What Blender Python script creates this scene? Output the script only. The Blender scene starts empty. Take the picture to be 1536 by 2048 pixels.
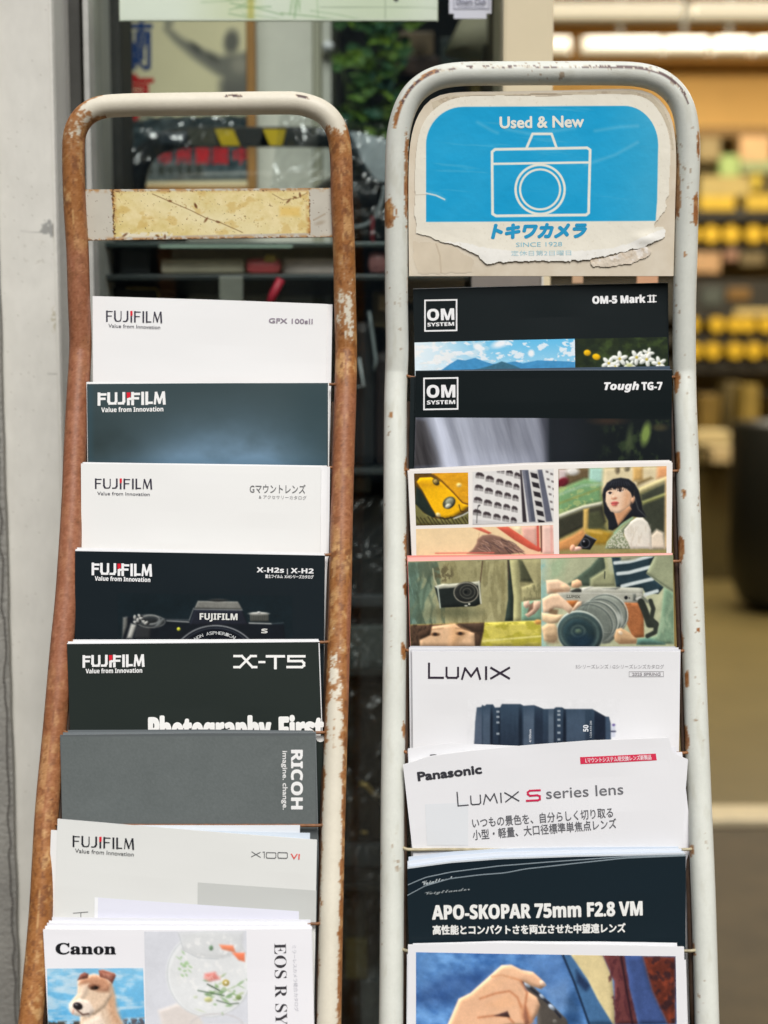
import bpy, bmesh, math, random
import numpy as np
from mathutils import Vector, Matrix

random.seed(7)
SC = bpy.context.scene
COL = SC.collection
PI = math.pi

# ---------------------------------------------------------------- camera, world, sun, exposure
CAM_Z = 1.15
PITCH = math.radians(6.0)
LENS = 50.0
FPX = LENS / 36.0 * 2048.0          # focal length in pixels of the 1536x2048 photograph
cam_data = bpy.data.cameras.new('camera')
cam_data.sensor_fit = 'VERTICAL'
cam_data.sensor_height = 36.0
cam_data.lens = LENS
cam_data.clip_start = 0.05
cam_data.clip_end = 400.0
cam_data.dof.use_dof = True
cam_data.dof.focus_distance = 1.19
cam_data.dof.aperture_fstop = 3.6
cam = bpy.data.objects.new('camera', cam_data)
COL.objects.link(cam)
cam.location = (0, 0, CAM_Z)
cam.rotation_euler = (math.radians(90) - PITCH, 0, 0)
SC.camera = cam

SUN_EL, SUN_AZ = math.radians(52), math.radians(168)   # azimuth from +Y, clockwise seen from above
world = bpy.data.worlds.new('World')
SC.world = world
world.use_nodes = True
wn = world.node_tree
bg = wn.nodes['Background']
sky = wn.nodes.new('ShaderNodeTexSky')
sky.sky_type = 'NISHITA'
sky.sun_disc = False
sky.sun_elevation = SUN_EL
sky.sun_rotation = SUN_AZ
sky.dust_density = 3.0
sky.air_density = 1.0
wn.links.new(sky.outputs[0], bg.inputs[0])
bg.inputs[1].default_value = 0.062
sun_data = bpy.data.lights.new('sun', 'SUN')
sun_data.energy = 3.5
sun_data.angle = math.radians(34)
sun_data.color = (1.0, 0.985, 0.96)
sun = bpy.data.objects.new('sun', sun_data)
COL.objects.link(sun)
sun.location = (-1, -3, 5)
sd = Vector((math.sin(SUN_AZ) * math.cos(SUN_EL), math.cos(SUN_AZ) * math.cos(SUN_EL), math.sin(SUN_EL)))
sun.rotation_euler = sd.to_track_quat('Z', 'Y').to_euler()
SC.view_settings.view_transform = 'Standard'
SC.view_settings.look = 'None'
SC.view_settings.gamma = 1.0
SC.view_settings.use_curve_mapping = False
SC.view_settings.exposure = 0.07

# ---------------------------------------------------------------- pixel measurements -> points in the place
cp, sp_ = math.cos(PITCH), math.sin(PITCH)


def ray(px, py):
    """direction(s) seen at a photo pixel, arrays welcome -> (...,3)"""
    px = np.asarray(px, float)
    py = np.asarray(py, float)
    u = (px - 768.0) / FPX
    v = -(py - 1024.0) / FPX
    return np.stack([u, cp + v * sp_, -sp_ + v * cp], -1)


CAMP = np.array([0, 0, CAM_Z])


def on_plane(px, py, P, N):
    d = ray(px, py)
    t = ((np.asarray(P) - CAMP) @ N) / (d @ N)
    return CAMP + d * t[..., None] if np.ndim(t) else CAMP + d * t


def at(px, py, y):
    """point at distance y in front of the camera seen at a photo pixel"""
    d = ray(px, py)
    return Vector(CAMP + d * (y / d[..., 1]))


def proj(p):
    """photo pixel where a point of the place is seen"""
    x, y, z = p[0], p[1], p[2] - CAM_Z
    d = y * cp - z * sp_
    return (768 + FPX * x / d, 1024 - FPX * (y * sp_ + z * cp) / d)


# ---------------------------------------------------------------- colours and materials
def s2l(c):
    c = np.asarray(c, float) / 255.0
    return np.where(c <= 0.04045, c / 12.92, ((c + 0.055) / 1.055) ** 2.4)


MATS = {}


def mat(name, rgb, rough=0.5, metal=0.0, spec=0.5, noise=0.0, nscale=40.0, bump=0.0, bscale=200.0, coat=0.0, alt=None):
    if name in MATS:
        return MATS[name]
    m = bpy.data.materials.new(name)
    m.use_nodes = True
    nt = m.node_tree
    p = nt.nodes['Principled BSDF']
    lin = tuple(float(v) for v in s2l(rgb)) + (1.0,)
    p.inputs['Base Color'].default_value = lin
    p.inputs['Roughness'].default_value = rough
    p.inputs['Metallic'].default_value = metal
    p.inputs['Specular IOR Level'].default_value = spec
    p.inputs['Coat Weight'].default_value = coat
    if noise or bump:
        tc = nt.nodes.new('ShaderNodeTexCoord')
    if noise:
        n = nt.nodes.new('ShaderNodeTexNoise')
        n.inputs['Scale'].default_value = nscale
        n.inputs['Detail'].default_value = 6
        n.inputs['Roughness'].default_value = 0.65
        nt.links.new(tc.outputs['Object'], n.inputs['Vector'])
        r = nt.nodes.new('ShaderNodeMapRange')
        r.inputs[1].default_value = 0.3
        r.inputs[2].default_value = 0.7
        nt.links.new(n.outputs['Fac'], r.inputs[0])
        mx = nt.nodes.new('ShaderNodeMix')
        mx.data_type = 'RGBA'
        a = alt if alt else tuple(max(0, v * (1 - noise)) for v in rgb)
        mx.inputs[6].default_value = tuple(float(v) for v in s2l(a)) + (1.0,)
        mx.inputs[7].default_value = lin
        nt.links.new(r.outputs[0], mx.inputs[0])
        nt.links.new(mx.outputs[2], p.inputs['Base Color'])
    if bump:
        b = nt.nodes.new('ShaderNodeTexNoise')
        b.inputs['Scale'].default_value = bscale
        b.inputs['Detail'].default_value = 5
        nt.links.new(tc.outputs['Object'], b.inputs['Vector'])
        bn = nt.nodes.new('ShaderNodeBump')
        bn.inputs['Strength'].default_value = bump
        bn.inputs['Distance'].default_value = 0.004
        nt.links.new(b.outputs['Fac'], bn.inputs['Height'])
        nt.links.new(bn.outputs[0], p.inputs['Normal'])
    MATS[name] = m
    return m


def print_mat(name, rough=0.4, bump=0.0, bscale=300.0, spec=0.16):
    """ink or paint whose pattern is stored with the mesh"""
    if name in MATS:
        return MATS[name]
    m = bpy.data.materials.new(name)
    m.use_nodes = True
    nt = m.node_tree
    p = nt.nodes['Principled BSDF']
    a = nt.nodes.new('ShaderNodeAttribute')
    a.attribute_name = 'ink'
    nt.links.new(a.outputs['Color'], p.inputs['Base Color'])
    p.inputs['Roughness'].default_value = rough
    p.inputs['Specular IOR Level'].default_value = spec
    if bump:
        tc = nt.nodes.new('ShaderNodeTexCoord')
        b = nt.nodes.new('ShaderNodeTexNoise')
        b.inputs['Scale'].default_value = bscale
        b.inputs['Detail'].default_value = 5
        nt.links.new(tc.outputs['Object'], b.inputs['Vector'])
        bn = nt.nodes.new('ShaderNodeBump')
        bn.inputs['Strength'].default_value = bump
        bn.inputs['Distance'].default_value = 0.002
        nt.links.new(b.outputs['Fac'], bn.inputs['Height'])
        nt.links.new(bn.outputs[0], p.inputs['Normal'])
    MATS[name] = m
    return m


def glass_mat(name, tint=(245, 250, 248), rough=0.0, ior=1.5, extra=0.0):
    """thin sheet glass or film: clear with a mirror reflection that grows at grazing angles"""
    if name in MATS:
        return MATS[name]
    m = bpy.data.materials.new(name)
    m.use_nodes = True
    nt = m.node_tree
    nt.nodes.remove(nt.nodes['Principled BSDF'])
    out = nt.nodes['Material Output']
    tr = nt.nodes.new('ShaderNodeBsdfTransparent')
    tr.inputs[0].default_value = tuple(float(v) for v in s2l(tint)) + (1.0,)
    gl = nt.nodes.new('ShaderNodeBsdfGlossy')
    gl.inputs['Roughness'].default_value = rough
    fr = nt.nodes.new('ShaderNodeFresnel')
    geo = nt.nodes.new('ShaderNodeNewGeometry')
    io = nt.nodes.new('ShaderNodeMapRange')      # a thin sheet: same reflection from either side
    io.inputs[3].default_value = ior
    io.inputs[4].default_value = 1.0 / ior
    nt.links.new(geo.outputs['Backfacing'], io.inputs[0])
    nt.links.new(io.outputs[0], fr.inputs['IOR'])
    ad = nt.nodes.new('ShaderNodeMath')
    ad.operation = 'ADD'
    ad.use_clamp = True
    ad.inputs[1].default_value = extra
    nt.links.new(fr.outputs[0], ad.inputs[0])
    mx = nt.nodes.new('ShaderNodeMixShader')
    nt.links.new(ad.outputs[0], mx.inputs[0])
    nt.links.new(tr.outputs[0], mx.inputs[1])
    nt.links.new(gl.outputs[0], mx.inputs[2])
    nt.links.new(mx.outputs[0], out.inputs['Surface'])
    MATS[name] = m
    return m


def emit_mat(name, rgb, strength):
    if name in MATS:
        return MATS[name]
    m = bpy.data.materials.new(name)
    m.use_nodes = True
    p = m.node_tree.nodes['Principled BSDF']
    p.inputs['Base Color'].default_value = (0.8, 0.8, 0.8, 1)
    p.inputs['Emission Color'].default_value = tuple(float(v) for v in s2l(rgb)) + (1.0,)
    p.inputs['Emission Strength'].default_value = strength
    MATS[name] = m
    return m


def ink(rgb):
    return mat('ink_%02x%02x%02x' % tuple(int(v) for v in rgb), rgb, rough=0.45, spec=0.15)


def paper(rgb, rough=0.42):
    return mat('paper_%02x%02x%02x' % tuple(int(v) for v in rgb), rgb, rough=rough, spec=0.16)


# ---------------------------------------------------------------- object helpers
def tag(o, label=None, cat=None, group=None, kind=None):
    for k, v in (('label', label), ('category', cat), ('group', group), ('kind', kind)):
        if v:
            o[k] = v
    return o


def empty(name, loc, label, cat, group=None):
    o = bpy.data.objects.new(name, None)
    o.empty_display_size = 0.05
    COL.objects.link(o)
    o.location = loc
    bpy.context.view_layer.update()
    return tag(o, label, cat, group)


def link_mesh(name, me, material=None, parent=None):
    o = bpy.data.objects.new(name, me)
    COL.objects.link(o)
    if material is not None:
        me.materials.append(material)
    if parent is not None:
        o.parent = parent
        o.matrix_parent_inverse = parent.matrix_world.inverted()
    return o


def mesh_np(name, verts, faces, material, parent=None, colours=None, smooth=False):
    me = bpy.data.meshes.new(name)
    me.from_pydata([tuple(v) for v in np.asarray(verts).tolist()], [], [tuple(f) for f in (faces.tolist() if hasattr(faces, 'tolist') else faces)])
    if colours is not None:
        ca = me.color_attributes.new('ink', 'FLOAT_COLOR', 'POINT')
        lin = s2l(np.clip(colours, 0, 255))
        ca.data.foreach_set('color', np.concatenate([lin, np.ones((len(lin), 1))], 1).astype(np.float32).ravel())
    if smooth:
        me.polygons.foreach_set('use_smooth', np.ones(len(me.polygons), bool))
    me.update()
    return link_mesh(name, me, material, parent)


def bm_obj(name, bm, material, parent=None, smooth=False):
    me = bpy.data.meshes.new(name)
    bmesh.ops.recalc_face_normals(bm, faces=bm.faces)
    bm.to_mesh(me)
    bm.free()
    if smooth:
        for p in me.polygons:
            p.use_smooth = True
    return link_mesh(name, me, material, parent)


def add_box(bm, lo, hi, bev=0.0):
    c = [(a + b) / 2 for a, b in zip(lo, hi)]
    s = [max(abs(b - a), 1e-5) for a, b in zip(lo, hi)]
    r = bmesh.ops.create_cube(bm, size=1.0)
    vs = r['verts']
    bmesh.ops.scale(bm, vec=s, verts=vs)
    bmesh.ops.translate(bm, vec=c, verts=vs)
    if bev:
        es = list({e for v in vs for e in v.link_edges})
        bmesh.ops.bevel(bm, geom=es, offset=min(bev, min(s) * 0.45), segments=2, affect='EDGES', profile=0.6)
    return vs


def box(name, lo, hi, material, parent=None, bev=0.0):
    bm = bmesh.new()
    add_box(bm, lo, hi, bev)
    return bm_obj(name, bm, material, parent)


def grid_faces(ny, nx, off=0):
    i = np.arange(ny - 1)[:, None] * nx + np.arange(nx - 1)[None, :] + off
    return np.stack([i, i + nx, i + nx + 1, i + 1], -1).reshape(-1, 4)


def tube_mesh(pts, r, seg=12, closed_ends=True, ref=None):
    """verts, faces of a round bar along 3D points"""
    P = np.asarray([tuple(p) for p in pts], float)
    n = len(P)
    T = np.gradient(P, axis=0)
    T /= np.linalg.norm(T, axis=1)[:, None] + 1e-12
    if ref is None:
        ref = np.array([0.0, -1.0, 0.0])
        if abs(T[0] @ ref) > 0.9:
            ref = np.array([0.0, 0, 1.0])
    V = []
    nv = np.asarray(ref, float)
    rr = np.broadcast_to(np.asarray(r, float), (n,))
    ang = np.arange(seg) / seg * 2 * PI
    for k in range(n):
        a = nv - T[k] * (nv @ T[k])
        a /= np.linalg.norm(a) + 1e-12
        b = np.cross(T[k], a)
        V.append(P[k] + rr[k] * (np.cos(ang)[:, None] * a + np.sin(ang)[:, None] * b))
        if ref is None:
            nv = a
    V = np.concatenate(V)
    F = []
    for k in range(n - 1):
        for j in range(seg):
            j2 = (j + 1) % seg
            F.append((k * seg + j, k * seg + j2, (k + 1) * seg + j2, (k + 1) * seg + j))
    if closed_ends:
        F.append(tuple(range(seg - 1, -1, -1)))
        F.append(tuple(range((n - 1) * seg, n * seg)))
    return V, F


def tube(name, pts, r, material, parent=None, seg=12):
    V, F = tube_mesh(pts, r, seg)
    return mesh_np(name, V, F, material, parent, smooth=True)


def catmull(pts, step):
    P = np.asarray(pts, float)
    P = np.concatenate([[2 * P[0] - P[1]], P, [2 * P[-1] - P[-2]]])
    out = []
    for i in range(1, len(P) - 2):
        L = np.linalg.norm(P[i + 1] - P[i])
        m = max(2, int(L / step))
        t = np.arange(m)[:, None] / m
        p0, p1, p2, p3 = P[i - 1], P[i], P[i + 1], P[i + 2]
        # centripetal-ish tangents scaled to the segment so uneven spacing does not overshoot
        d1 = (p2 - p0) / (np.linalg.norm(p2 - p1) + np.linalg.norm(p1 - p0)) * L
        d2 = (p3 - p1) / (np.linalg.norm(p3 - p2) + np.linalg.norm(p2 - p1)) * L
        h = (2 * t**3 - 3 * t**2 + 1) * p1 + (t**3 - 2 * t**2 + t) * d1 + (-2 * t**3 + 3 * t**2) * p2 + (t**3 - t**2) * d2
        out.append(h)
    out.append(P[-2][None])
    return np.concatenate(out)


# ---------------------------------------------------------------- printed pictures
def vnoise(x, y, seed=0):
    xi, yi = np.floor(x), np.floor(y)
    fx, fy = x - xi, y - yi
    fx, fy = fx * fx * (3 - 2 * fx), fy * fy * (3 - 2 * fy)

    def h(a, b):
        v = np.sin(a * 127.1 + b * 311.7 + seed * 74.7) * 43758.5453
        return v - np.floor(v)
    return (h(xi, yi) * (1 - fx) + h(xi + 1, yi) * fx) * (1 - fy) + (h(xi, yi + 1) * (1 - fx) + h(xi + 1, yi + 1) * fx) * fy


def fbm(x, y, seed=0, oct=4):
    a, t, s = 0.5, 0.0, 0.0
    for o in range(oct):
        c_, s_ = math.cos(0.6 + 1.1 * o), math.sin(0.6 + 1.1 * o)
        s = s + a * vnoise((x * c_ - y * s_) * 2**o, (x * s_ + y * c_) * 2**o, seed + o * 3)
        t += a
        a *= 0.55
    return s / t


def sstep(a, b, x):
    t = np.clip((x - a) / (b - a + 1e-12), 0, 1)
    return t * t * (3 - 2 * t)


class Art:
    """a printed picture: colours over points X, Y measured in photo pixels"""

    def __init__(self, X, Y, base=(255, 255, 255)):
        self.X, self.Y = X, Y
        self.vol = None
        self.C = np.empty(X.shape + (3,))
        self.C[:] = base

    def put(self, m, c, a=1.0):
        m = np.clip(m, 0, 1) * a
        self.C += (np.asarray(c, float) - self.C) * m[..., None]
        return self

    def blur(self, A, px):
        """cheap soft blur of a map by about px photo pixels"""
        st = max(0.3, float(np.hypot(self.X[0, 1] - self.X[0, 0], self.Y[0, 1] - self.Y[0, 0])))
        r = max(1, int(px / st))
        for _ in range(2):
            for ax in (0, 1):
                n = A.shape[ax]
                k = min(r, max(1, n // 2 - 1))
                P = np.concatenate([np.repeat(np.take(A, [0], ax), k + 1, ax), A, np.repeat(np.take(A, [-1], ax), k, ax)], ax)
                c = np.cumsum(P, ax)
                A = (np.take(c, np.arange(2 * k + 1, 2 * k + 1 + n), ax) - np.take(c, np.arange(0, n), ax)) / (2 * k + 1)
        return A

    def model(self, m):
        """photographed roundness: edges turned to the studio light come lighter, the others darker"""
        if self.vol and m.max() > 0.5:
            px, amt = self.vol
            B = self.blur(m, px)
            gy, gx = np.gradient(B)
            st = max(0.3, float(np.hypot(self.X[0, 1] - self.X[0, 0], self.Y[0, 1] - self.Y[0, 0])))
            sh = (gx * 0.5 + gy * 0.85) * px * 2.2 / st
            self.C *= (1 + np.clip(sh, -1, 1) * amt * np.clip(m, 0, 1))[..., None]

    def finish(self, soft=0.8, amp=7.0, seed=1):
        for c in range(3):
            self.C[..., c] = self.blur(self.C[..., c], soft) * 0.6 + self.C[..., c] * 0.4
        g = (fbm(self.X / 30, self.Y / 30, seed, 3) - 0.5) * 2 + (fbm(self.X / 7, self.Y / 7, seed + 3, 3) - 0.5) * 1.6 + (fbm(self.X / 2.2, self.Y / 2.2, seed + 7, 2) - 0.5)
        L = self.C.mean(-1) / 255
        self.C *= (1 + g * amp / 100 * (1.25 - L))[..., None]
        return self

    def m_poly(self, pts, soft=1.5):
        X, Y = self.X, self.Y
        d = np.full(X.shape, 1e9)
        ins = np.zeros(X.shape, bool)
        n = len(pts)
        for i in range(n):
            x0, y0 = pts[i]
            x1, y1 = pts[(i + 1) % n]
            ex, ey = x1 - x0, y1 - y0
            t = np.clip(((X - x0) * ex + (Y - y0) * ey) / (ex * ex + ey * ey + 1e-9), 0, 1)
            d = np.minimum(d, np.hypot(X - x0 - t * ex, Y - y0 - t * ey))
            c = (y0 > Y) != (y1 > Y)
            with np.errstate(divide='ignore', invalid='ignore'):
                ins ^= c & (X < ex * (Y - y0) / (ey if ey else 1e-9) + x0)
        return np.clip(0.5 + np.where(ins, d, -d) / soft, 0, 1)

    def m_line(self, pts, w, soft=1.2):
        X, Y = self.X, self.Y
        d = np.full(X.shape, 1e9)
        for (x0, y0), (x1, y1) in zip(pts[:-1], pts[1:]):
            ex, ey = x1 - x0, y1 - y0
            t = np.clip(((X - x0) * ex + (Y - y0) * ey) / (ex * ex + ey * ey + 1e-9), 0, 1)
            d = np.minimum(d, np.hypot(X - x0 - t * ex, Y - y0 - t * ey))
        return np.clip(0.5 + (w / 2 - d) / soft, 0, 1)

    def m_ell(self, cx, cy, rx, ry, rot=0.0, soft=1.5):
        c, s = math.cos(rot), math.sin(rot)
        dx, dy = self.X - cx, self.Y - cy
        u, v = (dx * c + dy * s) / rx, (-dx * s + dy * c) / ry
        return np.clip(0.5 + (1 - np.hypot(u, v)) * min(rx, ry) / soft, 0, 1)

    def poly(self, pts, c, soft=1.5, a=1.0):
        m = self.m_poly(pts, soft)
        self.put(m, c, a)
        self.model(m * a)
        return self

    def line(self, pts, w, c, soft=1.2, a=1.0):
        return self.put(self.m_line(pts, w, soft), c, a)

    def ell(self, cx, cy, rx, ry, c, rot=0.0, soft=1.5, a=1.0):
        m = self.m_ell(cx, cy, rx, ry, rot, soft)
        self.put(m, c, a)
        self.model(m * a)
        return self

    def ring(self, cx, cy, r, w, c, soft=1.2, ry=None, rot=0.0, a=1.0):
        ry = ry or r
        m = self.m_ell(cx, cy, r + w / 2, ry + w / 2, rot, soft) * (1 - self.m_ell(cx, cy, r - w / 2, ry - w / 2, rot, soft))
        return self.put(m, c, a)

    def rect(self, x0, y0, x1, y1, c, soft=1.2, a=1.0):
        return self.poly([(x0, y0), (x1, y0), (x1, y1), (x0, y1)], c, soft, a)

    def grain(self, scale, amp, seed=0, m=1.0, sx=1.0, sy=1.0):
        n = fbm(self.X / scale * sx, self.Y / scale * sy, seed) - 0.5
        self.C += (n * 2 * amp * m)[..., None]
        return self


# ---------------------------------------------------------------- lettering
GLYPH = {}


def glyphs(body, thin=0.0):
    """flat mesh of a line of writing: x from 0 to 1 over its length, y in cap heights"""
    if (body, thin) in GLYPH:
        return GLYPH[(body, thin)]
    cu = bpy.data.curves.new('writing', 'FONT')
    cu.body = body
    cu.size = 1.0
    cu.offset = -thin
    cu.resolution_u = 3
    o = bpy.data.objects.new('writing', cu)
    COL.objects.link(o)
    dg = bpy.context.evaluated_depsgraph_get()
    me = bpy.data.meshes.new_from_object(o.evaluated_get(dg))
    v = np.empty(len(me.vertices) * 3)
    me.vertices.foreach_get('co', v)
    v = v.reshape(-1, 3)[:, :2].copy()
    f = [tuple(p.vertices) for p in me.polygons]
    bpy.data.objects.remove(o)
    bpy.data.curves.remove(cu)
    bpy.data.meshes.remove(me)
    x0, x1 = v[:, 0].min(), v[:, 0].max()
    v[:, 0] = (v[:, 0] - x0) / (x1 - x0)
    v[:, 1] /= 0.714
    GLYPH[(body, thin)] = (v, f)
    return v, f


def alpha(s, U, L, D=None):
    return ''.join(chr(U + ord(c) - 65) if 'A' <= c <= 'Z' else chr(L + ord(c) - 97) if 'a' <= c <= 'z' else (chr(D + ord(c) - 48) if D and '0' <= c <= '9' else c) for c in s)


def bold(s):
    return alpha(s, 0x1D5D4, 0x1D5EE, 0x1D7EC)


def bold_italic(s):
    return alpha(s, 0x1D63C, 0x1D656, 0x1D7EC)


def serif(s):
    return alpha(s, 0x1D400, 0x1D41A)


def script(s):
    return alpha(s, 0x1D4D0, 0x1D4EA)


def writing(surf, name, body, p0, p1, cap, rgb, fat=0.0, shear=0.0, lift=0.00035, parent=None, thin=0.0):
    """body written on a surface from pixel p0 to p1 along its base line"""
    v, f = glyphs(body, thin)
    p0, p1 = np.array(p0, float), np.array(p1, float)
    d = p1 - p0
    u = d / np.linalg.norm(d)
    up = np.array([u[1], -u[0]])
    offs = [(0, 0)] if fat <= 0 else [(0, 0)] + [(fat * math.cos(a), fat * math.sin(a)) for a in np.arange(8) / 8 * 2 * PI]
    V, F = [], []
    for k, (ox, oy) in enumerate(offs):
        q = p0 + v[:, :1] * d + (v[:, 1:] * cap) * (up + u * shear) + np.array([ox, oy])
        w = surf.pt(q[:, 0], q[:, 1], (lift(q[:, 0], q[:, 1]) if callable(lift) else lift) + k * 1.2e-5)
        b = sum(len(x) for x in V)
        V.append(w)
        F += [tuple(i + b for i in t) for t in f]
    return mesh_np(name, np.concatenate(V), F, ink(rgb), parent or surf.obj)


def flat_shape(surf, name, polys, rgb, lift=0.0003, parent=None):
    V, F = [], []
    for k, poly in enumerate(polys):
        q = np.array(poly, float)
        w = surf.pt(q[:, 0], q[:, 1], lift + k * 1e-5)
        b = len(V)
        V += list(w)
        F.append(tuple(range(b, b + len(w))))
    return mesh_np(name, np.array(V), F, ink(rgb), parent or surf.obj)


def block(surf, name, quad, rgb, lift=0.0002):
    """a plain printed area that follows the sheet's bend"""
    return picture(surf, name, quad, lambda a: a.put(np.ones_like(a.X), rgb), step=14, lift=lift)


def strip(pts, w):
    """outline polygons of a stroked polyline in pixels"""
    out = []
    for (x0, y0), (x1, y1) in zip(pts[:-1], pts[1:]):
        L = math.hypot(x1 - x0, y1 - y0)
        tx, ty = (x1 - x0) / L, (y1 - y0) / L
        a, b = -ty * w / 2, tx * w / 2
        ex, ey = tx * w * 0.45, ty * w * 0.45
        out.append([(x0 - ex + a, y0 - ey + b), (x1 + ex + a, y1 + ey + b), (x1 + ex - a, y1 + ey - b), (x0 - ex - a, y0 - ey - b)])
    return out


def picture(surf, name, quad, paint, step=1.5, lift=0.00018, parent=None, keep=None, bend=None, rough=0.4):
    (ax, ay), (bx, by), (cx, cy), (dx, dy) = quad
    nx = max(3, int(max(math.hypot(bx - ax, by - ay), math.hypot(cx - dx, cy - dy)) / step) + 1)
    ny = max(3, int(max(math.hypot(dx - ax, dy - ay), math.hypot(cx - bx, cy - by)) / step) + 1)
    S, T = np.meshgrid(np.linspace(0, 1, nx), np.linspace(0, 1, ny))
    X = (ax * (1 - S) + bx * S) * (1 - T) + (dx * (1 - S) + cx * S) * T
    Y = (ay * (1 - S) + by * S) * (1 - T) + (dy * (1 - S) + cy * S) * T
    art = Art(X, Y)
    paint(art)
    lf = lift if bend is None else lift + bend(X, Y)
    W = surf.pt(X.ravel(), Y.ravel(), lf if np.ndim(lf) == 0 else lf.ravel())
    F = grid_faces(ny, nx)
    if keep is not None:
        k = keep(art).ravel() > 0.5
        F = F[k[F].all(1)]
    return mesh_np(name, W, F, print_mat('printed_ink_%d' % int(rough * 100), rough), parent or surf.obj, colours=art.C.reshape(-1, 3))


class Surf:
    """a flat surface in the place that printing is measured onto"""

    def __init__(self, P, N):
        self.P, self.N = np.array(P, float), np.array(N, float) / np.linalg.norm(N)
        self.obj = None
        self.bow = None

    def pt(self, X, Y, lift=0.0):
        p = on_plane(X, Y, self.P, self.N)
        l = np.asarray(lift, float)
        if self.bow is not None:
            l = l + self.bow(np.asarray(X, float), np.asarray(Y, float))
        return p + (l[..., None] if l.ndim else l) * self.N


def at_ground(px, py):
    d = ray(px, py)
    return Vector(CAMP + d * (-CAM_Z / d[2]))


# ================================================================ SETTING
WARM = mat('warm_wall_paint', (222, 186, 120), 0.7, noise=0.06, nscale=3)
DARK = mat('dark_panel', (30, 34, 35), 0.5, noise=0.3, nscale=6)
STEEL = mat('brushed_aluminium', (196, 196, 190), 0.45, metal=0.25, noise=0.12, nscale=30)
STEEL_D = mat('dark_anodised', (84, 84, 80), 0.4, metal=0.2, noise=0.2, nscale=20)
BLACK = mat('black_plastic', (18, 20, 22), 0.4)
WHITE = mat('white_laminate', (214, 212, 204), 0.45, noise=0.04, nscale=5)

SILL_Y = at_ground(1450, 1652).y
tag(box('pavement', (-30, -30, -0.2), (30, 12, 0.0), mat('brown_paving', (76, 65, 44), 0.8, noise=0.2, nscale=9, bump=0.3)), kind='structure')
tag(box('shop_floor', (-1.2, SILL_Y, 0.002), (4.2, 9.6, 0.012), mat('beige_vinyl_floor', (104, 92, 56), 0.35, noise=0.1, nscale=4)), kind='structure')
th = box('door_sill', (0.2, SILL_Y - 0.01, 0.0), (4.2, SILL_Y + 0.11, 0.02), mat('worn_sill', (196, 182, 148), 0.4, noise=0.1), bev=0.004)
tag(th, 'pale beige sill strip along the edge of the shop floor', 'door sill')

FY = 1.42       # distance of the shop front
xe = at(115, 450, FY).x
xc = at(15, 1000, FY).x


def plaster(name, rgb, dark, scale, bump):
    m = mat(name, rgb, 0.75, noise=0.12, nscale=scale, bump=bump, bscale=scale * 14, alt=dark)
    return m


# white painted post: front face painted with its own scuffs, built as one block
sf = Surf((0, FY - 0.0004, 0), (0, -1, 0))
pp = empty('painted_post', (xe - 0.1, FY, 0), 'white painted plaster post with a chipped nick, beside the rusty rack', 'wall post')
bm = bmesh.new()
add_box(bm, (xc - 0.02, FY, 0.0), (xe, FY + 0.3, 4.2), 0.006)
bm_obj('post_body', bm, plaster('white_plaster', (218, 216, 207), (206, 204, 196), 9, 0.12), pp)
sf.obj = pp


def paint_post(a):
    a.C[:] = (218, 216, 207)
    a.grain(60, 7, 3)
    a.grain(9, 4, 5, sy=0.4)
    n = fbm(a.X / 7, a.Y / 7, 11)
    m = a.m_ell(98, 456, 17, 16, 0, 10)
    a.put(sstep(0.42, 0.6, n + (m - 0.6) * 0.5) * (m > 0), (150, 150, 146), 0.9)
    a.put(a.m_ell(112, 462, 5, 22, 0, 5) * sstep(0.35, 0.5, n), (122, 112, 88))
    a.line([(42, 463), (84, 464)], 1.6, (140, 138, 132), 1.5, 0.8)
    a.put(a.m_ell(70, 505, 22, 22, 0, 20) * sstep(0.62, 0.7, n), (165, 160, 145), 0.7)
    a.put(a.m_ell(113, 625, 9, 22, 0, 6) * sstep(0.4, 0.55, n), (226, 224, 218))
    a.put(a.m_ell(109, 640, 6, 20, 0, 8) * sstep(0.5, 0.6, fbm(a.X / 4, a.Y / 4, 3)), (160, 150, 118), 0.7)
    a.put(a.m_ell(113, 330, 4, 35, 0, 4) * sstep(0.42, 0.55, n), (176, 166, 140), 0.8)
    a.line([(95, 747), (117, 748)], 2.0, (150, 148, 138), 2, 0.7)
    n2 = fbm(a.X / 2.2, a.Y / 2.2, 21)
    a.put(sstep(0.79, 0.83, n2), (150, 145, 130), 0.5)
    a.put(a.m_ell(120, 500, 3, 200, 0, 3) * sstep(0.5, 0.62, n), (236, 232, 222), 0.8)


ztop, zbot = at(768, -40, FY).z, at(768, 2090, FY).z
picture(sf, 'post_paint', [proj((xc - 0.01, FY, ztop)), proj((xe - 0.004, FY, ztop)), proj((xe - 0.004, FY, zbot)), proj((xc - 0.01, FY, zbot))], paint_post, step=2.6, rough=70)

sw = Surf((0, FY - 0.016, 0), (0, -1, 0))
st = empty('stucco_wall', (xc - 0.5, FY, 0), 'rough grey stucco wall with a crack beside the white post', 'wall')
bm = bmesh.new()
nzz, nxx = 240, 14
V, F = [], []
for k in range(nzz):
    z = 4.2 * k / (nzz - 1)
    e = xc + 0.003 * (fbm(np.array(z * 30.0), np.array(0.3), 4) - 0.5)
    for j in range(nxx):
        x = (xc - 1.2) + (e - (xc - 1.2)) * (j / (nxx - 1)) ** 0.4
        V.append((x, FY - 0.015 + (0.004 if j == nxx - 1 else 0.0), z))
b0 = len(V)
F = [tuple(int(i) for i in f)[::-1] for f in grid_faces(nzz, nxx)]
for k in range(nzz):
    V.append((V[k * nxx + nxx - 1][0], FY + 0.05, V[k * nxx][2]))
for k in range(nzz - 1):
    F.append((k * nxx + nxx - 1, b0 + k, b0 + k + 1, (k + 1) * nxx + nxx - 1))
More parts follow.
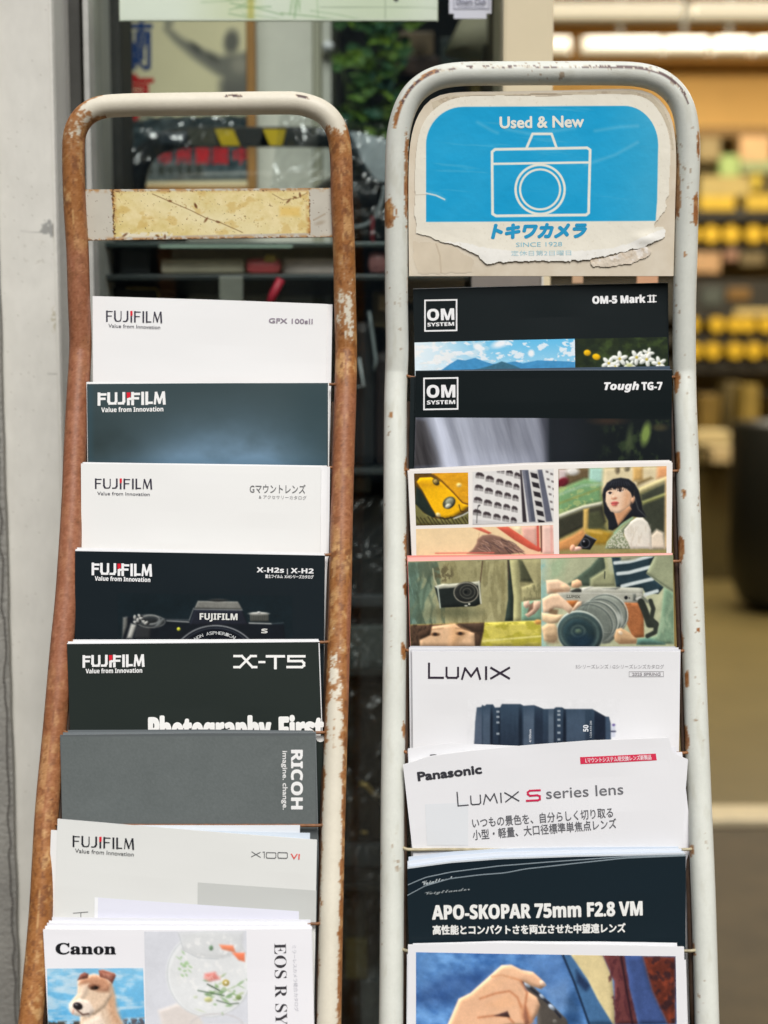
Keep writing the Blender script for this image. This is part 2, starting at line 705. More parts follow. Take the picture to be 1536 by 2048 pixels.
mesh_np('stucco_face', V, F, plaster('grey_stucco', (158, 156, 148), (130, 128, 122), 14, 0.5), st)

# crack line just inside the stucco edge and a pale chipped lip
V, F = [], []
rng = random.Random(3)
pts = []
for k in range(120):
    z = 0.3 + 1.2 * k / 119
    pts.append((xc - 0.0035 + 0.003 * (fbm(np.array(z * 55.0), np.array(2.3), 9) - 0.5) * 3, FY - 0.0155, z))
tube('crack', [Vector(p) for p in pts], 0.0006, mat('crack_dark', (84, 80, 74), 0.9), st, 6)

XR = 4.0
x_c0 = at(1001, 60, 1.5).x
x_c1 = at(1101, 60, 1.5).x
lint = box('shop_lintel', (xe - 1.5, FY + 0.02, 3.0), (XR + 0.3, FY + 0.3, 4.2), mat('lintel_paint', (196, 190, 176), 0.7, noise=0.1))
tag(lint, 'cream lintel band above the shop window and entrance', 'lintel')
bw = box('back_wall', (-1.3, 9.5, 0), (XR + 0.3, 9.6, 3.3), WARM)
tag(bw, 'warm ochre back wall of the shop behind the shelving', 'wall')
sw2 = box('side_wall', (XR, FY + 0.3, 0), (XR + 0.12, 9.5, 3.3), WARM)
tag(sw2, 'plain warm side wall along the shop interior', 'wall')
sw3 = box('side_wall', (-1.3, FY + 0.3, 0), (-1.2, 9.5, 3.3), DARK)
tag(sw3, 'dark side wall behind the window display', 'wall')
cb = box('bay_ceiling', (-1.3, FY + 0.31, 3.0), (x_c1 + 0.1, SILL_Y + 0.04, 3.06), WHITE)
tag(cb, 'white ceiling board over the window display', 'ceiling')
ce = box('ceiling', (-1.3, SILL_Y + 0.05, 3.2), (XR + 0.12, 9.6, 3.3), mat('ceiling_paint', (196, 160, 96), 0.8, noise=0.05))
tag(ce, 'ochre shop ceiling carrying rows of strip lamps', 'ceiling')

# ---------------------------------------------------------------- window: frame, glass
GY = 1.50
x_c0 = at(1001, 60, 1.5).x
x_c1 = at(1101, 60, 1.5).x
winf = empty('shop_window', (xe, GY, 0), 'aluminium framed shop window behind the two racks', 'window')
fr = [  # px0, px1, y0, y1, material : stepped upright profile measured at half height
    (100, 112, 1.475, 1.54, STEEL), (112, 124, 1.50, 1.55, BLACK), (124, 132, 1.47, 1.54, STEEL),
    (132, 166, 1.49, 1.55, STEEL_D), (166, 171, 1.50, 1.55, BLACK), (171, 183, 1.475, 1.54, STEEL),
]
bm = bmesh.new()
bm2 = bmesh.new()
for a, b, y0, y1, mm in fr:
    X0, X1 = at(a + 4, 500, y0).x, at(b + 4, 500, y0).x
    add_box(bm if mm is STEEL else bm2, (X0, y0, 0.0), (X1 - 0.0004, y1, 3.0), 0.0012)
bm_obj('upright_frame', bm, STEEL, winf)
bm_obj('frame_groove', bm2, STEEL_D, winf)
gx0 = at(180, 500, GY).x
box('bottom_rail', (gx0, 1.475, 0.0), (x_c0, 1.54, 0.16), STEEL_D, winf, 0.003)
box('glass_pane', (gx0, GY, 0.16), (x_c0, GY + 0.005, 3.0), glass_mat('window_glass', (252, 255, 254), 0.0, 1.5, 0.02), winf)

pc = box('entrance_post', (x_c0, 1.47, 0), (x_c1, 1.60, 3.0), mat('cream_post_paint', (226, 212, 178), 0.55, noise=0.05, nscale=4), bev=0.004)
tag(pc, 'cream square post where the window ends at the entrance', 'post')
bs = box('bay_side_wall', (x_c0 + 0.02, 1.60, 0), (x_c1 - 0.03, SILL_Y, 3.0), mat('bay_side_paint', (120, 104, 74), 0.6, noise=0.1))
tag(bs, 'brown partition running back from the cream post', 'partition')
bb = box('bay_back_panel', (-1.2, 2.6, 0), (x_c0 + 0.02, 2.66, 3.0), mat('bay_back', (58, 60, 58), 0.7, noise=0.35, nscale=5))
tag(bb, 'dark grey panel closing the back of the window display', 'panel')

# ---------------------------------------------------------------- shop interior to the right (far, out of focus)
lampm = emit_mat('lamp_tube', (255, 240, 205), 0.8)


def zrow(py, y):
    return at(768, py, y).z


for r, (py0, py1, y, segs) in enumerate([(3, 27, 5.2, [(960, 1368), (1392, 1800)]), (73, 98, 6.2, [(930, 1140), (1172, 1322), (1336, 1416), (1436, 1500), (1520, 1800)])]):
    for a, b in segs:
        z0, z1 = zrow(py1, y), zrow(py0, y)
        X0, X1 = at(a, py0, y).x, at(b, py0, y).x
        lm = empty('strip_lamp', ((X0 + X1) / 2, y, z0), None, None)
        tag(lm, ['long lit strip lamp in the upper row above the shop shelves', 'short lit strip lamp in the lower row above the shop shelves'][r], 'ceiling lamp', ['strip lamps of the upper row', 'strip lamps of the lower row'][r])
        box('lamp_diffuser', (X0, y, z0), (X1, y + 0.06, z1), lampm, lm, 0.008)
        box('lamp_housing', (X0 - 0.01, y + 0.06, z0 - 0.01), (X1 + 0.01, y + 0.12, z1 + 0.01), WHITE, lm, 0.004)
        box('lamp_hanger', ((X0 + X1) / 2 - 0.01, y + 0.08, z1 + 0.01), ((X0 + X1) / 2 + 0.01, y + 0.1, 3.2), STEEL_D, lm)

# warm ceiling bulkhead between the rows and the ochre wall panel below them
bk = box('bulkhead', (0.35, 8.7, zrow(122, 8.7)), (XR, 8.85, 3.19), mat('bulkhead_brown', (176, 132, 62), 0.7, noise=0.08))
tag(bk, 'brown bulkhead band behind the lower row of strip lamps', 'bulkhead')
al = bpy.data.lights.new('shop_light', 'AREA')
al.energy = 240
al.size = 2.4
al.size_y = 2.5
al.shape = 'RECTANGLE'
al.color = (1.0, 0.9, 0.7)
alo = bpy.data.objects.new('shop_light', al)
COL.objects.link(alo)
alo.location = (2.0, 6.3, 3.15)

SY = 8.6


def sx(px, y=SY):
    return at(px, 500, y).x


# wall shelving: back board, shelf boards; goods stand on it as things of their own
shelfm = mat('shelf_brown', (128, 106, 66), 0.6, noise=0.2, nscale=4)
cab = empty('shelving', (1.4, SY, 0), 'tall brown shelving with black display rows against the shop back wall', 'shelving')
box('back_board', (0.3, SY + 0.4, 0.0), (XR - 0.05, SY + 0.44, zrow(262, SY)), mat('board_olive', (132, 116, 70), 0.7, noise=0.25, nscale=3), cab)
box('cornice', (0.3, SY + 0.1, zrow(268, SY)), (XR - 0.05, SY + 0.4, zrow(248, SY)), mat('cornice_brown', (130, 98, 44), 0.6), cab)
box('cream_panel', (0.3, SY + 0.385, zrow(248, SY)), (XR - 0.05, SY + 0.4, zrow(118, SY)), mat('ochre_panel', (232, 188, 110), 0.7, noise=0.06, nscale=2), cab)
for a, b in ((412, 440), (490, 500), (560, 640), (668, 690), (722, 745), (786, 792)):
    box('shelf_board', (0.3, SY + 0.02, zrow(b, SY)), (XR - 0.05, SY + 0.385, zrow(a, SY)), mat('shelf_black', (30, 28, 20), 0.6, noise=0.3, nscale=8), cab, 0.004)
yel = mat('yellow_cap', (150, 120, 18), 0.5)
grpn = 'yellow film cans on the shop shelves'
proto = None


def film_can(px, py, rpx, label):
    global proto
    r = rpx / FPX * SY
    if proto is None:
        bm = bmesh.new()
        bmesh.ops.create_cone(bm, cap_ends=True, segments=24, radius1=1, radius2=1, depth=1.6)
        bmesh.ops.bevel(bm, geom=[e for e in bm.edges if abs(e.verts[0].co.z - e.verts[1].co.z) < 0.01], offset=0.15, segments=2, affect='EDGES')
        bmesh.ops.rotate(bm, cent=(0, 0, 0), matrix=Matrix.Rotation(PI / 2, 3, 'X'), verts=bm.verts)
        o = bm_obj('film_can', bm, yel, None, True)
        bm = bmesh.new()
        bmesh.ops.create_cone(bm, cap_ends=True, segments=24, radius1=0.84, radius2=0.84, depth=0.1)
        bmesh.ops.rotate(bm, cent=(0, 0, 0), matrix=Matrix.Rotation(PI / 2, 3, 'X'), verts=bm.verts)
        bmesh.ops.translate(bm, vec=(0, -0.84, 0), verts=bm.verts)
        c = bm_obj('can_lid', bm, mat('yellow_lid', (196, 160, 22), 0.6), o)
        proto = o
    else:
        o = proto.copy()
        COL.objects.link(o)
        c = proto.children[0].copy()
        COL.objects.link(c)
        c.parent = o
    o.scale = (r, r, r)
    p = at(px, py, SY)
    o.location = (p.x, SY + 0.02 - r * 0.2, p.z)
    tag(o, label, 'film can', grpn)
    return o


for px in (1380, 1420, 1460, 1505, 1548, 1590):
    film_can(px, 470, 18, 'round yellow film can in the row second from the top shelf')
for px in (1382, 1432, 1468, 1494, 1530, 1575):
    film_can(px, 650, 16, 'round yellow film can on the third shelf row')
for px in (1386, 1424, 1468, 1506, 1550, 1592):
    film_can(px, 702, 17, 'round yellow film can on the lowest yellow row')


def goods(name, px0, px1, py0, py1, rgb, label, cat, y=SY, depth=0.15, group=None, band=None):
    X0, X1 = at(px0, py1, y).x, at(px1, py1, y).x
    z0, z1 = at(px0, py1, y).z, at(px0, py0, y).z
    o = box(name, (X0, y, z0), (X1, y + depth, z1), mat('goods_%d_%d_%d' % rgb, rgb, 0.5, noise=0.12, nscale=14), None, 0.004)
    tag(o, label, cat, group)
    if band:
        box('box_band', (X0 + 0.003, y - 0.003, z0 + (z1 - z0) * 0.3), (X1 - 0.003, y - 0.0002, z0 + (z1 - z0) * 0.65), ink(band), o)
    return o


goods('carton', 1400, 1470, 392, 420, (200, 166, 30), 'wide yellow carton on the top shelf beside the pale rack', 'carton')
goods('carton', 1492, 1545, 388, 420, (196, 164, 40), 'narrow yellow carton on the top shelf near the photo edge', 'carton')
goods('carton', 1380, 1440, 505, 545, (176, 140, 100), 'tan carton under the second row of yellow cans', 'carton')
goods('carton', 1450, 1475, 500, 520, (150, 112, 90), 'small brown carton beside the tan one', 'carton')
goods('carton', 1480, 1530, 505, 530, (104, 90, 56), 'olive carton beside the small brown one', 'carton')
goods('carton', 1455, 1500, 575, 600, (112, 82, 30), 'dark amber carton on the black shelf', 'carton')
goods('carton', 1405, 1445, 575, 610, (62, 70, 66), 'dark grey green carton on the black shelf', 'carton')
goods('carton', 1470, 1560, 618, 632, (190, 170, 110), 'low cream carton above the third yellow row', 'carton')
goods('carton', 1395, 1440, 275, 320, (150, 130, 80), 'brown carton on top of the shelving', 'carton')
goods('carton', 1480, 1540, 272, 320, (214, 172, 120), 'peach carton on top of the shelving', 'carton')
goods('carton', 1440, 1478, 310, 352, (160, 186, 110), 'pale green carton on the upper shelf', 'carton')
goods('carton', 1482, 1560, 318, 345, (150, 160, 110), 'wide grey green carton on the upper shelf', 'carton')
goods('carton', 1505, 1520, 348, 378, (206, 180, 40), 'small upright yellow carton on the upper shelf', 'carton')
goods('carton', 1400, 1500, 352, 392, (176, 156, 90), 'long khaki carton on the upper shelf', 'carton')

# counter with trays in front of the shelving
CY = 7.4
ctr = empty('counter', (1.3, CY, 0), 'dark olive shop counter with pale boxes on top', 'counter')
box('counter_body', (0.3, CY, 0.0), (2.05, CY + 0.6, zrow(930, CY)), mat('counter_olive', (92, 82, 44), 0.55, noise=0.3, nscale=3), ctr, 0.01)
box('counter_top', (0.28, CY - 0.03, zrow(928, CY)), (2.07, CY + 0.62, zrow(905, CY)), mat('counter_top', (96, 84, 52), 0.4, noise=0.1), ctr, 0.006)
goods('tray', 1390, 1460, 862, 890, (196, 180, 136), 'pale tray lying on the counter beside the pale rack', 'tray', CY + 0.05, 0.2)
goods('carton', 1425, 1482, 896, 926, (198, 178, 136), 'pale cream box on the front of the counter', 'carton', CY - 0.2, 0.15)
goods('carton', 1484, 1516, 770, 890, (132, 112, 50), 'upright olive carton standing on the counter', 'carton', CY + 0.1, 0.2)
goods('carton', 1400, 1440, 790, 862, (110, 88, 34), 'amber brown carton behind the pale tray', 'carton', CY + 0.3, 0.2)
goods('carton', 1448, 1482, 765, 862, (94, 82, 48), 'brown carton beside the upright olive carton', 'carton', CY + 0.35, 0.2)
goods('papers', 1490, 1560, 905, 930, (206, 200, 190), 'white papers stacked at the counter end', 'paper pile', CY - 0.15, 0.2)

# rounded dark bin / bag at the right edge
bm = bmesh.new()
prof = [(0.02, 0.0), (0.13, 0.0), (0.20, 0.05), (0.245, 0.16), (0.25, 0.3), (0.25, 0.85), (0.235, 0.87), (0.22, 0.87), (0.22, 0.5)]
seg = 32
vs = [[bm.verts.new((r * math.cos(2 * PI * j / seg), r * math.sin(2 * PI * j / seg), z)) for j in range(seg)] for r, z in prof]
for a, b in zip(vs[:-1], vs[1:]):
    for j in range(seg):
        bm.faces.new((a[j], a[(j + 1) % seg], b[(j + 1) % seg], b[j]))
bn = bm_obj('waste_bin', bm, mat('bin_black', (20, 20, 14), 0.4), None, True)
gp = at_ground(1500, 1240)
bn.location = (gp.x + 0.2, gp.y + 0.2, 0.013)
tag(bn, 'tall black round bin on the beige shop floor', 'bin')

# street across from the shop (seen only as reflections in the glass)
ob = empty('opposite_building', (0, -11, 0), 'plain grey building across the street', 'building')
box('wall', (-14, -12, 0), (14, -11, 8.5), mat('far_render', (150, 166, 170), 0.8, noise=0.2, nscale=1), ob)
for i in range(6):
    for j in range(2):
        w = box('window', (-11 + i * 4, -11.03, 1.2 + j * 3.4), (-9 + i * 4, -10.97, 2.9 + j * 3.4), mat('far_glass', (40, 48, 54), 0.1), ob)


# ================================================================ WINDOW DISPLAY
# dark upright cabinet edge behind the glass
X0, X1 = at(186, 300, 1.72).x, at(246, 300, 1.72).x
dp = box('display_curtain', (X0 - 0.35, 1.72, 0.0), (X1, 1.80, 2.4), mat('charcoal_curtain', (70, 68, 62), 0.75, noise=0.35, nscale=18), None, 0.006)
tag(dp, 'charcoal upright board at the window edge behind the rusty rack', 'board')

# framed poster
PY = 1.98
ps = Surf((0, PY, 0), (0, -1, 0))
zt = at(400, -120, PY).z
zb = at(400, 382, PY).z
xl, xr = at(215, 200, PY).x, at(512, 200, PY).x
po = empty('framed_poster', ((xl + xr) / 2, PY, zb), 'cream poster in an orange wood frame hanging inside the window', 'poster')
box('frame_backing', (xl, PY + 0.003, zb), (xr, PY + 0.015, zt), mat('poster_card', (196, 188, 150), 0.6), po)
wood = mat('orange_wood', (190, 138, 74), 0.45, noise=0.15, nscale=20)
wpx = (at(512, 200, PY).x - at(494, 200, PY).x)
bm = bmesh.new()
add_box(bm, (xr - wpx, PY - 0.006, zb), (xr, PY + 0.015, zt), 0.002)
add_box(bm, (xl, PY - 0.006, zb), (xr - wpx - 0.0003, PY + 0.015, zb + wpx * 0.55), 0.002)
bm_obj('frame', bm, wood, po)
ps.obj = po


def paint_poster(a):
    a.C[:] = (234, 224, 184)
    a.grain(70, 5, 2)
    g = (128, 126, 116)
    a.poly([(330, 45), (338, 62), (360, 82), (400, 118), (440, 150), (462, 150), (470, 120), (480, 95), (474, 70), (466, 66), (452, 74), (452, 100), (462, 118)], (0, 0, 0), 1, 0)
    a.poly([(332, 38), (344, 44), (340, 58), (362, 76), (404, 98), (440, 112), (470, 108), (510, 100), (510, 200), (446, 200), (444, 156), (420, 140), (386, 116), (350, 84), (330, 60)], g, 16)
    a.ell(463, 84, 15, 24, (112, 110, 102), 0.1, 12)
    a.ell(392, 96, 14, 6, (74, 74, 70), 0.7, 9, 0.8)
    a.ell(425, 116, 14, 6, (84, 82, 76), 0.6, 9, 0.7)
    a.ell(480, 130, 16, 16, (170, 164, 148), 0, 16, 0.7)
    a.rect(440, 165, 510, 205, (108, 106, 100), 22, 0.8)
    a.line([(334, 44), (346, 18), (354, 2)], 4, (130, 140, 130), 5, 0.6)
    # dark bridge photograph along the bottom
    n = fbm(a.X / 12, a.Y / 9, 5)
    n2 = fbm(a.X / 5, a.Y / 5, 8)
    m = a.m_poly([(240, 250), (300, 236), (512, 232), (512, 360), (240, 360)], 6)
    base = np.array((70, 84, 88))[None, None] + (n - 0.5)[..., None] * np.array((110, 110, 105)) + (n2 - 0.5)[..., None] * np.array((90, 90, 86))
    a.C += (base - a.C) * m[..., None]
    for k in range(7):
        cx = 250 + k * 42
        a.ring(cx, 268, 36, 4, (36, 46, 50), 3, a=0.7)
    a.line([(240, 250), (512, 246)], 5, (40, 48, 52), 3, 0.7)
    a.line([(270, 352), (512, 346)], 6, (170, 176, 172), 4, 0.7)
    a.line([(270, 362), (512, 358)], 5, (110, 116, 116), 3, 0.8)
    a.rect(290, 325, 412, 352, (150, 152, 148), 10, 0.6)


picture(ps, 'poster_print', [(216, -118), (496, -118), (496, 372), (216, 372)], paint_poster, step=2.4, rough=45)
writing(ps, 'blue_lettering', '蘭', (234, 132), (304, 132), 76, (44, 72, 128), fat=1.6)
writing(ps, 'red_lettering', '亭', (236, 232), (306, 232), 70, (206, 44, 46), fat=2.2)
for i, (ch, px) in enumerate((('市', 316), ('州', 352), ('蘭', 391), ('國', 427), ('中', 468))):
    writing(ps, 'red_lettering', ch, (px, 325), (px + 28, 325), 25, (214, 50, 56), fat=0.7)
writing(ps, 'caption', '80 周年写真展', (290, 352), (406, 349), 17, (70, 74, 66), fat=0.8)

# pale cabinet beside the poster
X0, X1 = at(514, 200, 2.04).x, at(628, 200, 2.04).x
wc = empty('display_cabinet', (X0, 2.04, 0), 'cream white cabinet standing beside the framed poster in the window', 'cabinet')
box('cabinet_body', (X0 - 0.1, 2.04, 0.8), (X1, 2.4, 2.4), mat('cabinet_cream', (238, 236, 222), 0.5, noise=0.04), wc)
box('cabinet_stile', (X1 + 0.0005, 2.05, 0.8), (at(640, 200, 2.05).x, 2.4, 2.4), mat('stile_grey', (206, 204, 184), 0.5), wc)
box('cabinet_stile', (at(643, 200, 2.04).x, 2.04, 0.8), (at(662, 200, 2.04).x, 2.4, 2.4), mat('stile_pale', (218, 218, 206), 0.5), wc)
bm = bmesh.new()
for px in (626, 641):
    add_box(bm, (at(px, 200, 2.036).x, 2.036, 0.8), (at(px + 3, 200, 2.036).x, 2.0395, 2.4))
bm_obj('olive_trim', bm, mat('olive_trim', (124, 122, 84), 0.5), wc)
bm = bmesh.new()
bmesh.ops.create_uvsphere(bm, u_segments=24, v_segments=16, radius=0.0085)
k = bm_obj('white_ball', bm, mat('glossy_white', (236, 238, 240), 0.2), wc, True)  # small glossy white ball in front of the pale stile
k.location = wc.matrix_world.inverted() @ at(656, 94, 2.03)
k.matrix_parent_inverse.identity()

# banner strip and sticker on the glass
BY = 1.515
bs_ = Surf((0, BY, 0), (0, -1, 0))
z0, z1 = at(500, 42, BY).z, at(500, -190, BY).z
ba = box('window_banner', (at(238, 0, BY).x, BY + 0.0006, z0), (at(876, 0, BY).x, BY + 0.002, z1), mat('banner_cream', (226, 228, 206), 0.5), None)
tag(ba, 'long pale banner with thin green sketch lines stuck inside the glass', 'banner')
bs_.obj = ba


def paint_banner(a):
    a.C[:] = (250, 250, 236)
    a.grain(90, 4, 4)
    a.put(sstep(470, 760, a.X) * (1 - sstep(760, 900, a.X)), (224, 230, 200), 0.7)
    a.put(sstep(540, 500, a.X) * sstep(340, 480, a.X), (222, 222, 166), 0.4)
    rr = random.Random(4)
    for k in range(17):
        x = rr.uniform(380, 640)
        y = rr.uniform(-40, 34)
        L = rr.uniform(40, 130)
        s = rr.uniform(-0.5, 0.35)
        a.line([(x, y), (x + L * 0.5, y + s * L * 0.4), (x + L, y + s * L)], rr.uniform(1.2, 3), (150, 180, 130), 3, 0.6)
    for k in range(9):
        x = 590 + rr.uniform(-6, 46)
        a.line([(x, -30), (x + rr.uniform(-12, 12), rr.uniform(16, 38))], 1.8, (160, 190, 140), 2.5, 0.6)
    a.line([(640, 15), (770, 14), (875, 16)], 1.3, (176, 186, 158), 2)
    a.rect(769, -30, 772, 42, (198, 206, 178), 2)
    a.rect(495, -120, 508, 42, (206, 190, 96), 8, 0.7)
    a.ell(792, -2, 5, 5, (30, 34, 34), 0, 2)
    a.line([(240, 39.5), (874, 39.5)], 3, (238, 238, 222), 2)


picture(bs_, 'banner_print', [(240, -185), (874, -185), (874, 41), (240, 41)], paint_banner, step=2.4, rough=50)

ss = Surf((0, 1.496, 0), (0, -1, 0))
bm = bmesh.new()
pc0, pc1 = at(898, 37, 1.496), at(984, -120, 1.496)
add_box(bm, (pc0.x, 1.4964, pc0.z), (pc1.x, 1.4975, pc1.z), 0.0)
bmesh.ops.bevel(bm, geom=[e for e in bm.edges if abs(e.verts[0].co.y - e.verts[1].co.y) > 0.0008], offset=0.005, segments=4, affect='EDGES')
stk = bm_obj('card_sticker', bm, paper((206, 208, 218)))
tag(stk, 'small pale lilac payment card sticker on the glass above the pale rack', 'sticker')
ss.obj = stk
writing(ss, 'lettering', 'Diners Club', (913, 8), (972, 8), 11, (150, 152, 166), fat=0.5)
writing(ss, 'lettering', 'INTERNATIONAL', (916, 14.5), (970, 14.5), 4.5, (150, 152, 166))
fr_ = [(908, -60), (978, -60), (978, 17), (908, 17), (908, -60)]
flat_shape(ss, 'frame_line', strip(fr_, 1.6), (160, 162, 176))

# leafy plant added behind the glass in place of reflected street trees
py_, pl_y = 0, 2.12
base = at(735, 420, pl_y)
pt_ = empty('reflection_plant', (base.x, pl_y, base.z), 'leafy green plant added in the window for the trees reflected between the rack handles', 'plant')
rr = random.Random(12)
V, F, Cc = [], [], []
for k in range(620):
    px = rr.gauss(742, 36)
    py = rr.uniform(30, 300)
    if px < 672 or px > 822 or fbm(np.array(px / 30.0), np.array(py / 30.0), 2) < 0.49:
        continue
    p = at(px, py, pl_y + rr.uniform(-0.08, 0.12))
    L = rr.uniform(0.014, 0.034)
    w = L * rr.uniform(0.25, 0.4)
    a, t = rr.uniform(0, 2 * PI), rr.uniform(-0.5, 0.9)
    d = Vector((math.cos(a) * math.cos(t), math.sin(a) * 0.6, math.sin(a) * 0.3 - t * 0.7)).normalized()
    s = d.cross(Vector((rr.uniform(-1, 1), -1, rr.uniform(-0.3, 1)))).normalized()
    n = d.cross(s)
    b = len(V)
    V += [p, p + d * L * 0.4 + s * w - n * w * 0.3, p + d * L - n * L * 0.25, p + d * L * 0.4 - s * w - n * w * 0.3, p + d * L * 0.45]
    F += [(b, b + 1, b + 4), (b + 1, b + 2, b + 4), (b + 2, b + 3, b + 4), (b + 3, b, b + 4)]
    g = rr.random()
    c = (52 + 76 * g, 92 + 66 * g, 44 + 34 * rr.random())
    Cc += [c] * 5
mesh_np('foliage', V, F, print_mat('leaf_paint', 0.5), pt_, colours=np.array(Cc))
for k in range(5):
    q = [at(735 + (i - 2) * 0 + rr.uniform(-4, 4) + (k - 2) * i * 7, 420 - i * 80, pl_y + 0.02) for i in range(5)]
    tube('stem', q, 0.003, mat('stem_green', (60, 74, 36), 0.6), pt_, 6)
bm = bmesh.new()
prof = [(0.0, -0.13), (0.055, -0.13), (0.075, 0.0), (0.08, 0.0), (0.08, 0.015), (0.068, 0.015), (0.066, -0.01), (0.0, -0.01)]
vs = [[bm.verts.new((r * math.cos(2 * PI * j / 24), r * math.sin(2 * PI * j / 24), z)) for j in range(24)] for r, z in prof]
for a, b in zip(vs[:-1], vs[1:]):
    for j in range(24):
        bm.faces.new((a[j], a[(j + 1) % 24], b[(j + 1) % 24], b[j]))
o = bm_obj('pot', bm, mat('pot_dark', (46, 50, 50), 0.5), pt_, True)
o.location = (0, 0, 0)
o.matrix_parent_inverse.identity()


def disp(name, px0, px1, py0, py1, rgb, label, cat, y, depth=0.1, bev=0.003, rough=0.5, group=None):
    X0, X1 = at(px0, (py0 + py1) / 2, y).x, at(px1, (py0 + py1) / 2, y).x
    z0, z1 = at(px0, py1, y).z, at(px1, py0, y).z
    o = box(name, (X0, y, z0), (X1, y + depth, z1), mat('goods_%d_%d_%d_%d' % (*rgb, int(rough * 10)), rgb, rough, noise=0.15, nscale=22), None, bev)
    return tag(o, label, cat, group)


# clutter seen above the pale rack handle
disp('carton', 800, 868, 62, 112, (150, 128, 96), 'torn tan carton high in the window beside the plant', 'carton', 2.2)
disp('carton', 790, 880, 112, 150, (84, 62, 48), 'dark brown carton under the torn tan one', 'carton', 2.2)
disp('carton', 880, 935, 74, 150, (72, 84, 78), 'grey green carton between the brown carton and the mustard one', 'carton', 2.22)
disp('carton', 944, 971, 40, 200, (166, 142, 66), 'mustard upright carton behind the glass near the cream post', 'carton', 2.1)
disp('carton', 972, 1000, 110, 200, (110, 104, 92), 'grey carton squeezed between mustard carton and cream post', 'carton', 2.12)
bm = bmesh.new()
prof = [(0.03, 0.05), (0.055, 0.0), (0.053, 0.0), (0.028, 0.05)]
vs = [[bm.verts.new((r * math.cos(2 * PI * j / 24), r * math.sin(2 * PI * j / 24), z)) for j in range(24)] for r, z in prof]
for a, b in zip(vs, vs[1:] + vs[:1]):
    for j in range(24):
        bm.faces.new((a[j], a[(j + 1) % 24], b[(j + 1) % 24], b[j]))
o = bm_obj('lamp_shade', bm, mat('shade_cream', (226, 220, 186), 0.6), None, True)
o.name = 'cream_shade'
o.location = at(968, 106, 2.02)
tag(o, 'cream cone shade in front of the mustard carton', 'lamp shade')

# shelving of the window display: dark shelves at several heights
sh = empty('display_shelf', (-0.2, 1.7, 0), 'dark metal display shelves inside the window behind the racks', 'shelf')
xa, xb = -0.62, x_c0 + 0.01
SHY = 1.66
for a, b, m_ in ((484, 494, 'shelf_light'), (549, 560, 'shelf_grey'), (938, 950, 'shelf_grey'), (1336, 1352, 'shelf_grey'), (1770, 1784, 'shelf_grey')):
    z0, z1 = at(700, b, SHY).z, at(700, a, SHY).z
    bm = bmesh.new()
    add_box(bm, (xa, SHY, z0), (xb, SHY + 0.42, z1), 0.0015)
    bm_obj('shelf_board', bm, mat(m_, (58, 64, 64) if m_ == 'shelf_grey' else (70, 82, 80), 0.3, metal=0.3, noise=0.1), sh)
box('back_panel', (xa, SHY + 0.43, 0.3), (xb, SHY + 0.45, at(700, 484, SHY).z), mat('shelf_back', (26, 30, 32), 0.6, noise=0.3, nscale=6), sh)
box('light_lip', (at(320, 492, SHY).x, SHY - 0.004, at(500, 495.5, SHY).z), (at(585, 492, SHY).x, SHY - 0.0005, at(500, 491, SHY).z), mat('lip_pale', (170, 196, 180), 0.4), sh)

disp('paper_pile', 322, 488, 518, 546, (214, 206, 180), 'long pile of cream papers on the window shelf behind the rusty rack', 'paper pile', 1.68, 0.18)
disp('paper_pile', 566, 680, 516, 548, (226, 212, 204), 'pinkish white papers at the end of the window shelf', 'paper pile', 1.685, 0.18)
disp('pouch', 490, 562, 514, 548, (214, 84, 92), 'red pouch between the two paper piles on the window shelf', 'pouch', 1.675, 0.12, 0.012)
disp('lens_cap', 528, 552, 508, 524, (196, 170, 70), 'small mustard cap on top of the red pouch', 'cap', 1.672, 0.03, 0.006)
disp('pouch', 735, 775, 500, 548, (150, 100, 98), 'mauve pouch on the window shelf between the racks', 'pouch', 1.67, 0.12, 0.01)
disp('camera_box', 240, 300, 496, 548, (58, 62, 62), 'dark grey camera box on the window shelf behind the rusty rack', 'box', 1.69, 0.16)
disp('camera_box', 200, 318, 574, 640, (24, 26, 28), 'black box with a gold edge under the papers', 'box', 1.70, 0.16)
disp('strap', 438, 486, 552, 612, (120, 122, 112), 'grey strap hanging over the shelf edge under the papers', 'strap', 1.655, 0.006, 0.002)
tube('strap', [at(536, 616, 1.655), at(546, 590, 1.652), at(562, 558, 1.652)], 0.005, mat('strap_red', (170, 36, 56), 0.5), None, 8)
tag(bpy.data.objects['strap.001'], 'thin red strap slanting down under the red pouch', 'strap')
gl_ = mat('gold_edge', (176, 150, 84), 0.35, metal=0.5)
o = tube('gold_cord', [at(252, 576, 1.69), at(312, 577, 1.69), at(318, 590, 1.69), at(318, 640, 1.69)], 0.0013, gl_, None, 6)
tag(o, 'thin gold cord along the black box under the papers', 'cord')
disp('camera_box', 745, 800, 580, 655, (110, 98, 66), 'olive box on the shelf in the gap between the racks', 'box', 1.72, 0.15)
disp('camera_box', 757, 800, 590, 620, (190, 166, 128), 'cream tin beside the olive box between the racks', 'box', 1.70, 0.1)
disp('camera_box', 700, 752, 640, 935, (18, 22, 24), 'tall black camera bag in the gap between the racks', 'bag', 1.70, 0.2, 0.02)
disp('camera_box', 748, 800, 700, 935, (40, 30, 28), 'dark brown bag beside the tall black one', 'bag', 1.72, 0.2, 0.02)
o = tube('bag_strap', [at(738, 622, 1.69), at(742, 650, 1.69), at(752, 720, 1.69), at(748, 742, 1.69)], 0.0022, mat('strap_grey', (120, 130, 132), 0.4), None, 6)
tag(o, 'grey strap looped down the tall black camera bag', 'strap')
o = tube('bag_strap', [at(718, 716, 1.688), at(728, 772, 1.688), at(712, 774, 1.688)], 0.0016, mat('strap_grey2', (150, 158, 160), 0.4), None, 6)
tag(o, 'pale wire clip on the tall black camera bag', 'clip')
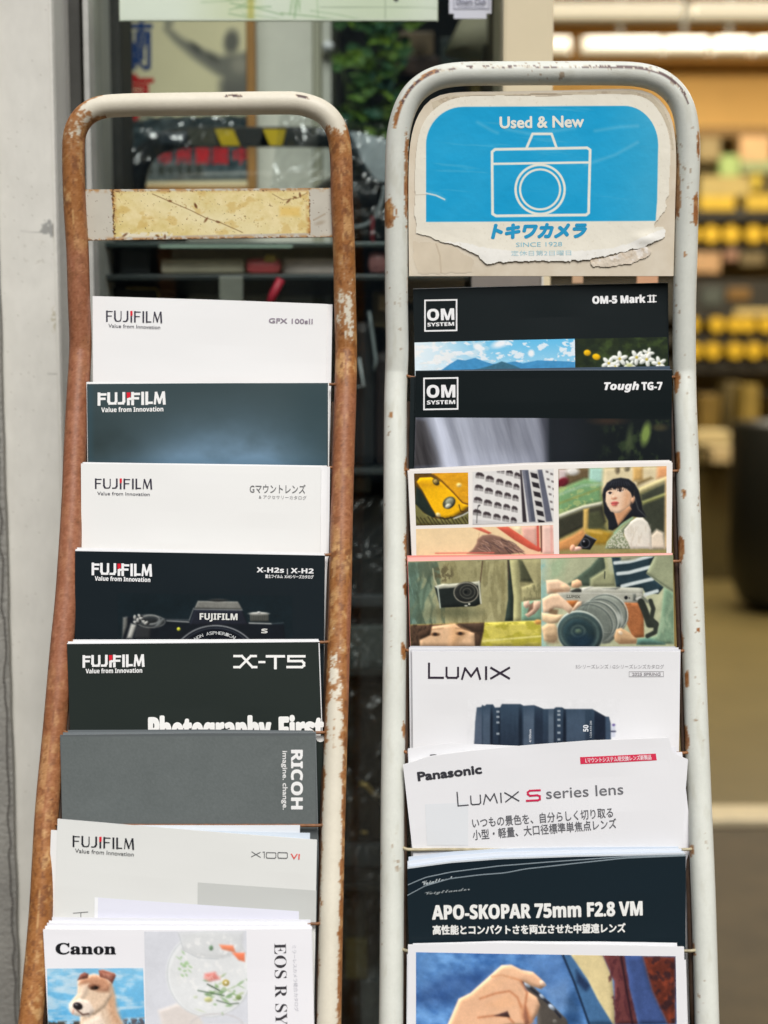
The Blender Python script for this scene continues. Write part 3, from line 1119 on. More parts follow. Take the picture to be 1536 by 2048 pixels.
disp('camera_box', 706, 742, 952, 985, (92, 98, 92), 'grey box just under the shelf between the racks', 'box', 1.70, 0.15)
disp('camera_box', 690, 790, 990, 1330, (30, 38, 42), 'dark camera carton wrapped in plastic between the racks', 'carton', 1.72, 0.2)
disp('camera_box', 700, 770, 1190, 1215, (70, 76, 80), 'slate strip label on the wrapped dark carton', 'label', 1.705, 0.01)
disp('camera_box', 696, 775, 1252, 1332, (96, 104, 102), 'grey card standing on the lower shelf between the racks', 'card', 1.70, 0.01)
disp('camera_box', 684, 790, 1360, 1768, (16, 22, 26), 'glossy black carton on the lowest shelf between the racks', 'carton', 1.72, 0.2, 0.003, 0.15)
disp('camera_box', 684, 765, 1690, 1735, (70, 80, 86), 'slate grey carton low in the gap between the racks', 'carton', 1.705, 0.012)
disp('camera_box', 684, 730, 1800, 1900, (90, 92, 84), 'grey carton at the foot of the gap between the racks', 'carton', 1.70, 0.15)
disp('camera_box', 690, 735, 1880, 1960, (126, 116, 70), 'khaki carton at the foot of the gap between the racks', 'carton', 1.69, 0.1)
disp('camera_box', 722, 790, 1960, 2080, (120, 128, 130), 'pale grey carton at the foot of the gap between the racks', 'carton', 1.69, 0.15)
disp('brass_clip', 0, 1, 0, 1, (0, 0, 0), 'x', 'x', 1.7) if False else None
o = tube('gold_highlight', [at(718, 1566, 1.70), at(734, 1572, 1.70), at(742, 1582, 1.70), at(756, 1596, 1.70)], 0.0035, mat('golden', (206, 176, 104), 0.3, metal=0.6), None, 8)  # gold highlight on the glossy carton, modelled as a metal bar
tag(o, 'brass highlight modelled on the black carton between the racks', 'glint')
o = tube('gold_highlight', [at(722, 1664, 1.70), at(736, 1666, 1.70)], 0.0025, mat('golden', (206, 176, 104), 0.3, metal=0.6), None, 8)  # second, smaller gold highlight modelled the same way
tag(o, 'tiny brass highlight modelled lower on the black carton between the racks', 'glint')
o = box('grey_placard', (at(943, 560, 1.44).x, 1.44, at(943, 640, 1.44).z), (at(1082, 560, 1.44).x, 1.45, at(943, 520, 1.44).z), mat('placard_grey', (128, 122, 116), 0.5, noise=0.06), None, 0.001)
tag(o, 'grey placard showing in the gap under the sign board', 'placard')
bm = bmesh.new()
box('placard_edge', (at(1082, 560, 1.44).x + 0.0002, 1.438, at(943, 640, 1.44).z), (at(1087, 560, 1.44).x, 1.45, at(943, 520, 1.44).z), WHITE, o)
bm.free()
disp('price_tag', 1145, 1166, 545, 566, (214, 176, 140), 'small peach price tag under the sign board', 'tag', 1.46, 0.002, 0)
disp('price_tag', 1274, 1316, 545, 568, (220, 168, 130), 'wide peach price tag under the sign board', 'tag', 1.46, 0.002, 0)


def crumple(name, quad, y, amp, seed, label, cat, freq=40.0, parent=None, mname='clear_film'):
    """a sheet of crumpled clear plastic"""
    (ax, ay), (bx, by), (cx, cy), (dx, dy) = quad
    n = 70
    S, T = np.meshgrid(np.linspace(0, 1, n), np.linspace(0, 1, n))
    X = (ax * (1 - S) + bx * S) * (1 - T) + (dx * (1 - S) + cx * S) * T
    Y = (ay * (1 - S) + by * S) * (1 - T) + (dy * (1 - S) + cy * S) * T
    freq *= 2.0
    r1 = 1 - 2 * np.abs(fbm(X / freq, Y / freq * 0.7, seed, 2) - 0.5)
    r2 = 1 - 2 * np.abs(fbm((X + Y) / freq * 1.6, (X - Y) / freq * 0.8, seed + 5, 2) - 0.5)
    D = (r1 + r2 * 0.6) * amp
    d = ray(X, Y)
    P = CAMP + d * ((y - D) / d[..., 1])[..., None]
    o = mesh_np(name, P.reshape(-1, 3), grid_faces(n, n), glass_mat(mname, (240, 243, 243), 0.22 if mname == 'clear_film' else 0.32, 1.5, 0.10 if mname == 'clear_film' else 0.03), parent, smooth=True)
    if label:
        tag(o, label, cat)
    return o


# dark arched handle with hazard tape, wrapped in clear film
HY = 1.80
hb = empty('wrapped_handle', tuple(at(290, 330, HY)), 'black arched handle with black and yellow tape, wrapped in clear film', 'handle')
pts = catmull([tuple(at(x, y, HY)) for x, y in ((270, 420), (272, 370), (280, 330), (300, 300), (330, 284), (370, 276), (420, 274), (520, 274), (600, 274), (662, 276))], 0.006)
tube('handle_arch', pts, 0.0125, mat('handle_black', (24, 27, 30), 0.35), hb, 14)
box('grip_plate', tuple(at(318, 288, HY - 0.016)), tuple(a + b for a, b in zip(at(372, 264, HY - 0.016), (0, 0.004, 0))), mat('grip_slate', (52, 60, 68), 0.4), hb, 0.003)
ty = HY - 0.0155


def taped(px0, px1, py0, py1, lean, m_, nm):
    q = [at(px0, py0, ty), at(px1, py0, ty), at(px1 + lean, py1, ty), at(px0 + lean, py1, ty)]
    V = [tuple(p) for p in q] + [(p.x, p.y + 0.004, p.z) for p in q]
    mesh_np(nm, V, [(3, 2, 1, 0), (4, 5, 6, 7), (0, 1, 5, 4), (1, 2, 6, 5), (2, 3, 7, 6), (3, 0, 4, 7)], m_, hb)


tb, tyel = mat('tape_black', (26, 28, 24), 0.5), mat('tape_yellow', (196, 168, 16), 0.45)
taped(374, 428, 258, 291, 8, mat('tape_olive', (60, 60, 46), 0.5), 'tape_segment')
taped(429, 466, 258, 291, 14, tyel, 'tape_segment')
taped(467, 526, 258, 291, 14, tb, 'tape_segment')
taped(527, 572, 258, 291, -8, tyel, 'tape_segment')
taped(573, 640, 258, 291, -4, tb, 'tape_segment')
crumple('clear_film', [(255, 240), (500, 225), (470, 262), (270, 330)], HY - 0.02, 0.016, 3, None, None, 26, hb)
crumple('clear_film', [(560, 225), (772, 250), (776, 400), (540, 385)], HY - 0.03, 0.03, 8, None, None, 34, hb)

# padded black bag with pale flap between the handles of the racks
bg_ = empty('camera_bag', tuple(at(735, 400, 1.82)), 'black padded bag with a pale flap in crinkled plastic between the rack handles', 'bag')
bm = bmesh.new()
bmesh.ops.create_uvsphere(bm, u_segments=32, v_segments=20, radius=1)
bmesh.ops.scale(bm, vec=(0.055, 0.05, 0.042), verts=bm.verts)
o = bm_obj('bag_body', bm, mat('bag_black', (24, 28, 32), 0.4, bump=0.2, bscale=80), bg_, True)
o.location = bg_.matrix_world.inverted() @ at(706, 412, 1.83)
o.matrix_parent_inverse.identity()
fl = [at(x, y, 1.775 + 0.0004 * k) for k, (x, y) in enumerate(((690, 262), (720, 265), (775, 280), (790, 365), (756, 362), (735, 340), (712, 318)))]
bm = bmesh.new()
f = bm.faces.new([bm.verts.new(p) for p in fl])
r = bmesh.ops.extrude_face_region(bm, geom=[f])
bmesh.ops.translate(bm, vec=(0, 0.006, 0), verts=[v for v in r['geom'] if isinstance(v, bmesh.types.BMVert)])
bm_obj('bag_flap', bm, mat('flap_blue', (212, 222, 228), 0.4, noise=0.15, nscale=60), bg_)
tube('bag_seam', catmull([tuple(at(x, y, 1.762)) for x, y in ((690, 260), (705, 290), (724, 330), (745, 362))], 0.004), 0.004, mat('seam_dark', (50, 60, 68), 0.4), bg_, 8)
tube('bag_piping', catmull([tuple(at(x, y, 1.765)) for x, y in ((700, 456), (730, 450), (752, 432), (764, 400), (770, 372))], 0.004), 0.0022, mat('piping_pale', (206, 214, 218), 0.35), bg_, 8)
o = tube('red_cord', [at(745, 432, 1.75), at(744, 470, 1.75), at(748, 502, 1.75)], 0.0022, mat('cord_red', (170, 44, 52), 0.5), None, 8)
tag(o, 'short red cord hanging beside the black padded bag', 'cord')
crumple('plastic_wrap', [(690, 420), (790, 410), (790, 475), (690, 475)], 1.755, 0.02, 12, 'crinkled clear plastic under the padded bag', 'plastic wrap', 22)
crumple('plastic_wrap', [(686, 1000), (790, 1000), (790, 1190), (686, 1190)], 1.69, 0.03, 15, 'crinkled clear plastic over the dark camera carton', 'plastic wrap', 30, mname='dull_film')
crumple('plastic_wrap', [(690, 1238), (790, 1238), (790, 1336), (690, 1336)], 1.685, 0.02, 17, 'crinkled clear plastic over the grey card', 'plastic wrap', 18, mname='dull_film')
crumple('plastic_wrap', [(680, 1380), (790, 1380), (790, 1760), (680, 1760)], 1.69, 0.04, 19, 'crinkled clear plastic over the glossy black carton', 'plastic wrap', 36, mname='dull_film')
crumple('plastic_wrap', [(680, 1790), (790, 1790), (790, 2070), (680, 2070)], 1.68, 0.04, 23, 'crinkled clear plastic over the cartons at the foot', 'plastic wrap', 30, mname='dull_film')


# ================================================================ RACKS
class Rack:
    pass


def build_rack(name, label, lean, y_ref_px, path, bend_y, r, paint, foot_extra, cat='display rack'):
    k = Rack()
    a = math.radians(lean)
    k.N = np.array([0, -math.cos(a), math.sin(a)])
    d = ray(768, y_ref_px)
    k.P = CAMP + d * (1.19 / d[1])
    k.lean = a
    # handle: upright plane through the bend
    pb = on_plane(768.0, float(bend_y), k.P, k.N)
    k.HY = float(pb[1])

    def depth_pt(x, y):
        q = on_plane(x, y, k.P, k.N)
        if q[1] > k.HY:                         # above the bend the frame stands upright
            dd = ray(x, y)
            q = CAMP + dd * (k.HY / dd[1])
        return q
    k.depth_pt = depth_pt
    px = catmull(path, 1.6)
    P = np.array([depth_pt(x, y) for x, y in px])
    # soften the bend where the handle meets the sloping legs
    for _ in range(24):
        w = P.copy()
        w[1:-1] = (P[:-2] + 2 * P[1:-1] + P[2:]) / 4
        P[3:-3] = w[3:-3]
    # carry both legs on down to the pavement
    def leg(p, q):
        t = p - q
        t /= np.linalg.norm(t)
        n = int(p[2] / (-t[2]) / 0.02)
        return np.array([p + t * (p[2] / -t[2]) * (i + 1) / n for i in range(n)])
    L0 = leg(P[0], P[56])[::-1]
    L1 = leg(P[-1], P[-57])
    pxa = np.concatenate([np.array([proj(p) for p in L0]), px, np.array([proj(p) for p in L1])])
    P = np.concatenate([L0, P, L1])
    seg = 40
    V, F = tube_mesh(P, r, seg, True, ref=np.array([0, -1.0, 0]))
    s = np.concatenate([[0], np.cumsum(np.hypot(*np.diff(pxa, axis=0).T))])
    phi = np.arange(seg) / seg * 2 * PI
    phi = np.where(phi > PI, phi - 2 * PI, phi)
    Sg = np.repeat(s[:, None], seg, 1)
    PH = np.repeat(phi[None, :], len(s), 0)
    CX = np.repeat(pxa[:, :1], seg, 1)
    CY_ = np.repeat(pxa[:, 1:], seg, 1)
    C = paint(Sg, PH, CX, CY_)
    k.root = empty(name, ((P[0][0] + P[-1][0]) / 2, float(P[0][1]), 0.0), label, cat)
    mesh_np('tube_frame', V, F, print_mat('worn_paint', 0.48, 0.12, 900.0, 0.4), k.root, colours=C.reshape(-1, 3), smooth=True)
    for e in (P[0], P[-1]):
        bm = bmesh.new()
        bmesh.ops.create_cone(bm, cap_ends=True, segments=20, radius1=r * 1.35, radius2=r * 1.25, depth=0.03)
        bmesh.ops.translate(bm, vec=(e[0], e[1], 0.0155), verts=bm.verts)
        bm_obj('rubber_foot', bm, mat('foot_rubber', (30, 30, 30), 0.8), k.root, True)
    # prop leg behind, from the handle down to the pavement
    top = (P[0] * 0 + depth_pt(path[0][0] * 0.5 + path[-1][0] * 0.5, bend_y - 30))
    tube('prop_leg', [top + np.array((0, 0.012, 0)), np.array((top[0], 1.40, 0.005))], 0.006, mat('prop_steel', (120, 112, 100), 0.5, metal=0.4), k.root, 10)
    return k


def rust_paint(base, rust_fn, seed, dark=(92, 52, 34)):
    def f(S, PH, CX, CY_):
        v = PH * 22
        vv = np.abs(v)
        n1 = fbm(S / 26, vv / 20 + np.sign(PH) * 7, seed)
        n2 = fbm(S / 6, vv / 5 + np.sign(PH) * 31, seed + 9)
        n3 = fbm(S / 70, vv / 60, seed + 4)
        amt = rust_fn(S, PH, CX, CY_)
        m = sstep(-0.06, 0.16, amt - (n1 * 0.55 + n2 * 0.45) * 0.9 + 0.0)
        C = np.empty(S.shape + (3,))
        C[:] = base
        C += ((n3 - 0.5) * 16 + (n2 - 0.5) * 8)[..., None]
        hot = np.array((158, 104, 56))
        red = np.array((152, 97, 72))
        gold = np.array((200, 158, 106))
        mixr = np.clip((amt - 0.78) * 3.6, 0, 1)[..., None]
        R = hot * (1 - mixr) + red * mixr
        g = sstep(0.5, 0.66, n1)[..., None] * (1 - mixr) * 0.8
        R = R * (1 - g) + gold * g
        R = R + ((n2 - 0.5) * 30 + (n3 - 0.5) * 26 + (fbm(S / 2.6, vv / 2.6, seed + 40, 2) - 0.5) * 34)[..., None]
        dk = sstep(0.56, 0.7, fbm(S / 14 + 5, vv / 9 + np.sign(PH) * 3, seed + 33))[..., None] * (1 - mixr * 0.6) * 0.55
        R = R + (np.array((104, 62, 36)) - R) * dk
        edge = np.clip(m * (1 - m) * 4, 0, 1)[..., None]
        C = C + (R - C) * m[..., None]
        C += (np.array((150, 92, 44)) - C) * edge * 0.6
        p = 0.6 * sstep(0.8, 0.86, fbm(S / 4.5, vv / 4.5 + np.sign(PH) * 5, seed + 21, 2)) * sstep(0.3, 0.6, amt)
        C += (np.array(dark) - C) * (p * 0.8)[..., None]
        return C
    return f


def chips(C, S, PH, phi0, width, s_ok, seed, col, thr=0.52, hal=(176, 150, 110)):
    n = fbm(S / 14, PH * 2.0, seed) * 0.45 + fbm(S / 6, PH * 4.5, seed + 3, 3) * 0.55
    band = np.exp(-((PH - phi0 - (fbm(S / 40, S * 0, seed + 8) - 0.5) * 0.3) / width) ** 2) * s_ok
    m = sstep(thr, thr + 0.04, n * 0.55 + band * 0.42)
    h = sstep(thr - 0.05, thr, n * 0.55 + band * 0.42) * (1 - m)
    C += (np.array(hal) - C) * (h * 0.35)[..., None]
    C += (np.array(col) - C) * (m * 0.95)[..., None]
    return C


def left_rust(S, PH, CX, CY_):
    a = np.zeros_like(S)
    left = CX < 400
    yl = CY_
    ll = np.interp(yl, [205, 225, 260, 300, 340, 400, 460, 520, 1300, 1450, 1650, 1760, 1900, 2050, 2600], [0.05, 0.4, 0.5, 0.58, 0.66, 0.74, 0.82, 1.0, 1.02, 0.92, 0.86, 0.72, 0.74, 0.8, 0.8])
    rl = np.interp(yl, [205, 225, 250, 280, 330, 470, 520, 560, 640, 720, 800, 1060, 1150, 1220, 1300, 1420, 1600, 2050, 2600], [0.03, 0.12, 0.3, 0.6, 0.84, 0.8, 0.6, 0.5, 0.44, 0.7, 0.95, 0.92, 0.62, 0.72, 0.55, 0.34, 0.18, 0.14, 0.2])
    a = np.where(left, ll, rl)
    # rust creeps in from the edges of the bar
    edge = sstep(0.55, 1.3, np.abs(PH)) * np.where(left, np.interp(yl, [200, 330, 480], [0.55, 0.3, 0.0]), np.interp(yl, [205, 260, 1100, 1250, 2050], [0.0, 0.15, 0.1, 0.32, 0.26]))
    outer = sstep(0.2, 1.1, -PH) * np.where(left, 0.0, np.interp(yl, [1100, 1250, 1500, 2050], [0, 0.34, 0.3, 0.32]))
    top = (CX > 210) & (CX < 610) & (CY_ < 250)
    edge = np.where(top, 0.16 * sstep(0.8, 1.3, PH), edge)
    return a + edge + outer


_lp = rust_paint((216, 209, 190), left_rust, 3)


def left_paint(S, PH, CX, CY_):
    C = _lp(S, PH, CX, CY_)
    ok = ((CX > 200) & (CX < 640) & (CY_ < 260)).astype(float)
    seg = np.maximum(np.exp(-((CX - 470) / 34) ** 2), np.exp(-((CX - 605) / 30) ** 2)) + 0.35 * np.exp(-((CX - 320) / 90) ** 2) + 0.5 * np.exp(-((CX - 225) / 22) ** 2)
    C = chips(C, S, PH, -0.55, 0.3, ok * np.clip(seg, 0, 1), 41, (66, 40, 36), 0.58)
    return C


def right_rust(S, PH, CX, CY_):
    a = np.full_like(S, 0.02)
    for cx, cy, rx, ry, s in ((778, 425, 16, 34, 0.5), (812, 360, 7, 120, 0.38), (1353, 360, 8, 90, 0.45), (1388, 420, 8, 40, 0.62), (1392, 285, 6, 40, 0.4), (786, 235, 14, 40, 0.0),
                              (812, 940, 7, 30, 0.42), (812, 1100, 7, 60, 0.36), (810, 1180, 6, 20, 0.4), (806, 1305, 7, 26, 0.45), (806, 1460, 7, 24, 0.36), (1352, 765, 6, 24, 0.5),
                              (1353, 925, 6, 24, 0.5), (1360, 1100, 7, 30, 0.55), (1363, 1290, 6, 26, 0.5), (1370, 1480, 9, 40, 0.46), (1380, 1700, 8, 20, 0.4), (1384, 1900, 8, 24, 0.55),
                              (1364, 990, 5, 18, 0.42), (1392, 1262, 5, 6, 0.42), (1366, 510, 4, 12, 0.4), (782, 835, 4, 8, 0.4), (1372, 1360, 4, 26, 0.4)):
        xx = CX + np.sin(PH) * 22 * np.where(CX < 1085, 1, -1)
        a = np.maximum(a, (0.3 + s) * np.exp(-((xx - cx) / rx) ** 2 - ((CY_ - cy) / ry) ** 2))
    # heel of the left bend, rubbed through to rust
    hb_ = np.exp(-((PH + 0.45) / 0.28) ** 2) * ((CX < 880) & (CX > 775) & (CY_ < 262)) * (CY_ > 148)
    return np.maximum(a, hb_ * 0.62)


_rp = rust_paint((214, 216, 206), right_rust, 17)


def right_paint(S, PH, CX, CY_):
    C = _rp(S, PH, CX, CY_)
    gr = sstep(0.56, 0.74, fbm(S / 60, PH * 1.6, 71)) * 0.22
    C += (np.array((176, 172, 152)) - C) * gr[..., None]
    dots = sstep(0.8, 0.86, fbm(S / 7, np.abs(PH) * 3.2 + np.sign(PH) * 9, 83, 1)) * sstep(0.6, 0.75, fbm(S / 90, PH * 1.2, 91, 2)) * 0.6
    C += (np.array((140, 112, 84)) - C) * dots[..., None]
    ok = ((CX > 800) & (CX < 1390) & (CY_ < 215)).astype(float)
    den = np.interp(CX, [800, 850, 930, 1000, 1080, 1180, 1230, 1330, 1360, 1375], [0.75, 0.7, 0.6, 0.62, 0.55, 0.8, 0.95, 0.95, 0.8, 0.0])
    C = chips(C, S, PH, -0.38, 0.2, ok * den, 52, (84, 58, 56), 0.525)
    return C


PATH_L = [(56, 2110), (61, 2048), (81, 1840), (94, 1620), (110, 1450), (123, 1300), (133, 1200), (140, 1100), (146, 1000), (150, 900), (155, 800), (160, 720), (161, 680), (158, 600), (155, 500), (149, 400), (147, 300),
          (151, 262), (168, 233), (197, 216), (240, 211), (320, 209), (400, 208), (560, 206), (602, 208), (645, 224), (670, 253), (681, 300), (684, 400), (688, 500), (690, 600), (692, 690), (691, 780), (687, 900),
          (684, 1000), (681, 1150), (680, 1200), (674, 1400), (668, 1600), (663, 1800), (658, 2048), (656, 2110)]
PATH_R = [(781, 2110), (782, 2048), (784, 1800), (785, 1600), (788, 1400), (790, 1200), (790, 1000), (791, 800), (794, 700), (793, 600), (792.5, 400), (794, 300), (799, 255), (812, 213), (832, 182), (866, 159), (912, 149), (1000, 147),
          (1100, 146.5), (1230, 147), (1280, 150), (1318, 161), (1345, 181), (1363, 208), (1373, 245), (1377, 300), (1374, 400), (1372, 500), (1369, 600), (1368.5, 700), (1370, 800), (1374, 900), (1377, 1000), (1384, 1200),
          (1391, 1400), (1399, 1600), (1407, 1800), (1414, 2048), (1416, 2110)]
RK_L = build_rack('magazine_rack', 'rust-brown tube rack with a narrow plate under its handle', 18.6, 1100, PATH_L, 700, 0.0096, left_paint, 0)
RK_R = build_rack('magazine_rack', 'pale cream tube rack with a blue camera sign board', 14.6, 1100, PATH_R, 745, 0.0098, right_paint, 0)

# ---- plate under the rusty rack's handle
pls = Surf((0, RK_L.HY + 0.002, 0), (0, -1, 0))
plq = [(170, 379), (664, 376), (666, 474), (172, 481)]
V = [pls.pt(*q, 0.0) for q in plq] + [pls.pt(*q, -0.004) for q in plq]
plate = mesh_np('name_plate', np.array(V), [(3, 2, 1, 0), (4, 5, 6, 7), (0, 1, 5, 4), (1, 2, 6, 5), (2, 3, 7, 6), (3, 0, 4, 7)], mat('plate_cream', (200, 190, 160), 0.5), RK_L.root)
pls.obj = plate


def paint_plate(a):
    X, Y = a.X, a.Y
    t = (X - 170) / 494
    top = 379 - 3 * t
    bot = 481 - 7 * t
    a.C[:] = (199, 194, 180)
    a.grain(40, 8, 2)
    n = fbm(X / 9, Y / 9, 4)
    n2 = fbm(X / 3, Y / 3, 6)
    lab = a.m_poly([(224, 383), (618, 381), (620, 466), (228, 474)], 2)
    yel = np.array((226, 208, 148))[None, None] + (fbm(X / 50, Y / 30, 3) - 0.5)[..., None] * np.array((30, 34, 60)) + (n - 0.5)[..., None] * np.array((20, 24, 36))
    a.C += (yel - a.C) * lab[..., None]
    # paler rubbed diagonal and brown blotches
    a.put(a.m_poly([(270, 384), (350, 384), (560, 468), (420, 470)], 60) * lab, (240, 232, 196), 0.6)
    a.put(sstep(0.6, 0.72, fbm(X / 30, Y / 20, 14)) * lab, (206, 172, 96), 0.5)
    a.put(sstep(0.66, 0.72, n2 * 0.6 + n * 0.4) * lab, (176, 140, 84), 0.55)
    dt, db = Y - top, bot - Y
    dl, dr = np.abs(X - 225 - (Y - 380) * 0.04), np.abs(X - 619)
    e = np.minimum(np.minimum(dt, db + 0.5), np.minimum(np.where(lab > 0, dl, 99), np.where(lab > 0, dr, 99)))
    a.put(sstep(10, 0, e) * sstep(0.35, 0.6, n), (176, 120, 62), 0.75)
    a.put(sstep(0.46, 0.52, n2 * 0.6 + np.clip(1 - dt / 7, 0, 1) * 0.28 * (lab > 0.2)), (84, 52, 36), 0.85)
    a.put(sstep(0.5, 0.56, n2 * 0.6 + np.clip(1 - db / 4, 0, 1) * 0.28), (96, 60, 40), 0.8)
    a.put(sstep(0.46, 0.52, n2 * 0.6 + np.clip(1 - dl / 5, 0, 1) * 0.26), (92, 62, 38), 0.85)
    a.put(sstep(0.52, 0.58, n2 * 0.6 + np.clip(1 - dr / 3, 0, 1) * 0.26), (110, 76, 44), 0.8)
    a.put(a.m_poly([(240, 466), (345, 464), (345, 473), (250, 475)], 4) * sstep(0.42, 0.5, n), (228, 222, 200), 0.9)
    a.line([(305, 388), (342, 404), (380, 420), (412, 436), (440, 445), (485, 465)], 1.5, (120, 86, 52), 1.6, 0.8)
    for k, (x, y) in enumerate(((340, 402), (392, 412), (412, 440), (436, 444), (391, 411), (577, 402), (590, 395), (600, 390), (250, 470), (315, 472), (330, 474))):
        a.ell(x, y, 4 + k % 3, 2.2, (110, 70, 40), k * 1.1, 2, 0.8)
    a.line([(545, 388), (566, 400), (596, 396), (614, 386)], 1.3, (130, 96, 58), 1.6, 0.7)
    a.rect(560, 414, 600, 432, (230, 190, 96), 8, 0.6)
    a.line([(628, 440), (650, 428)], 2.5, (160, 140, 116), 3, 0.7)
    a.ell(640, 446, 10, 4, (170, 156, 136), -0.3, 4, 0.7)


picture(pls, 'plate_paint', plq, paint_plate, step=1.4, lift=0.0004, rough=55)

# ---- sign board in the pale rack's handle
sgs = Surf((0, RK_R.HY - 0.002, 0), (0, -1, 0))
out = catmull([(818, 552), (817, 420), (818, 320), (824, 268), (838, 228), (862, 199), (900, 186), (1000, 183), (1150, 180), (1262, 178), (1303, 187), (1330, 212), (1345, 245), (1352, 300), (1350, 420), (1347, 552)], 14)
Vf = [sgs.pt(x, y, 0.0) for x, y in out]
Vb = [sgs.pt(x, y, -0.004) for x, y in out]
n = len(Vf)
board = mesh_np('sign_board', np.array(Vf + Vb), [tuple(range(n - 1, -1, -1)), tuple(range(n, 2 * n))] + [(i, (i + 1) % n, n + (i + 1) % n, n + i) for i in range(n)],
                mat('board_cream', (226, 216, 196), 0.55, noise=0.08, nscale=30, alt=(210, 196, 172)), RK_R.root)
sgs.obj = board
ST_OUT = [(832, 468), (829, 420), (830, 330), (836, 275), (848, 242), (870, 217), (898, 200), (940, 192), (1080, 191), (1262, 189), (1298, 200), (1322, 228), (1336, 262), (1341, 300), (1339, 360), (1338, 390), (1331, 402), (1336, 412), (1322, 430),
          (1313, 445), (1308, 454), (1325, 452), (1331, 460), (1330, 474), (1300, 488), (1275, 498), (1230, 508), (1180, 520), (1140, 523), (1090, 522), (1040, 523), (1000, 525), (972, 529), (962, 520), (950, 508), (935, 500), (905, 488), (880, 484), (858, 472)]


def torn(pts, amp, seed):
    o = []
    for k in range(len(pts)):
        a, b = np.array(pts[k], float), np.array(pts[(k + 1) % len(pts)], float)
        m = max(1, int(np.linalg.norm(b - a) / 5))
        for i in range(m):
            p = a + (b - a) * i / m
            if p[1] > 380:
                p = p + np.array((fbm(np.array(p[0] / 6), np.array(p[1] / 6), seed) - 0.5, fbm(np.array(p[0] / 6), np.array(p[1] / 6), seed + 5) - 0.5)) * amp
            o.append(tuple(p))
    return o


ST_T = torn([tuple(p) for p in catmull(ST_OUT[:16], 6)] + ST_OUT[16:], 9, 3)
# upper, still intact print: edge of the white torn band
INK_EDGE = [(820, 455), (845, 478), (880, 486), (905, 484), (935, 487), (965, 494), (1000, 500), (1040, 503), (1100, 504), (1150, 502), (1185, 500), (1230, 496), (1275, 480), (1310, 464), (1345, 450), (1345, 150), (810, 150)]


def paint_sticker(a):
    X, Y = a.X, a.Y
    a.C[:] = (240, 238, 230)
    a.grain(18, 6, 7)
    m = a.m_poly(torn(INK_EDGE, 7, 8), 1.6)
    a.put(m, (236, 231, 215))
    a.C += ((fbm(X / 60, Y / 60, 3) - 0.5) * 10 * m)[..., None]
    a.put(sstep(0.72, 0.8, fbm(X / 4, Y / 4, 5)), (206, 196, 172), 0.35)
    blue = [(852, 444)] + [(926 - 74 * math.cos(t), 290 - 76 * math.sin(t)) for t in np.linspace(0, PI / 2, 14)] + [(1248 + 68 * math.sin(t), 290 - 78 * math.cos(t)) for t in np.linspace(0, PI / 2, 14)] + [(1314, 400), (1311, 442)]
    b = a.m_poly(blue, 1.5)
    bl = np.array((34, 164, 214))[None, None] + (sstep(1180, 1330, X) * 22)[..., None] * np.array((1.2, 0.3, -0.1)) + ((fbm(X / 90, Y / 70, 6) - 0.5))[..., None] * np.array((26, 14, 10))
    a.C += (bl - a.C) * b[..., None]
    st = fbm(X / 120 + Y / 160, Y / 9 - X / 130, 12)
    a.put(sstep(0.66, 0.8, st) * b, (110, 190, 220), 0.28)
    for p in ([(955, 245), (985, 262), (995, 266)], [(1010, 258), (1060, 268), (1110, 262), (1150, 256)], [(1190, 262), (1240, 254), (1275, 252)], [(1170, 330), (1230, 310), (1275, 285)], [(860, 385), (880, 392), (890, 400)]):
        a.put(a.m_line(p, 4, 8) * b, (150, 206, 228), 0.4)
    a.put(a.m_line([(850, 386), (872, 391), (889, 399)], 3, 2), (232, 232, 224), 0.9)
    a.line([(832, 390), (854, 389)], 1.2, (190, 180, 160), 1.5)
    w = (236, 236, 224)
    a.line([(990, 299), (1174, 296), (1180, 300), (1177, 426), (1172, 430), (992, 432), (985, 428), (984, 304), (990, 299)], 5.4, w, 1.3)
    a.line([(986, 328), (1178, 325)], 4.6, w, 1.3)
    a.line([(1053, 296), (1065, 268), (1103, 268), (1113, 296)], 5.0, w, 1.3)
    a.ring(1080, 379, 49, 4.8, w, 1.3)
    a.ring(1080, 379, 40, 4.2, w, 1.3)
    a.line([(1072, 192), (1096, 192), (1122, 190.5)], 3, (160, 140, 116), 2, 0.7)


def sticker_bend(X, Y):
    e = sstep(455, 530, Y) * (0.5 + 0.5 * fbm(X / 40, Y / 40, 2)) * 0.0009 + np.exp(-((X - 1290) / 22) ** 2 - ((Y - 478) / 12) ** 2) * 0.0016
    return e + 0.0004 * fbm(X / 30, Y / 30, 9)


picture(sgs, 'sticker', [(820, 186), (1350, 186), (1350, 540), (820, 540)], paint_sticker, step=1.2, lift=0.0005, keep=lambda a: a.m_poly(ST_T, 1.0), bend=sticker_bend, rough=38)


def paint_residue(a):
    a.C[:] = (222, 210, 192)
    a.grain(14, 8, 3)
    a.put(sstep(0.55, 0.65, fbm(a.X / 12, a.Y / 12, 6)), (240, 234, 226), 0.8)
    a.put(sstep(0.62, 0.7, fbm(a.X / 7, a.Y / 7, 9)), (200, 180, 156), 0.5)


RES = torn([(1180, 522), (1220, 512), (1262, 500), (1290, 492), (1305, 500), (1296, 514), (1262, 528), (1215, 534), (1186, 534)], 8, 21)
picture(sgs, 'paper_scrap', [(1170, 480), (1315, 480), (1315, 545), (1170, 545)], paint_residue, step=1.4, lift=0.0003, keep=lambda a: a.m_poly(RES, 1.0), bend=lambda X, Y: 0.0012 * fbm(X / 16, Y / 16, 4), rough=60)
GL = torn([(824, 482), (860, 484), (905, 492), (950, 520), (945, 545), (880, 548), (838, 548), (826, 520)], 10, 27)


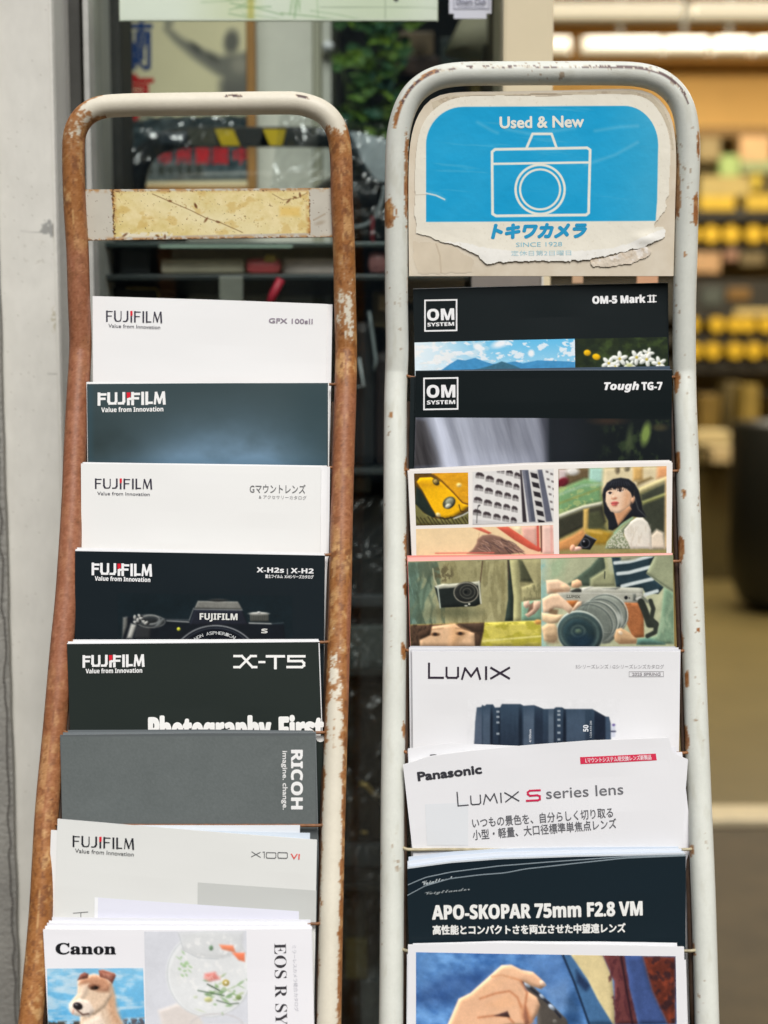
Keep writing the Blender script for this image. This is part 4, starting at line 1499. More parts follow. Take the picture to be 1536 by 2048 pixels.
def paint_glue(a):
    a.C[:] = (216, 203, 180)
    a.grain(30, 9, 5)
    a.line([(872, 488), (880, 512), (882, 546)], 1.6, (190, 172, 146), 2)


picture(sgs, 'glue_stain', [(818, 478), (960, 478), (960, 550), (818, 550)], paint_glue, step=2, lift=0.0002, keep=lambda a: a.m_poly(GL, 1.0), rough=60)


def paint_fade(a):
    a.C[:] = (208, 196, 172)
    a.grain(26, 8, 15)
    a.put(sstep(0.55, 0.68, fbm(a.X / 18, a.Y / 10, 6)), (176, 158, 136), 0.6)


FAD = [(862, 204), (900, 190), (1262, 181), (1303, 191), (1328, 216), (1342, 250), (1349, 300), (1344, 300), (1338, 262), (1322, 228), (1298, 200), (1262, 189), (940, 192), (898, 200), (866, 220)]
picture(sgs, 'glue_stain', [(855, 178), (1352, 178), (1352, 305), (855, 305)], paint_fade, step=1.6, lift=0.0002, keep=lambda a: a.m_poly(FAD, 1.0), rough=60)
def SGL(X, Y):
    return 0.0005 + sticker_bend(X, Y) + 0.00016

writing(sgs, 'lettering', 'Used & New', (1000, 256.5), (1167, 254), 23, (236, 236, 224), fat=1.0, lift=SGL)
writing(sgs, 'shop_lettering', 'トキワカメラ', (984, 475), (1168, 473), 23, (42, 156, 204), fat=2.3, shear=0.25, lift=SGL)
writing(sgs, 'small_lettering', 'SINCE 1928', (1032, 494), (1124, 492.5), 9, (140, 196, 212), fat=0.0, lift=SGL)
writing(sgs, 'small_lettering', '定休日第2日曜日', (1022, 511), (1142, 510), 8, (176, 212, 220), lift=SGL)

# ---- wires and side rods of the racks
WIRE = mat('wire_rust', (150, 98, 56), 0.55, noise=0.35, nscale=150)
WIRE_D = mat('wire_dark', (84, 62, 46), 0.6, noise=0.35, nscale=120)
CREAMW = mat('wire_cream', (196, 184, 150), 0.5, noise=0.3, nscale=120)


def rack_pt(k, x, y, off):
    return on_plane(x, y, k.P, k.N) + off * k.N


def wire(k, x0, x1, y, ye, m):
    """pocket wire: from tube to tube across the front of the brochures above"""
    pts = [rack_pt(k, x0, y + ye, -0.004), rack_pt(k, x0 + 12, y + ye, 0.003), rack_pt(k, x0 + 22, y, 0.0045)]
    pts += [rack_pt(k, x0 + 22 + (x1 - x0 - 44) * i / 8, y, 0.0045) for i in range(1, 9)]
    pts += [rack_pt(k, x1 - 12, y + ye * 0.3, 0.003), rack_pt(k, x1, y + ye, -0.004)]
    tube('pocket_wire', catmull(pts, 0.004), 0.0013, m, k.root, 7)


def xl_(path, y, first):
    p = np.array(path[:17] if first else path[-17:])
    o = np.argsort(p[:, 1])
    return float(np.interp(y, p[o, 1], p[o, 0]))


for y in (772, 938, 1112, 1286, 1466, 1651, 1847):
    wire(RK_L, xl_(PATH_L, y, True) + 6, xl_(PATH_L, y, False) - 8, y, -4, WIRE)
for y in (757, 944, 1124, 1303, 1506, 1698, 1900):
    wire(RK_R, xl_(PATH_R, y, True) + 8, xl_(PATH_R, y, False) - 8, y, -4, CREAMW if y > 1600 else WIRE)
for k, path, off in ((RK_R, PATH_R, 24), (RK_L, PATH_L, 22)):
    for first in (True, False):
        pts = [rack_pt(k, xl_(path, y, first) + (off if first else -off), y, -0.007) for y in range(800, 2111, 60)]
        tube('side_rod', pts, 0.0026, WIRE_D, k.root, 8)


# ================================================================ BROCHURES
def proj_np(P):
    x, y, z = P[..., 0], P[..., 1], P[..., 2] - CAM_Z
    d = y * cp - z * sp_
    return 768 + FPX * x / d, 1024 - FPX * (y * sp_ + z * cp) / d


def sheet_mesh(surf, top, bl, br, length, thick, nx=44, ny=18, lift=0.0):
    """closed thin sheet hanging in the surf's plane from a measured top edge"""
    top = np.array(top, float)
    TP = on_plane(top[:, 0], top[:, 1], surf.P, surf.N)
    U = np.array((1.0, 0, 0))
    Vv = np.cross(surf.N, U)
    if Vv[2] < 0:
        Vv = -Vv

    def uv(P):
        return np.stack([(P - surf.P) @ U, (P - surf.P) @ Vv], -1)
    t = uv(TP)
    b0 = uv(on_plane(np.float64(bl[0]), np.float64(bl[1]), surf.P, surf.N))
    b1 = uv(on_plane(np.float64(br[0]), np.float64(br[1]), surf.P, surf.N))
    dl = (b0 - t[0]) / abs(b0[1] - t[0][1])
    dr = (b1 - t[-1]) / abs(b1[1] - t[-1][1])
    cum = np.concatenate([[0], np.cumsum(np.hypot(*np.diff(t, axis=0).T))])
    cum /= cum[-1]
    s = np.linspace(0, 1, nx)
    tc = np.stack([np.interp(s, cum, t[:, 0]), np.interp(s, cum, t[:, 1])], -1)
    dev = tc - ((1 - s)[:, None] * t[0] + s[:, None] * t[-1])
    h = np.linspace(0, 1, ny) ** 1.3 * length
    G = np.empty((ny, nx, 2))
    for i, hh in enumerate(h):
        L, R = t[0] + dl * hh, t[-1] + dr * hh
        G[i] = (1 - s)[:, None] * L + s[:, None] * R + dev * max(0, 1 - hh / (0.6 * length)) if i else tc
    flat = surf.P + G[..., :1] * U + G[..., 1:] * Vv
    X, Y = proj_np(flat)
    bow = surf.bow(X, Y) if surf.bow is not None else np.zeros_like(X)
    F0 = flat + (bow + lift)[..., None] * surf.N
    B0 = F0 - thick * surf.N
    V = np.concatenate([F0.reshape(-1, 3), B0.reshape(-1, 3)])
    N = nx * ny
    F = [tuple(int(i) for i in f) for f in grid_faces(ny, nx)]
    F += [tuple(int(i) + N for i in f)[::-1] for f in grid_faces(ny, nx)]
    ring = list(range(nx)) + [r * nx + nx - 1 for r in range(1, ny)] + [(ny - 1) * nx + c for c in range(nx - 2, -1, -1)] + [r * nx for r in range(ny - 2, 0, -1)]
    for a, b in zip(ring, ring[1:] + ring[:1]):
        F.append((a, b, b + N, a + N))
    return V, F


def brochure(rack, label, rgb, top, bl, br, group=None, off=0.011, length=0.26, thick=0.0006, bow=0.0015, pages=(228, 228, 226), rough=0.42, steeper=9.0, cat='brochure', page_rise=0.0):
    top = [tuple(map(float, p)) for p in top]
    be = rack.lean - math.radians(steeper)
    s = Surf((0, 0, 0), (0, -math.cos(be), math.sin(be)))
    mx, my = (top[0][0] + top[-1][0]) / 2, (top[0][1] + top[-1][1]) / 2
    s.P = on_plane(np.float64(mx), np.float64(my), rack.P, rack.N) + off * rack.N
    x0, x1 = top[0][0], top[-1][0]
    if bow:
        sd_ = x0 * 0.37 + my * 0.11
        s.bow = lambda X, Y: bow * np.sin(PI * np.clip((X - x0) / (x1 - x0), 0, 1)) + 0.0014 * (fbm(X / 190, Y / 110, sd_, 2) - 0.5)
    V, F = sheet_mesh(s, top, bl, br, length, thick)
    s.obj = mesh_np('brochure', V, F, paper(rgb, rough))
    tag(s.obj, label, cat, group)
    if pages:
        tp = [(x, y - page_rise) for x, y in top]
        V, F = sheet_mesh(s, tp, bl, br, length - 0.001, 0.0011, lift=-thick - 0.00005)
        mesh_np('pages', V, F, paper(pages, 0.6), s.obj)
    s.top, s.bl, s.br, s.rack, s.off, s.steeper = top, bl, br, rack, off, steeper
    return s


def spare(b, label, group, items, rgb, pages=None, thick=0.0006, gap=0.0013):
    """further copies behind brochure b; items: (shift left end, shift right end) of the top edge in pixels"""
    for i, (dl, dr) in enumerate(items):
        top = []
        xs = [p[0] for p in b.top]
        for x, y in b.top:
            t = (x - xs[0]) / (xs[-1] - xs[0])
            top.append((x + dl[0] * (1 - t) + dr[0] * t, y + dl[1] * (1 - t) + dr[1] * t))
        brochure(b.rack, label[i] if isinstance(label, list) else label, rgb[i] if isinstance(rgb, list) else rgb, top, (b.bl[0] + dl[0], b.bl[1]), (b.br[0] + dr[0], b.br[1]),
                 group, off=b.off - 0.0021 - gap * i, pages=pages, thick=thick, steeper=b.steeper, bow=0.0012 if b.bow else 0)


def fuji_logo(b, x0, y0, x1, y1, cap, rgb, heavy, red=(216, 36, 52), slog=None, sfat=0.0):
    L = x1 - x0
    v = L * (0.042 if heavy else 0.03)       # stem
    h = L * (0.036 if heavy else 0.017)      # bar

    def P(fx, fy):
        return (x0 + L * fx, y0 + (y1 - y0) * fx - 1.2 - cap * 0.95 * fy)

    def S(w, *p):
        return strip([P(*q) for q in p], w)
    e = v / 2 / cap
    t = h / 2 / cap
    top = 1 - t
    o = []
    for fx, wd in ((0.017, 0.095), (0.515, 0.095)):
        o += S(v, (fx, 0.03), (fx, 0.97)) + S(h, (fx, top), (fx + wd, top)) + S(h, (fx, 0.52), (fx + wd * 0.85, 0.52))
    o += S(v, (0.16, 0.97), (0.16, 0.3), (0.175, 0.12)) + S(h, (0.17, 0.1), (0.19, t), (0.235, t), (0.26, 0.1)) + S(h if not heavy else v * 0.9, (0.255, 0.12), (0.27, 0.3), (0.27, 0.97))
    o += S(v, (0.385, 0.97), (0.385, 0.28), (0.37, 0.12)) + S(h, (0.375, 0.1), (0.35, t), (0.31, t))
    o += S(v, (0.452, 0.03), (0.452, 0.5))
    o += S(v, (0.665, 0.03), (0.665, 0.97))
    o += S(v, (0.725, 0.03), (0.725, 0.97)) + S(h, (0.725, t), (0.80, t))
    o += S(h * 0.9, (0.845, 0.03), (0.862, 0.97)) + S(v * 0.9, (0.866, 0.95), (0.914, 0.1)) + S(h * 0.9, (0.914, 0.1), (0.965, 0.95)) + S(v, (0.975, 0.97), (0.985, 0.03))
    if heavy:
        o += S(h, (0.452, 0.45), (0.53, 0.52))
    flat_shape(b, 'logo', o, rgb)
    x, y = P(0.452, 1.0)
    flat_shape(b, 'logo_flash', [[(x - v * 0.62, y - 1), (x + v * 0.75, y - 1), (x + v * 0.75, y + cap * 0.34), (x - v * 0.5, y + cap * 0.46)]], red, lift=0.0006)
    if slog:
        writing(b, 'slogan', bold('Value from Innovation') if sfat else 'Value from Innovation', slog[0], slog[1], slog[2], rgb, fat=sfat * 0.5, lift=0.00045)


# ------------------------------------------------ rusty rack
INKD = (58, 55, 68)
b = brochure(RK_L, 'white brochure with a pale grey camera name, topmost on the rusty rack', (232, 232, 231), [(185, 592), (655, 608)], (186, 766), (652, 772))
fuji_logo(b, 212, 644, 325, 647, 22, INKD, False, slog=((217, 655), (321, 659), 7.5))
writing(b, 'title', 'GFX 100sⅡ', (538, 646), (625, 648), 9.5, (150, 140, 152), fat=0.4)
spare(b, 'white copy showing only its outer edge behind the topmost white brochure', 'spare copies of the topmost white brochure', [((2, 1), (10, 1))], (226, 226, 226))

b = brochure(RK_L, 'dark slate brochure with a misty blue glow, second on the rusty rack', (58, 74, 78), [(174, 768), (656, 766)], (176, 928), (656, 936), pages=(236, 236, 234), page_rise=2.5)


def paint_mist(a):
    X, Y = a.X, a.Y
    a.C[:] = (58, 73, 76)
    n = fbm(X / 60, Y / 40, 5)
    g = np.exp(-((X - 460) / 150) ** 2 - ((Y - 950) / 95) ** 2) + 0.75 * np.exp(-((X - 330) / 90) ** 2 - ((Y - 965) / 70) ** 2) + 0.35 * np.exp(-((X - 560) / 90) ** 2 - ((Y - 950) / 80) ** 2)
    a.put(np.clip(g * (0.55 + n * 0.8), 0, 1), (122, 154, 180), 0.85)
    a.put(sstep(900, 945, Y) * 0.5, (70, 100, 118))
    a.put(np.exp(-((X - 200) / 120) ** 2 - ((Y - 890) / 60) ** 2) * n, (40, 52, 52), 0.8)
    a.put(sstep(660, 520, X) * 0 + np.exp(-((X - 640) / 70) ** 2) * 0.4, (44, 66, 72))
    a.put(sstep(192, 180, X), (52, 78, 88), 0.5)


picture(b, 'cover_picture', [(178, 772), (652, 770), (654, 960), (178, 952)], paint_mist, step=3)
fuji_logo(b, 196, 811, 331, 809, 24, (238, 238, 236), True, slog=((203, 824.5), (327, 823), 9), sfat=0.35)
spare(b, 'copy of the dark slate brochure showing a thin white edge', 'spare copies of the dark slate brochure', [((-1, -4), (2, -2))], (228, 228, 226))

b = brochure(RK_L, 'white lens catalogue with a pale grey title in kana, third on the rusty rack', (233, 233, 230), [(162, 927), (642, 934)], (163, 1098), (640, 1106))
fuji_logo(b, 190, 978, 305, 979, 20, INKD, False, slog=((195, 990), (300, 992), 7))
writing(b, 'title', 'Gマウントレンズ', (500, 985), (611, 986), 14, (128, 128, 128), fat=0.2)
writing(b, 'subtitle', '& アクセサリーカタログ', (518, 997), (613, 999), 6, (150, 150, 150))
spare(b, 'white copy leaning out past the edge of the kana lens catalogue', 'spare copies of the kana lens catalogue', [((6, -2), (12, -3)), ((3, -3), (18, -1))], [(234, 234, 234), (224, 224, 224)])

b = brochure(RK_L, 'black brochure showing the top of a camera, fourth on the rusty rack', (22, 31, 36), [(150, 1102), (650, 1111)], (150, 1278), (648, 1288), pages=(232, 232, 232), page_rise=2)


def paint_camera(a):
    X, Y = a.X, a.Y
    a.vol = (2, 0.4)
    a.C[:] = (20, 31, 36)

    def q(cx, cy):
        return (230 + cx / 4.151, 1180 + cy / 4.151)

    def Q(*p):
        return [q(*v) for v in p]
    body = (19, 24, 30)
    a.poly(Q((60, 400), (70, 220), (160, 218), (430, 238), (620, 250), (660, 140), (1050, 150), (1100, 270), (1400, 280), (1420, 470), (60, 470)), body, 2)
    # grip and dials
    a.poly(Q((68, 228), (104, 222), (100, 300), (62, 400)), (104, 106, 102), 4)
    a.poly(Q((135, 280), (178, 290), (140, 400), (100, 400)), (178, 178, 170), 5)
    a.poly(Q((180, 300), (300, 310), (290, 400), (160, 400)), (46, 48, 50), 5)
    a.ell(*q(280, 255), 30, 13, (58, 62, 64), 0.05, 2)
    a.ring(*q(295, 245), 18, 3, (126, 130, 128), 1.5, ry=9)
    a.ell(*q(295, 248), 13, 6, (40, 44, 46), 0, 2)
    a.ring(*q(300, 262), 28, 2, (140, 142, 138), 1.5, ry=12, a=0.8)
    for cx, cy in ((165, 225), (205, 215), (190, 250), (240, 262), (170, 268), (260, 272), (220, 236)):
        a.ell(*q(cx, cy), 4.5, 2.6, (176, 176, 170), cx, 1.6)
        a.ell(*q(cx + 18, cy + 6), 4, 2, (36, 38, 40), cx, 1.6)
    a.poly(Q((390, 240), (420, 236), (370, 305), (320, 312)), (92, 96, 96), 3)
    a.line(Q((430, 255), (615, 266)), 2, (150, 152, 150), 1.4)
    a.line(Q((432, 246), (615, 250)), 3, (60, 66, 70), 2)
    a.ell(*q(530, 324), 3.4, 3.4, (206, 206, 60), 0, 1.4)
    # prism hump
    a.poly(Q((690, 90), (1022, 96), (1058, 160), (662, 152)), (118, 118, 112), 2)
    a.C += ((fbm(X / 2, Y / 2, 4) - 0.5) * 18 * a.m_poly(Q((690, 90), (1022, 96), (1058, 160), (662, 152))))[..., None]
    a.ell(*q(860, 84), 19, 3, (44, 46, 46), 0, 2)
    a.line(Q((660, 160), (1056, 166)), 1.6, (150, 152, 148), 1.2)
    a.line(Q((655, 150), (618, 250)), 1.4, (130, 134, 134), 1.2)
    a.poly(Q((664, 165), (1054, 170), (1100, 290), (620, 290)), (32, 35, 44), 2)
    # right dial
    a.poly(Q((1120, 200), (1276, 200), (1276, 262), (1124, 262)), (66, 68, 64), 2)
    for k in range(9):
        a.line(Q((1126 + k * 18, 205), (1126 + k * 18, 250)), 1.2, (104, 104, 96), 1.2, 0.6)
    a.ell(*q(1196, 196), 20, 3, (176, 176, 168), 0, 1.5)
    a.ell(*q(1196, 188), 4, 2.4, (190, 190, 184), 0, 1.4)
    a.line(Q((1115, 274), (1300, 280)), 2.2, (176, 178, 174), 1.5)
    a.line(Q((1300, 280), (1400, 272)), 1.5, (66, 78, 82), 2)
    # lens ring
    a.ell(*q(835, 640), 92, 84, (14, 18, 26), 0, 2)
    a.ring(*q(835, 640), 90, 2.2, (168, 170, 170), 1.4, ry=83, a=0.9)
    a.ring(*q(835, 640), 84, 1.2, (70, 76, 84), 1.4, ry=78)
    a.put((a.m_ell(*q(560, 640), 60, 80) * 0), (0, 0, 0))
    a.vol = None
    a.finish(0.8, 9)


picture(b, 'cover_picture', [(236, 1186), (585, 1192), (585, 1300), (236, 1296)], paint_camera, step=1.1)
fuji_logo(b, 184, 1150, 304, 1153, 23, (238, 238, 238), True, slog=((190, 1161), (301, 1164), 8.5), sfat=0.35)
writing(b, 'title', bold('X-H2s'), (514, 1144.5), (568, 1145.5), 9.5, (232, 232, 232), fat=0.3)
writing(b, 'title', '|', (574, 1146), (576, 1146), 9, (200, 200, 200))
writing(b, 'title', bold('X-H2'), (582, 1146), (627, 1147), 9.5, (232, 232, 232), fat=0.3)
writing(b, 'subtitle', '富士フイルム  X-Hシリーズカタログ', (531, 1155.5), (627, 1157), 5.5, (224, 224, 224), fat=0.3)
writing(b, 'camera_lettering', bold('FUJIFILM'), (400, 1239), (475, 1240), 12.5, (222, 222, 216), fat=0.3)
writing(b, 'camera_lettering', bold('S'), (523, 1266), (535, 1266.3), 8.5, (206, 206, 200), fat=0.4)
word = 'NON ASPHERICAL'
for i, ch in enumerate(word):
    if ch == ' ':
        continue
    an = math.radians(-33 + 66 * i / (len(word) - 1))
    cx, cy, R = 432, 1334, 70
    p = (cx + R * math.sin(an), cy - R * 0.93 * math.cos(an))
    d = (math.cos(an) * 3, math.sin(an) * 3)
    writing(b, 'ring_lettering', ch, (p[0] - d[0], p[1] - d[1]), (p[0] + d[0], p[1] + d[1]), 6.5, (190, 192, 192), fat=0.15)
spare(b, 'copy of the black camera brochure showing only its pale top edge', 'spare copies of the black camera brochure', [((1, -4), (0, -2)), ((4, -7), (-2, -5))], (230, 230, 230))

b = brochure(RK_L, 'black brochure with big white lettering cut off at its base, fifth on the rusty rack', (39, 46, 43), [(134, 1288), (639, 1284)], (140, 1462), (645, 1464), pages=(236, 236, 236), page_rise=2)
fuji_logo(b, 166, 1335, 289, 1333, 23, (238, 238, 236), True, slog=((172, 1346.5), (285, 1345), 8.8), sfat=0.35)
W = (240, 240, 236)
xs = []
xs += strip([(469, 1312), (484, 1312), (505, 1334), (513, 1334)], 4.6) + strip([(469, 1334), (480, 1334), (502, 1312), (512, 1312)], 4.6)
xs += strip([(519, 1324), (529, 1324)], 4.4)
xs += strip([(534, 1312.5), (568, 1312.5)], 5) + strip([(551, 1312.5), (551, 1336)], 5.4)
xs += strip([(609, 1312.5), (577, 1312.5), (577, 1322), (604, 1322), (608, 1326), (608, 1331), (604, 1334), (575, 1334)], 4.8)
flat_shape(b, 'title', xs, W)
writing(b, 'headline', bold('Photography'), (299, 1483), (541, 1482), 47, (240, 240, 236), fat=2.2)
writing(b, 'headline', bold('First'), (560, 1482), (646, 1481), 47, (240, 240, 236), fat=2.2)
block(b, 'edge_line', [(637, 1286), (639, 1286), (645, 1464), (643.5, 1464)], (226, 226, 226), lift=0.0004)
spare(b, 'copy behind the big lettered black brochure showing its white top edge', 'spare copies of the big lettered black brochure', [((2, -5), (-1, -3)), ((12, -9), (-2, -6))], [(240, 240, 240), (226, 226, 226)])

b = brochure(RK_L, 'plain grey brochure with white lettering running down its side, on the rusty rack', (92, 97, 98), [(120, 1470), (400, 1466), (630, 1466)], (124, 1642), (634, 1652), pages=(150, 154, 154), rough=0.5)


def paint_greycover(a):
    a.C[:] = (100, 106, 105)
    a.grain(2.4, 7, 4)
    a.grain(60, 3, 9)


picture(b, 'cover_print', [(122, 1473), (630, 1471), (632, 1660), (125, 1654)], paint_greycover, step=2.0, rough=50)
writing(b, 'logo', bold('RICOH'), (583, 1500), (583, 1618), 22, (236, 236, 234), fat=0.7)
writing(b, 'slogan', 'imagine. change.', (565.5, 1502), (566, 1619), 9.6, (226, 226, 224), fat=0.35)
spare(b, 'grey copy showing its top edge behind the plain grey brochure', 'spare copies of the plain grey brochure', [((6, -5), (2, -3)), ((16, -10), (-4, -5))], [(116, 122, 124), (104, 110, 112)])

b = brochure(RK_L, 'tilted off-white brochure with a red numeral in its title, on the rusty rack', (221, 222, 218), [(115, 1638), (634, 1680)], (108, 1846), (631, 1850), off=0.0118)
fuji_logo(b, 145, 1694, 269, 1699, 22, (36, 38, 44), False, slog=((150, 1705), (268, 1712), 8.5))
xs = strip([(504, 1703), (521, 1714)], 1.5) + strip([(503, 1713), (521, 1704)], 1.5) + strip([(526, 1703.5), (529, 1703.5), (529, 1715)], 1.5)
for x in (534, 557):
    xs += strip([(x, 1704.5), (x + 17, 1705), (x + 18, 1707), (x + 18, 1714), (x + 16, 1716), (x, 1715.5), (x - 1, 1713), (x - 1, 1706), (x, 1704.5)], 1.5)
flat_shape(b, 'title', xs, (92, 92, 94))
writing(b, 'title', 'VI', (581, 1717.5), (599, 1718.5), 11, (222, 92, 84), fat=0.25)
block(b, 'grey_block', [(396, 1764), (633, 1781), (632, 1850), (395, 1850)], (196, 198, 194), lift=0.0002)
block(b, 'pale_block', [(191, 1794), (598, 1822), (598, 1856), (190, 1854)], (224, 225, 236), lift=0.0004)
block(b, 'pale_block', [(190, 1794), (197, 1794.5), (196, 1854), (189, 1854)], (238, 239, 240), lift=0.0006)
flat_shape(b, 'fine_lettering', strip([(147, 1826), (176, 1823.5)], 1.4) + strip([(162, 1825), (162, 1834)], 1.4), (104, 104, 104))
spare(b, ['white copy sticking out beyond the tilted off-white brochure', 'bluish copy showing above the tilted off-white brochure', 'pale copy fanned above the tilted off-white brochure'], 'spare copies of the tilted off-white brochure', [((-13, 22), (-20, -2)), ((20, 16), (-14, -14)), ((40, 12), (-34, -30))], [(230, 230, 228), (206, 216, 226), (222, 226, 230)])

b = brochure(RK_L, 'white catalogue with a terrier and a glass bowl on its cover, on the rusty rack', (234, 233, 236), [(86, 1859), (623, 1858)], (97, 2060), (628, 2060), off=0.0118, length=0.2)


def paint_dog(a):
    X, Y = a.X, a.Y
    a.vol = (4, 0.35)

    def q(cx, cy):
        return (80 + cx / 2.743, 1830 + cy / 2.743)

    def Q(*p):
        return [q(*v) for v in p]
    t = np.clip((Y - 1936) / 110, 0, 1)
    a.C[:] = np.array((128, 192, 226))[None, None] * (1 - t[..., None]) + np.array((92, 174, 222))[None, None] * t[..., None]
    n = fbm(X / 34 + 3, Y / 11, 5)
    a.put(sstep(0.4, 0.75, n), (214, 230, 238), 0.7)
    a.put(sstep(0.45, 0.8, fbm(X / 20, Y / 9, 9)) * (Y < 1980), (214, 230, 240), 0.6)
    a.put(a.m_ell(*q(250, 700), 70, 16, 0, 8), (70, 60, 50))
    a.put(sstep(0.4, 0.55, fbm(X / 6, Y / 6, 4)) * a.m_poly(Q((460, 570), (580, 560), (580, 660), (440, 660)), 6), (92, 84, 88), 0.9)
    a.put(sstep(0.35, 0.5, fbm(X / 7, Y / 6, 14)) * a.m_poly(Q((40, 585), (230, 580), (230, 660), (40, 660)), 5), (78, 66, 56), 0.95)
    fur = fbm(X / 3.2, Y / 4.5, 6) - 0.5
    # chest and neck
    a.poly(Q((222, 660), (220, 560), (255, 500), (300, 380), (395, 375), (415, 450), (420, 520), (460, 600), (470, 680)), (222, 196, 170), 5)
    a.put(a.m_poly(Q((360, 400), (400, 400), (425, 520), (455, 600), (400, 600), (370, 500)), 14), (206, 160, 124), 0.8)
    a.poly(Q((235, 590), (330, 540), (370, 620), (360, 680), (230, 680)), (238, 222, 204), 12, 0.9)
    # head
    a.poly(Q((208, 360), (235, 330), (300, 322), (360, 335), (398, 370), (396, 440), (360, 500), (300, 545), (240, 552), (200, 548), (170, 530), (160, 490), (180, 460), (205, 430)), (228, 200, 172), 5)
    a.poly(Q((222, 350), (300, 330), (360, 340), (390, 380), (380, 420), (330, 420), (270, 400), (215, 380)), (196, 140, 108), 8, 0.9)
    a.poly(Q((230, 380), (270, 375), (262, 430), (232, 470), (205, 470)), (236, 212, 188), 7, 0.8)
    # muzzle beard
    a.poly(Q((165, 490), (215, 455), (270, 470), (300, 520), (270, 556), (215, 552), (185, 545), (160, 520)), (238, 222, 206), 6, 0.95)
    # ears
    a.poly(Q((206, 358), (222, 325), (245, 313), (268, 322), (262, 345), (225, 352)), (140, 84, 70), 3)
    a.poly(Q((322, 302), (345, 298), (410, 318), (418, 330), (398, 375), (372, 350), (330, 338)), (146, 88, 72), 3)
    a.poly(Q((335, 310), (400, 325), (388, 350), (350, 336)), (184, 128, 108), 4, 0.8)
    a.line(Q((345, 300), (412, 320)), 2, (206, 160, 140), 1.6)
    # eye, nose, mouth
    a.ell(*q(300, 395), 9.5, 4.8, (70, 46, 36), -0.1, 4)
    a.ell(*q(308, 398), 3.6, 2.6, (26, 20, 18), 0, 1.6)
    a.line(Q((268, 388), (300, 378), (336, 388)), 2.4, (150, 100, 76), 3, 0.8)
    a.ell(*q(208, 498), 10, 7.4, (40, 36, 38), 0.35, 2.4)
    a.ell(*q(200, 490), 3, 1.8, (120, 116, 116), 0.3, 1.6)
    a.line(Q((204, 520), (236, 545), (268, 540)), 3, (96, 70, 60), 3)
    a.line(Q((186, 520), (180, 540)), 3, (200, 130, 110), 3, 0.7)
    m = a.m_poly(Q((160, 300), (430, 300), (480, 680), (150, 680)), 4)
    a.C += (fur * 34 * m * (a.C[..., 2] < a.C[..., 0]))[..., None]
    a.vol = None
    a.finish(0.9, 8)


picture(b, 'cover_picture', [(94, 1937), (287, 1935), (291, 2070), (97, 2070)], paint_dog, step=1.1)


def paint_bowl(a):
    X, Y = a.X, a.Y
    a.vol = (3, 0.2)

    def q(cx, cy):
        return (80 + cx / 2.743, 1830 + cy / 2.743)

    def Q(*p):
        return [q(*v) for v in p]
    a.C[:] = (214, 216, 222)
    a.grain(60, 4, 2)
    a.poly(Q((650, 520), (760, 480), (860, 520), (900, 600), (1140, 600), (1140, 680), (690, 680)), (222, 214, 208), 8)
    a.ell(*q(930, 320), 86, 86, (224, 226, 226), 0, 6)
    a.ring(*q(930, 320), 84, 3, (204, 208, 210), 3)
    a.ring(*q(930, 330), 80, 2, (236, 238, 238), 3)
    a.poly(Q((760, 85), (1120, 85), (1110, 200), (1000, 235), (860, 225), (780, 180)), (212, 214, 214), 8, 0.8)
    a.put(sstep(0.55, 0.7, fbm(X / 9, Y / 9, 4)) * a.m_ell(*q(950, 300), 72, 76, 0, 12), (238, 238, 236), 0.7)
    a.line(Q((762, 100), (790, 190), (870, 232), (980, 238)), 1.6, (190, 194, 196), 2)
    rr = random.Random(2)
    for k in range(46):
        x, y = rr.gauss(1000, 70), rr.gauss(420, 45)
        a.ell(*q(x, y), rr.uniform(2, 8), rr.uniform(1, 3), rr.choice([(120, 160, 96), (150, 178, 120), (90, 130, 76), (186, 200, 160)]), rr.uniform(-0.8, 0.8), 2.5, 0.65)
    for k in range(16):
        x, y = rr.gauss(800, 22), rr.gauss(280, 34)
        a.ell(*q(x, y), rr.uniform(2, 5), rr.uniform(1, 2.5), (150, 190, 130), rr.uniform(-1, 1), 2.5, 0.7)
    a.poly(Q((985, 160), (1060, 165), (1075, 205), (1000, 185)), (236, 132, 92), 4, 0.9)
    a.poly(Q((1055, 205), (1124, 205), (1124, 255), (1090, 245)), (238, 120, 80), 4, 0.9)
    a.poly(Q((905, 320), (960, 310), (988, 350), (930, 362), (903, 345)), (228, 120, 110), 6, 0.8)
    a.put(sstep(0.5, 0.62, fbm(X / 5, Y / 5, 8)) * a.m_ell(*q(945, 335), 16, 10, 0, 5), (244, 190, 180), 0.8)
    a.line(Q((920, 378), (985, 412)), 2.4, (70, 84, 66), 2)
    a.line(Q((868, 412), (940, 426), (1010, 440)), 2.2, (84, 104, 84), 2)
    a.line(Q((970, 466), (1040, 486), (1090, 482)), 2, (90, 104, 88), 2)
    a.ell(*q(1020, 370), 7, 6.5, (176, 156, 80), 0, 3)
    a.ell(*q(1020, 370), 2.6, 2.6, (240, 236, 210), 0, 2)
    a.ell(*q(925, 462), 8, 5, (196, 196, 140), 0, 3)
    a.ell(*q(1090, 450), 6, 5, (130, 150, 96), 0, 3)
    a.ell(*q(940, 178), 4, 5, (110, 140, 110), 0, 3)
    a.ring(*q(970, 600), 52, 2, (200, 196, 196), 3, ry=22)
    a.vol = None
    a.finish(1.2, 5)


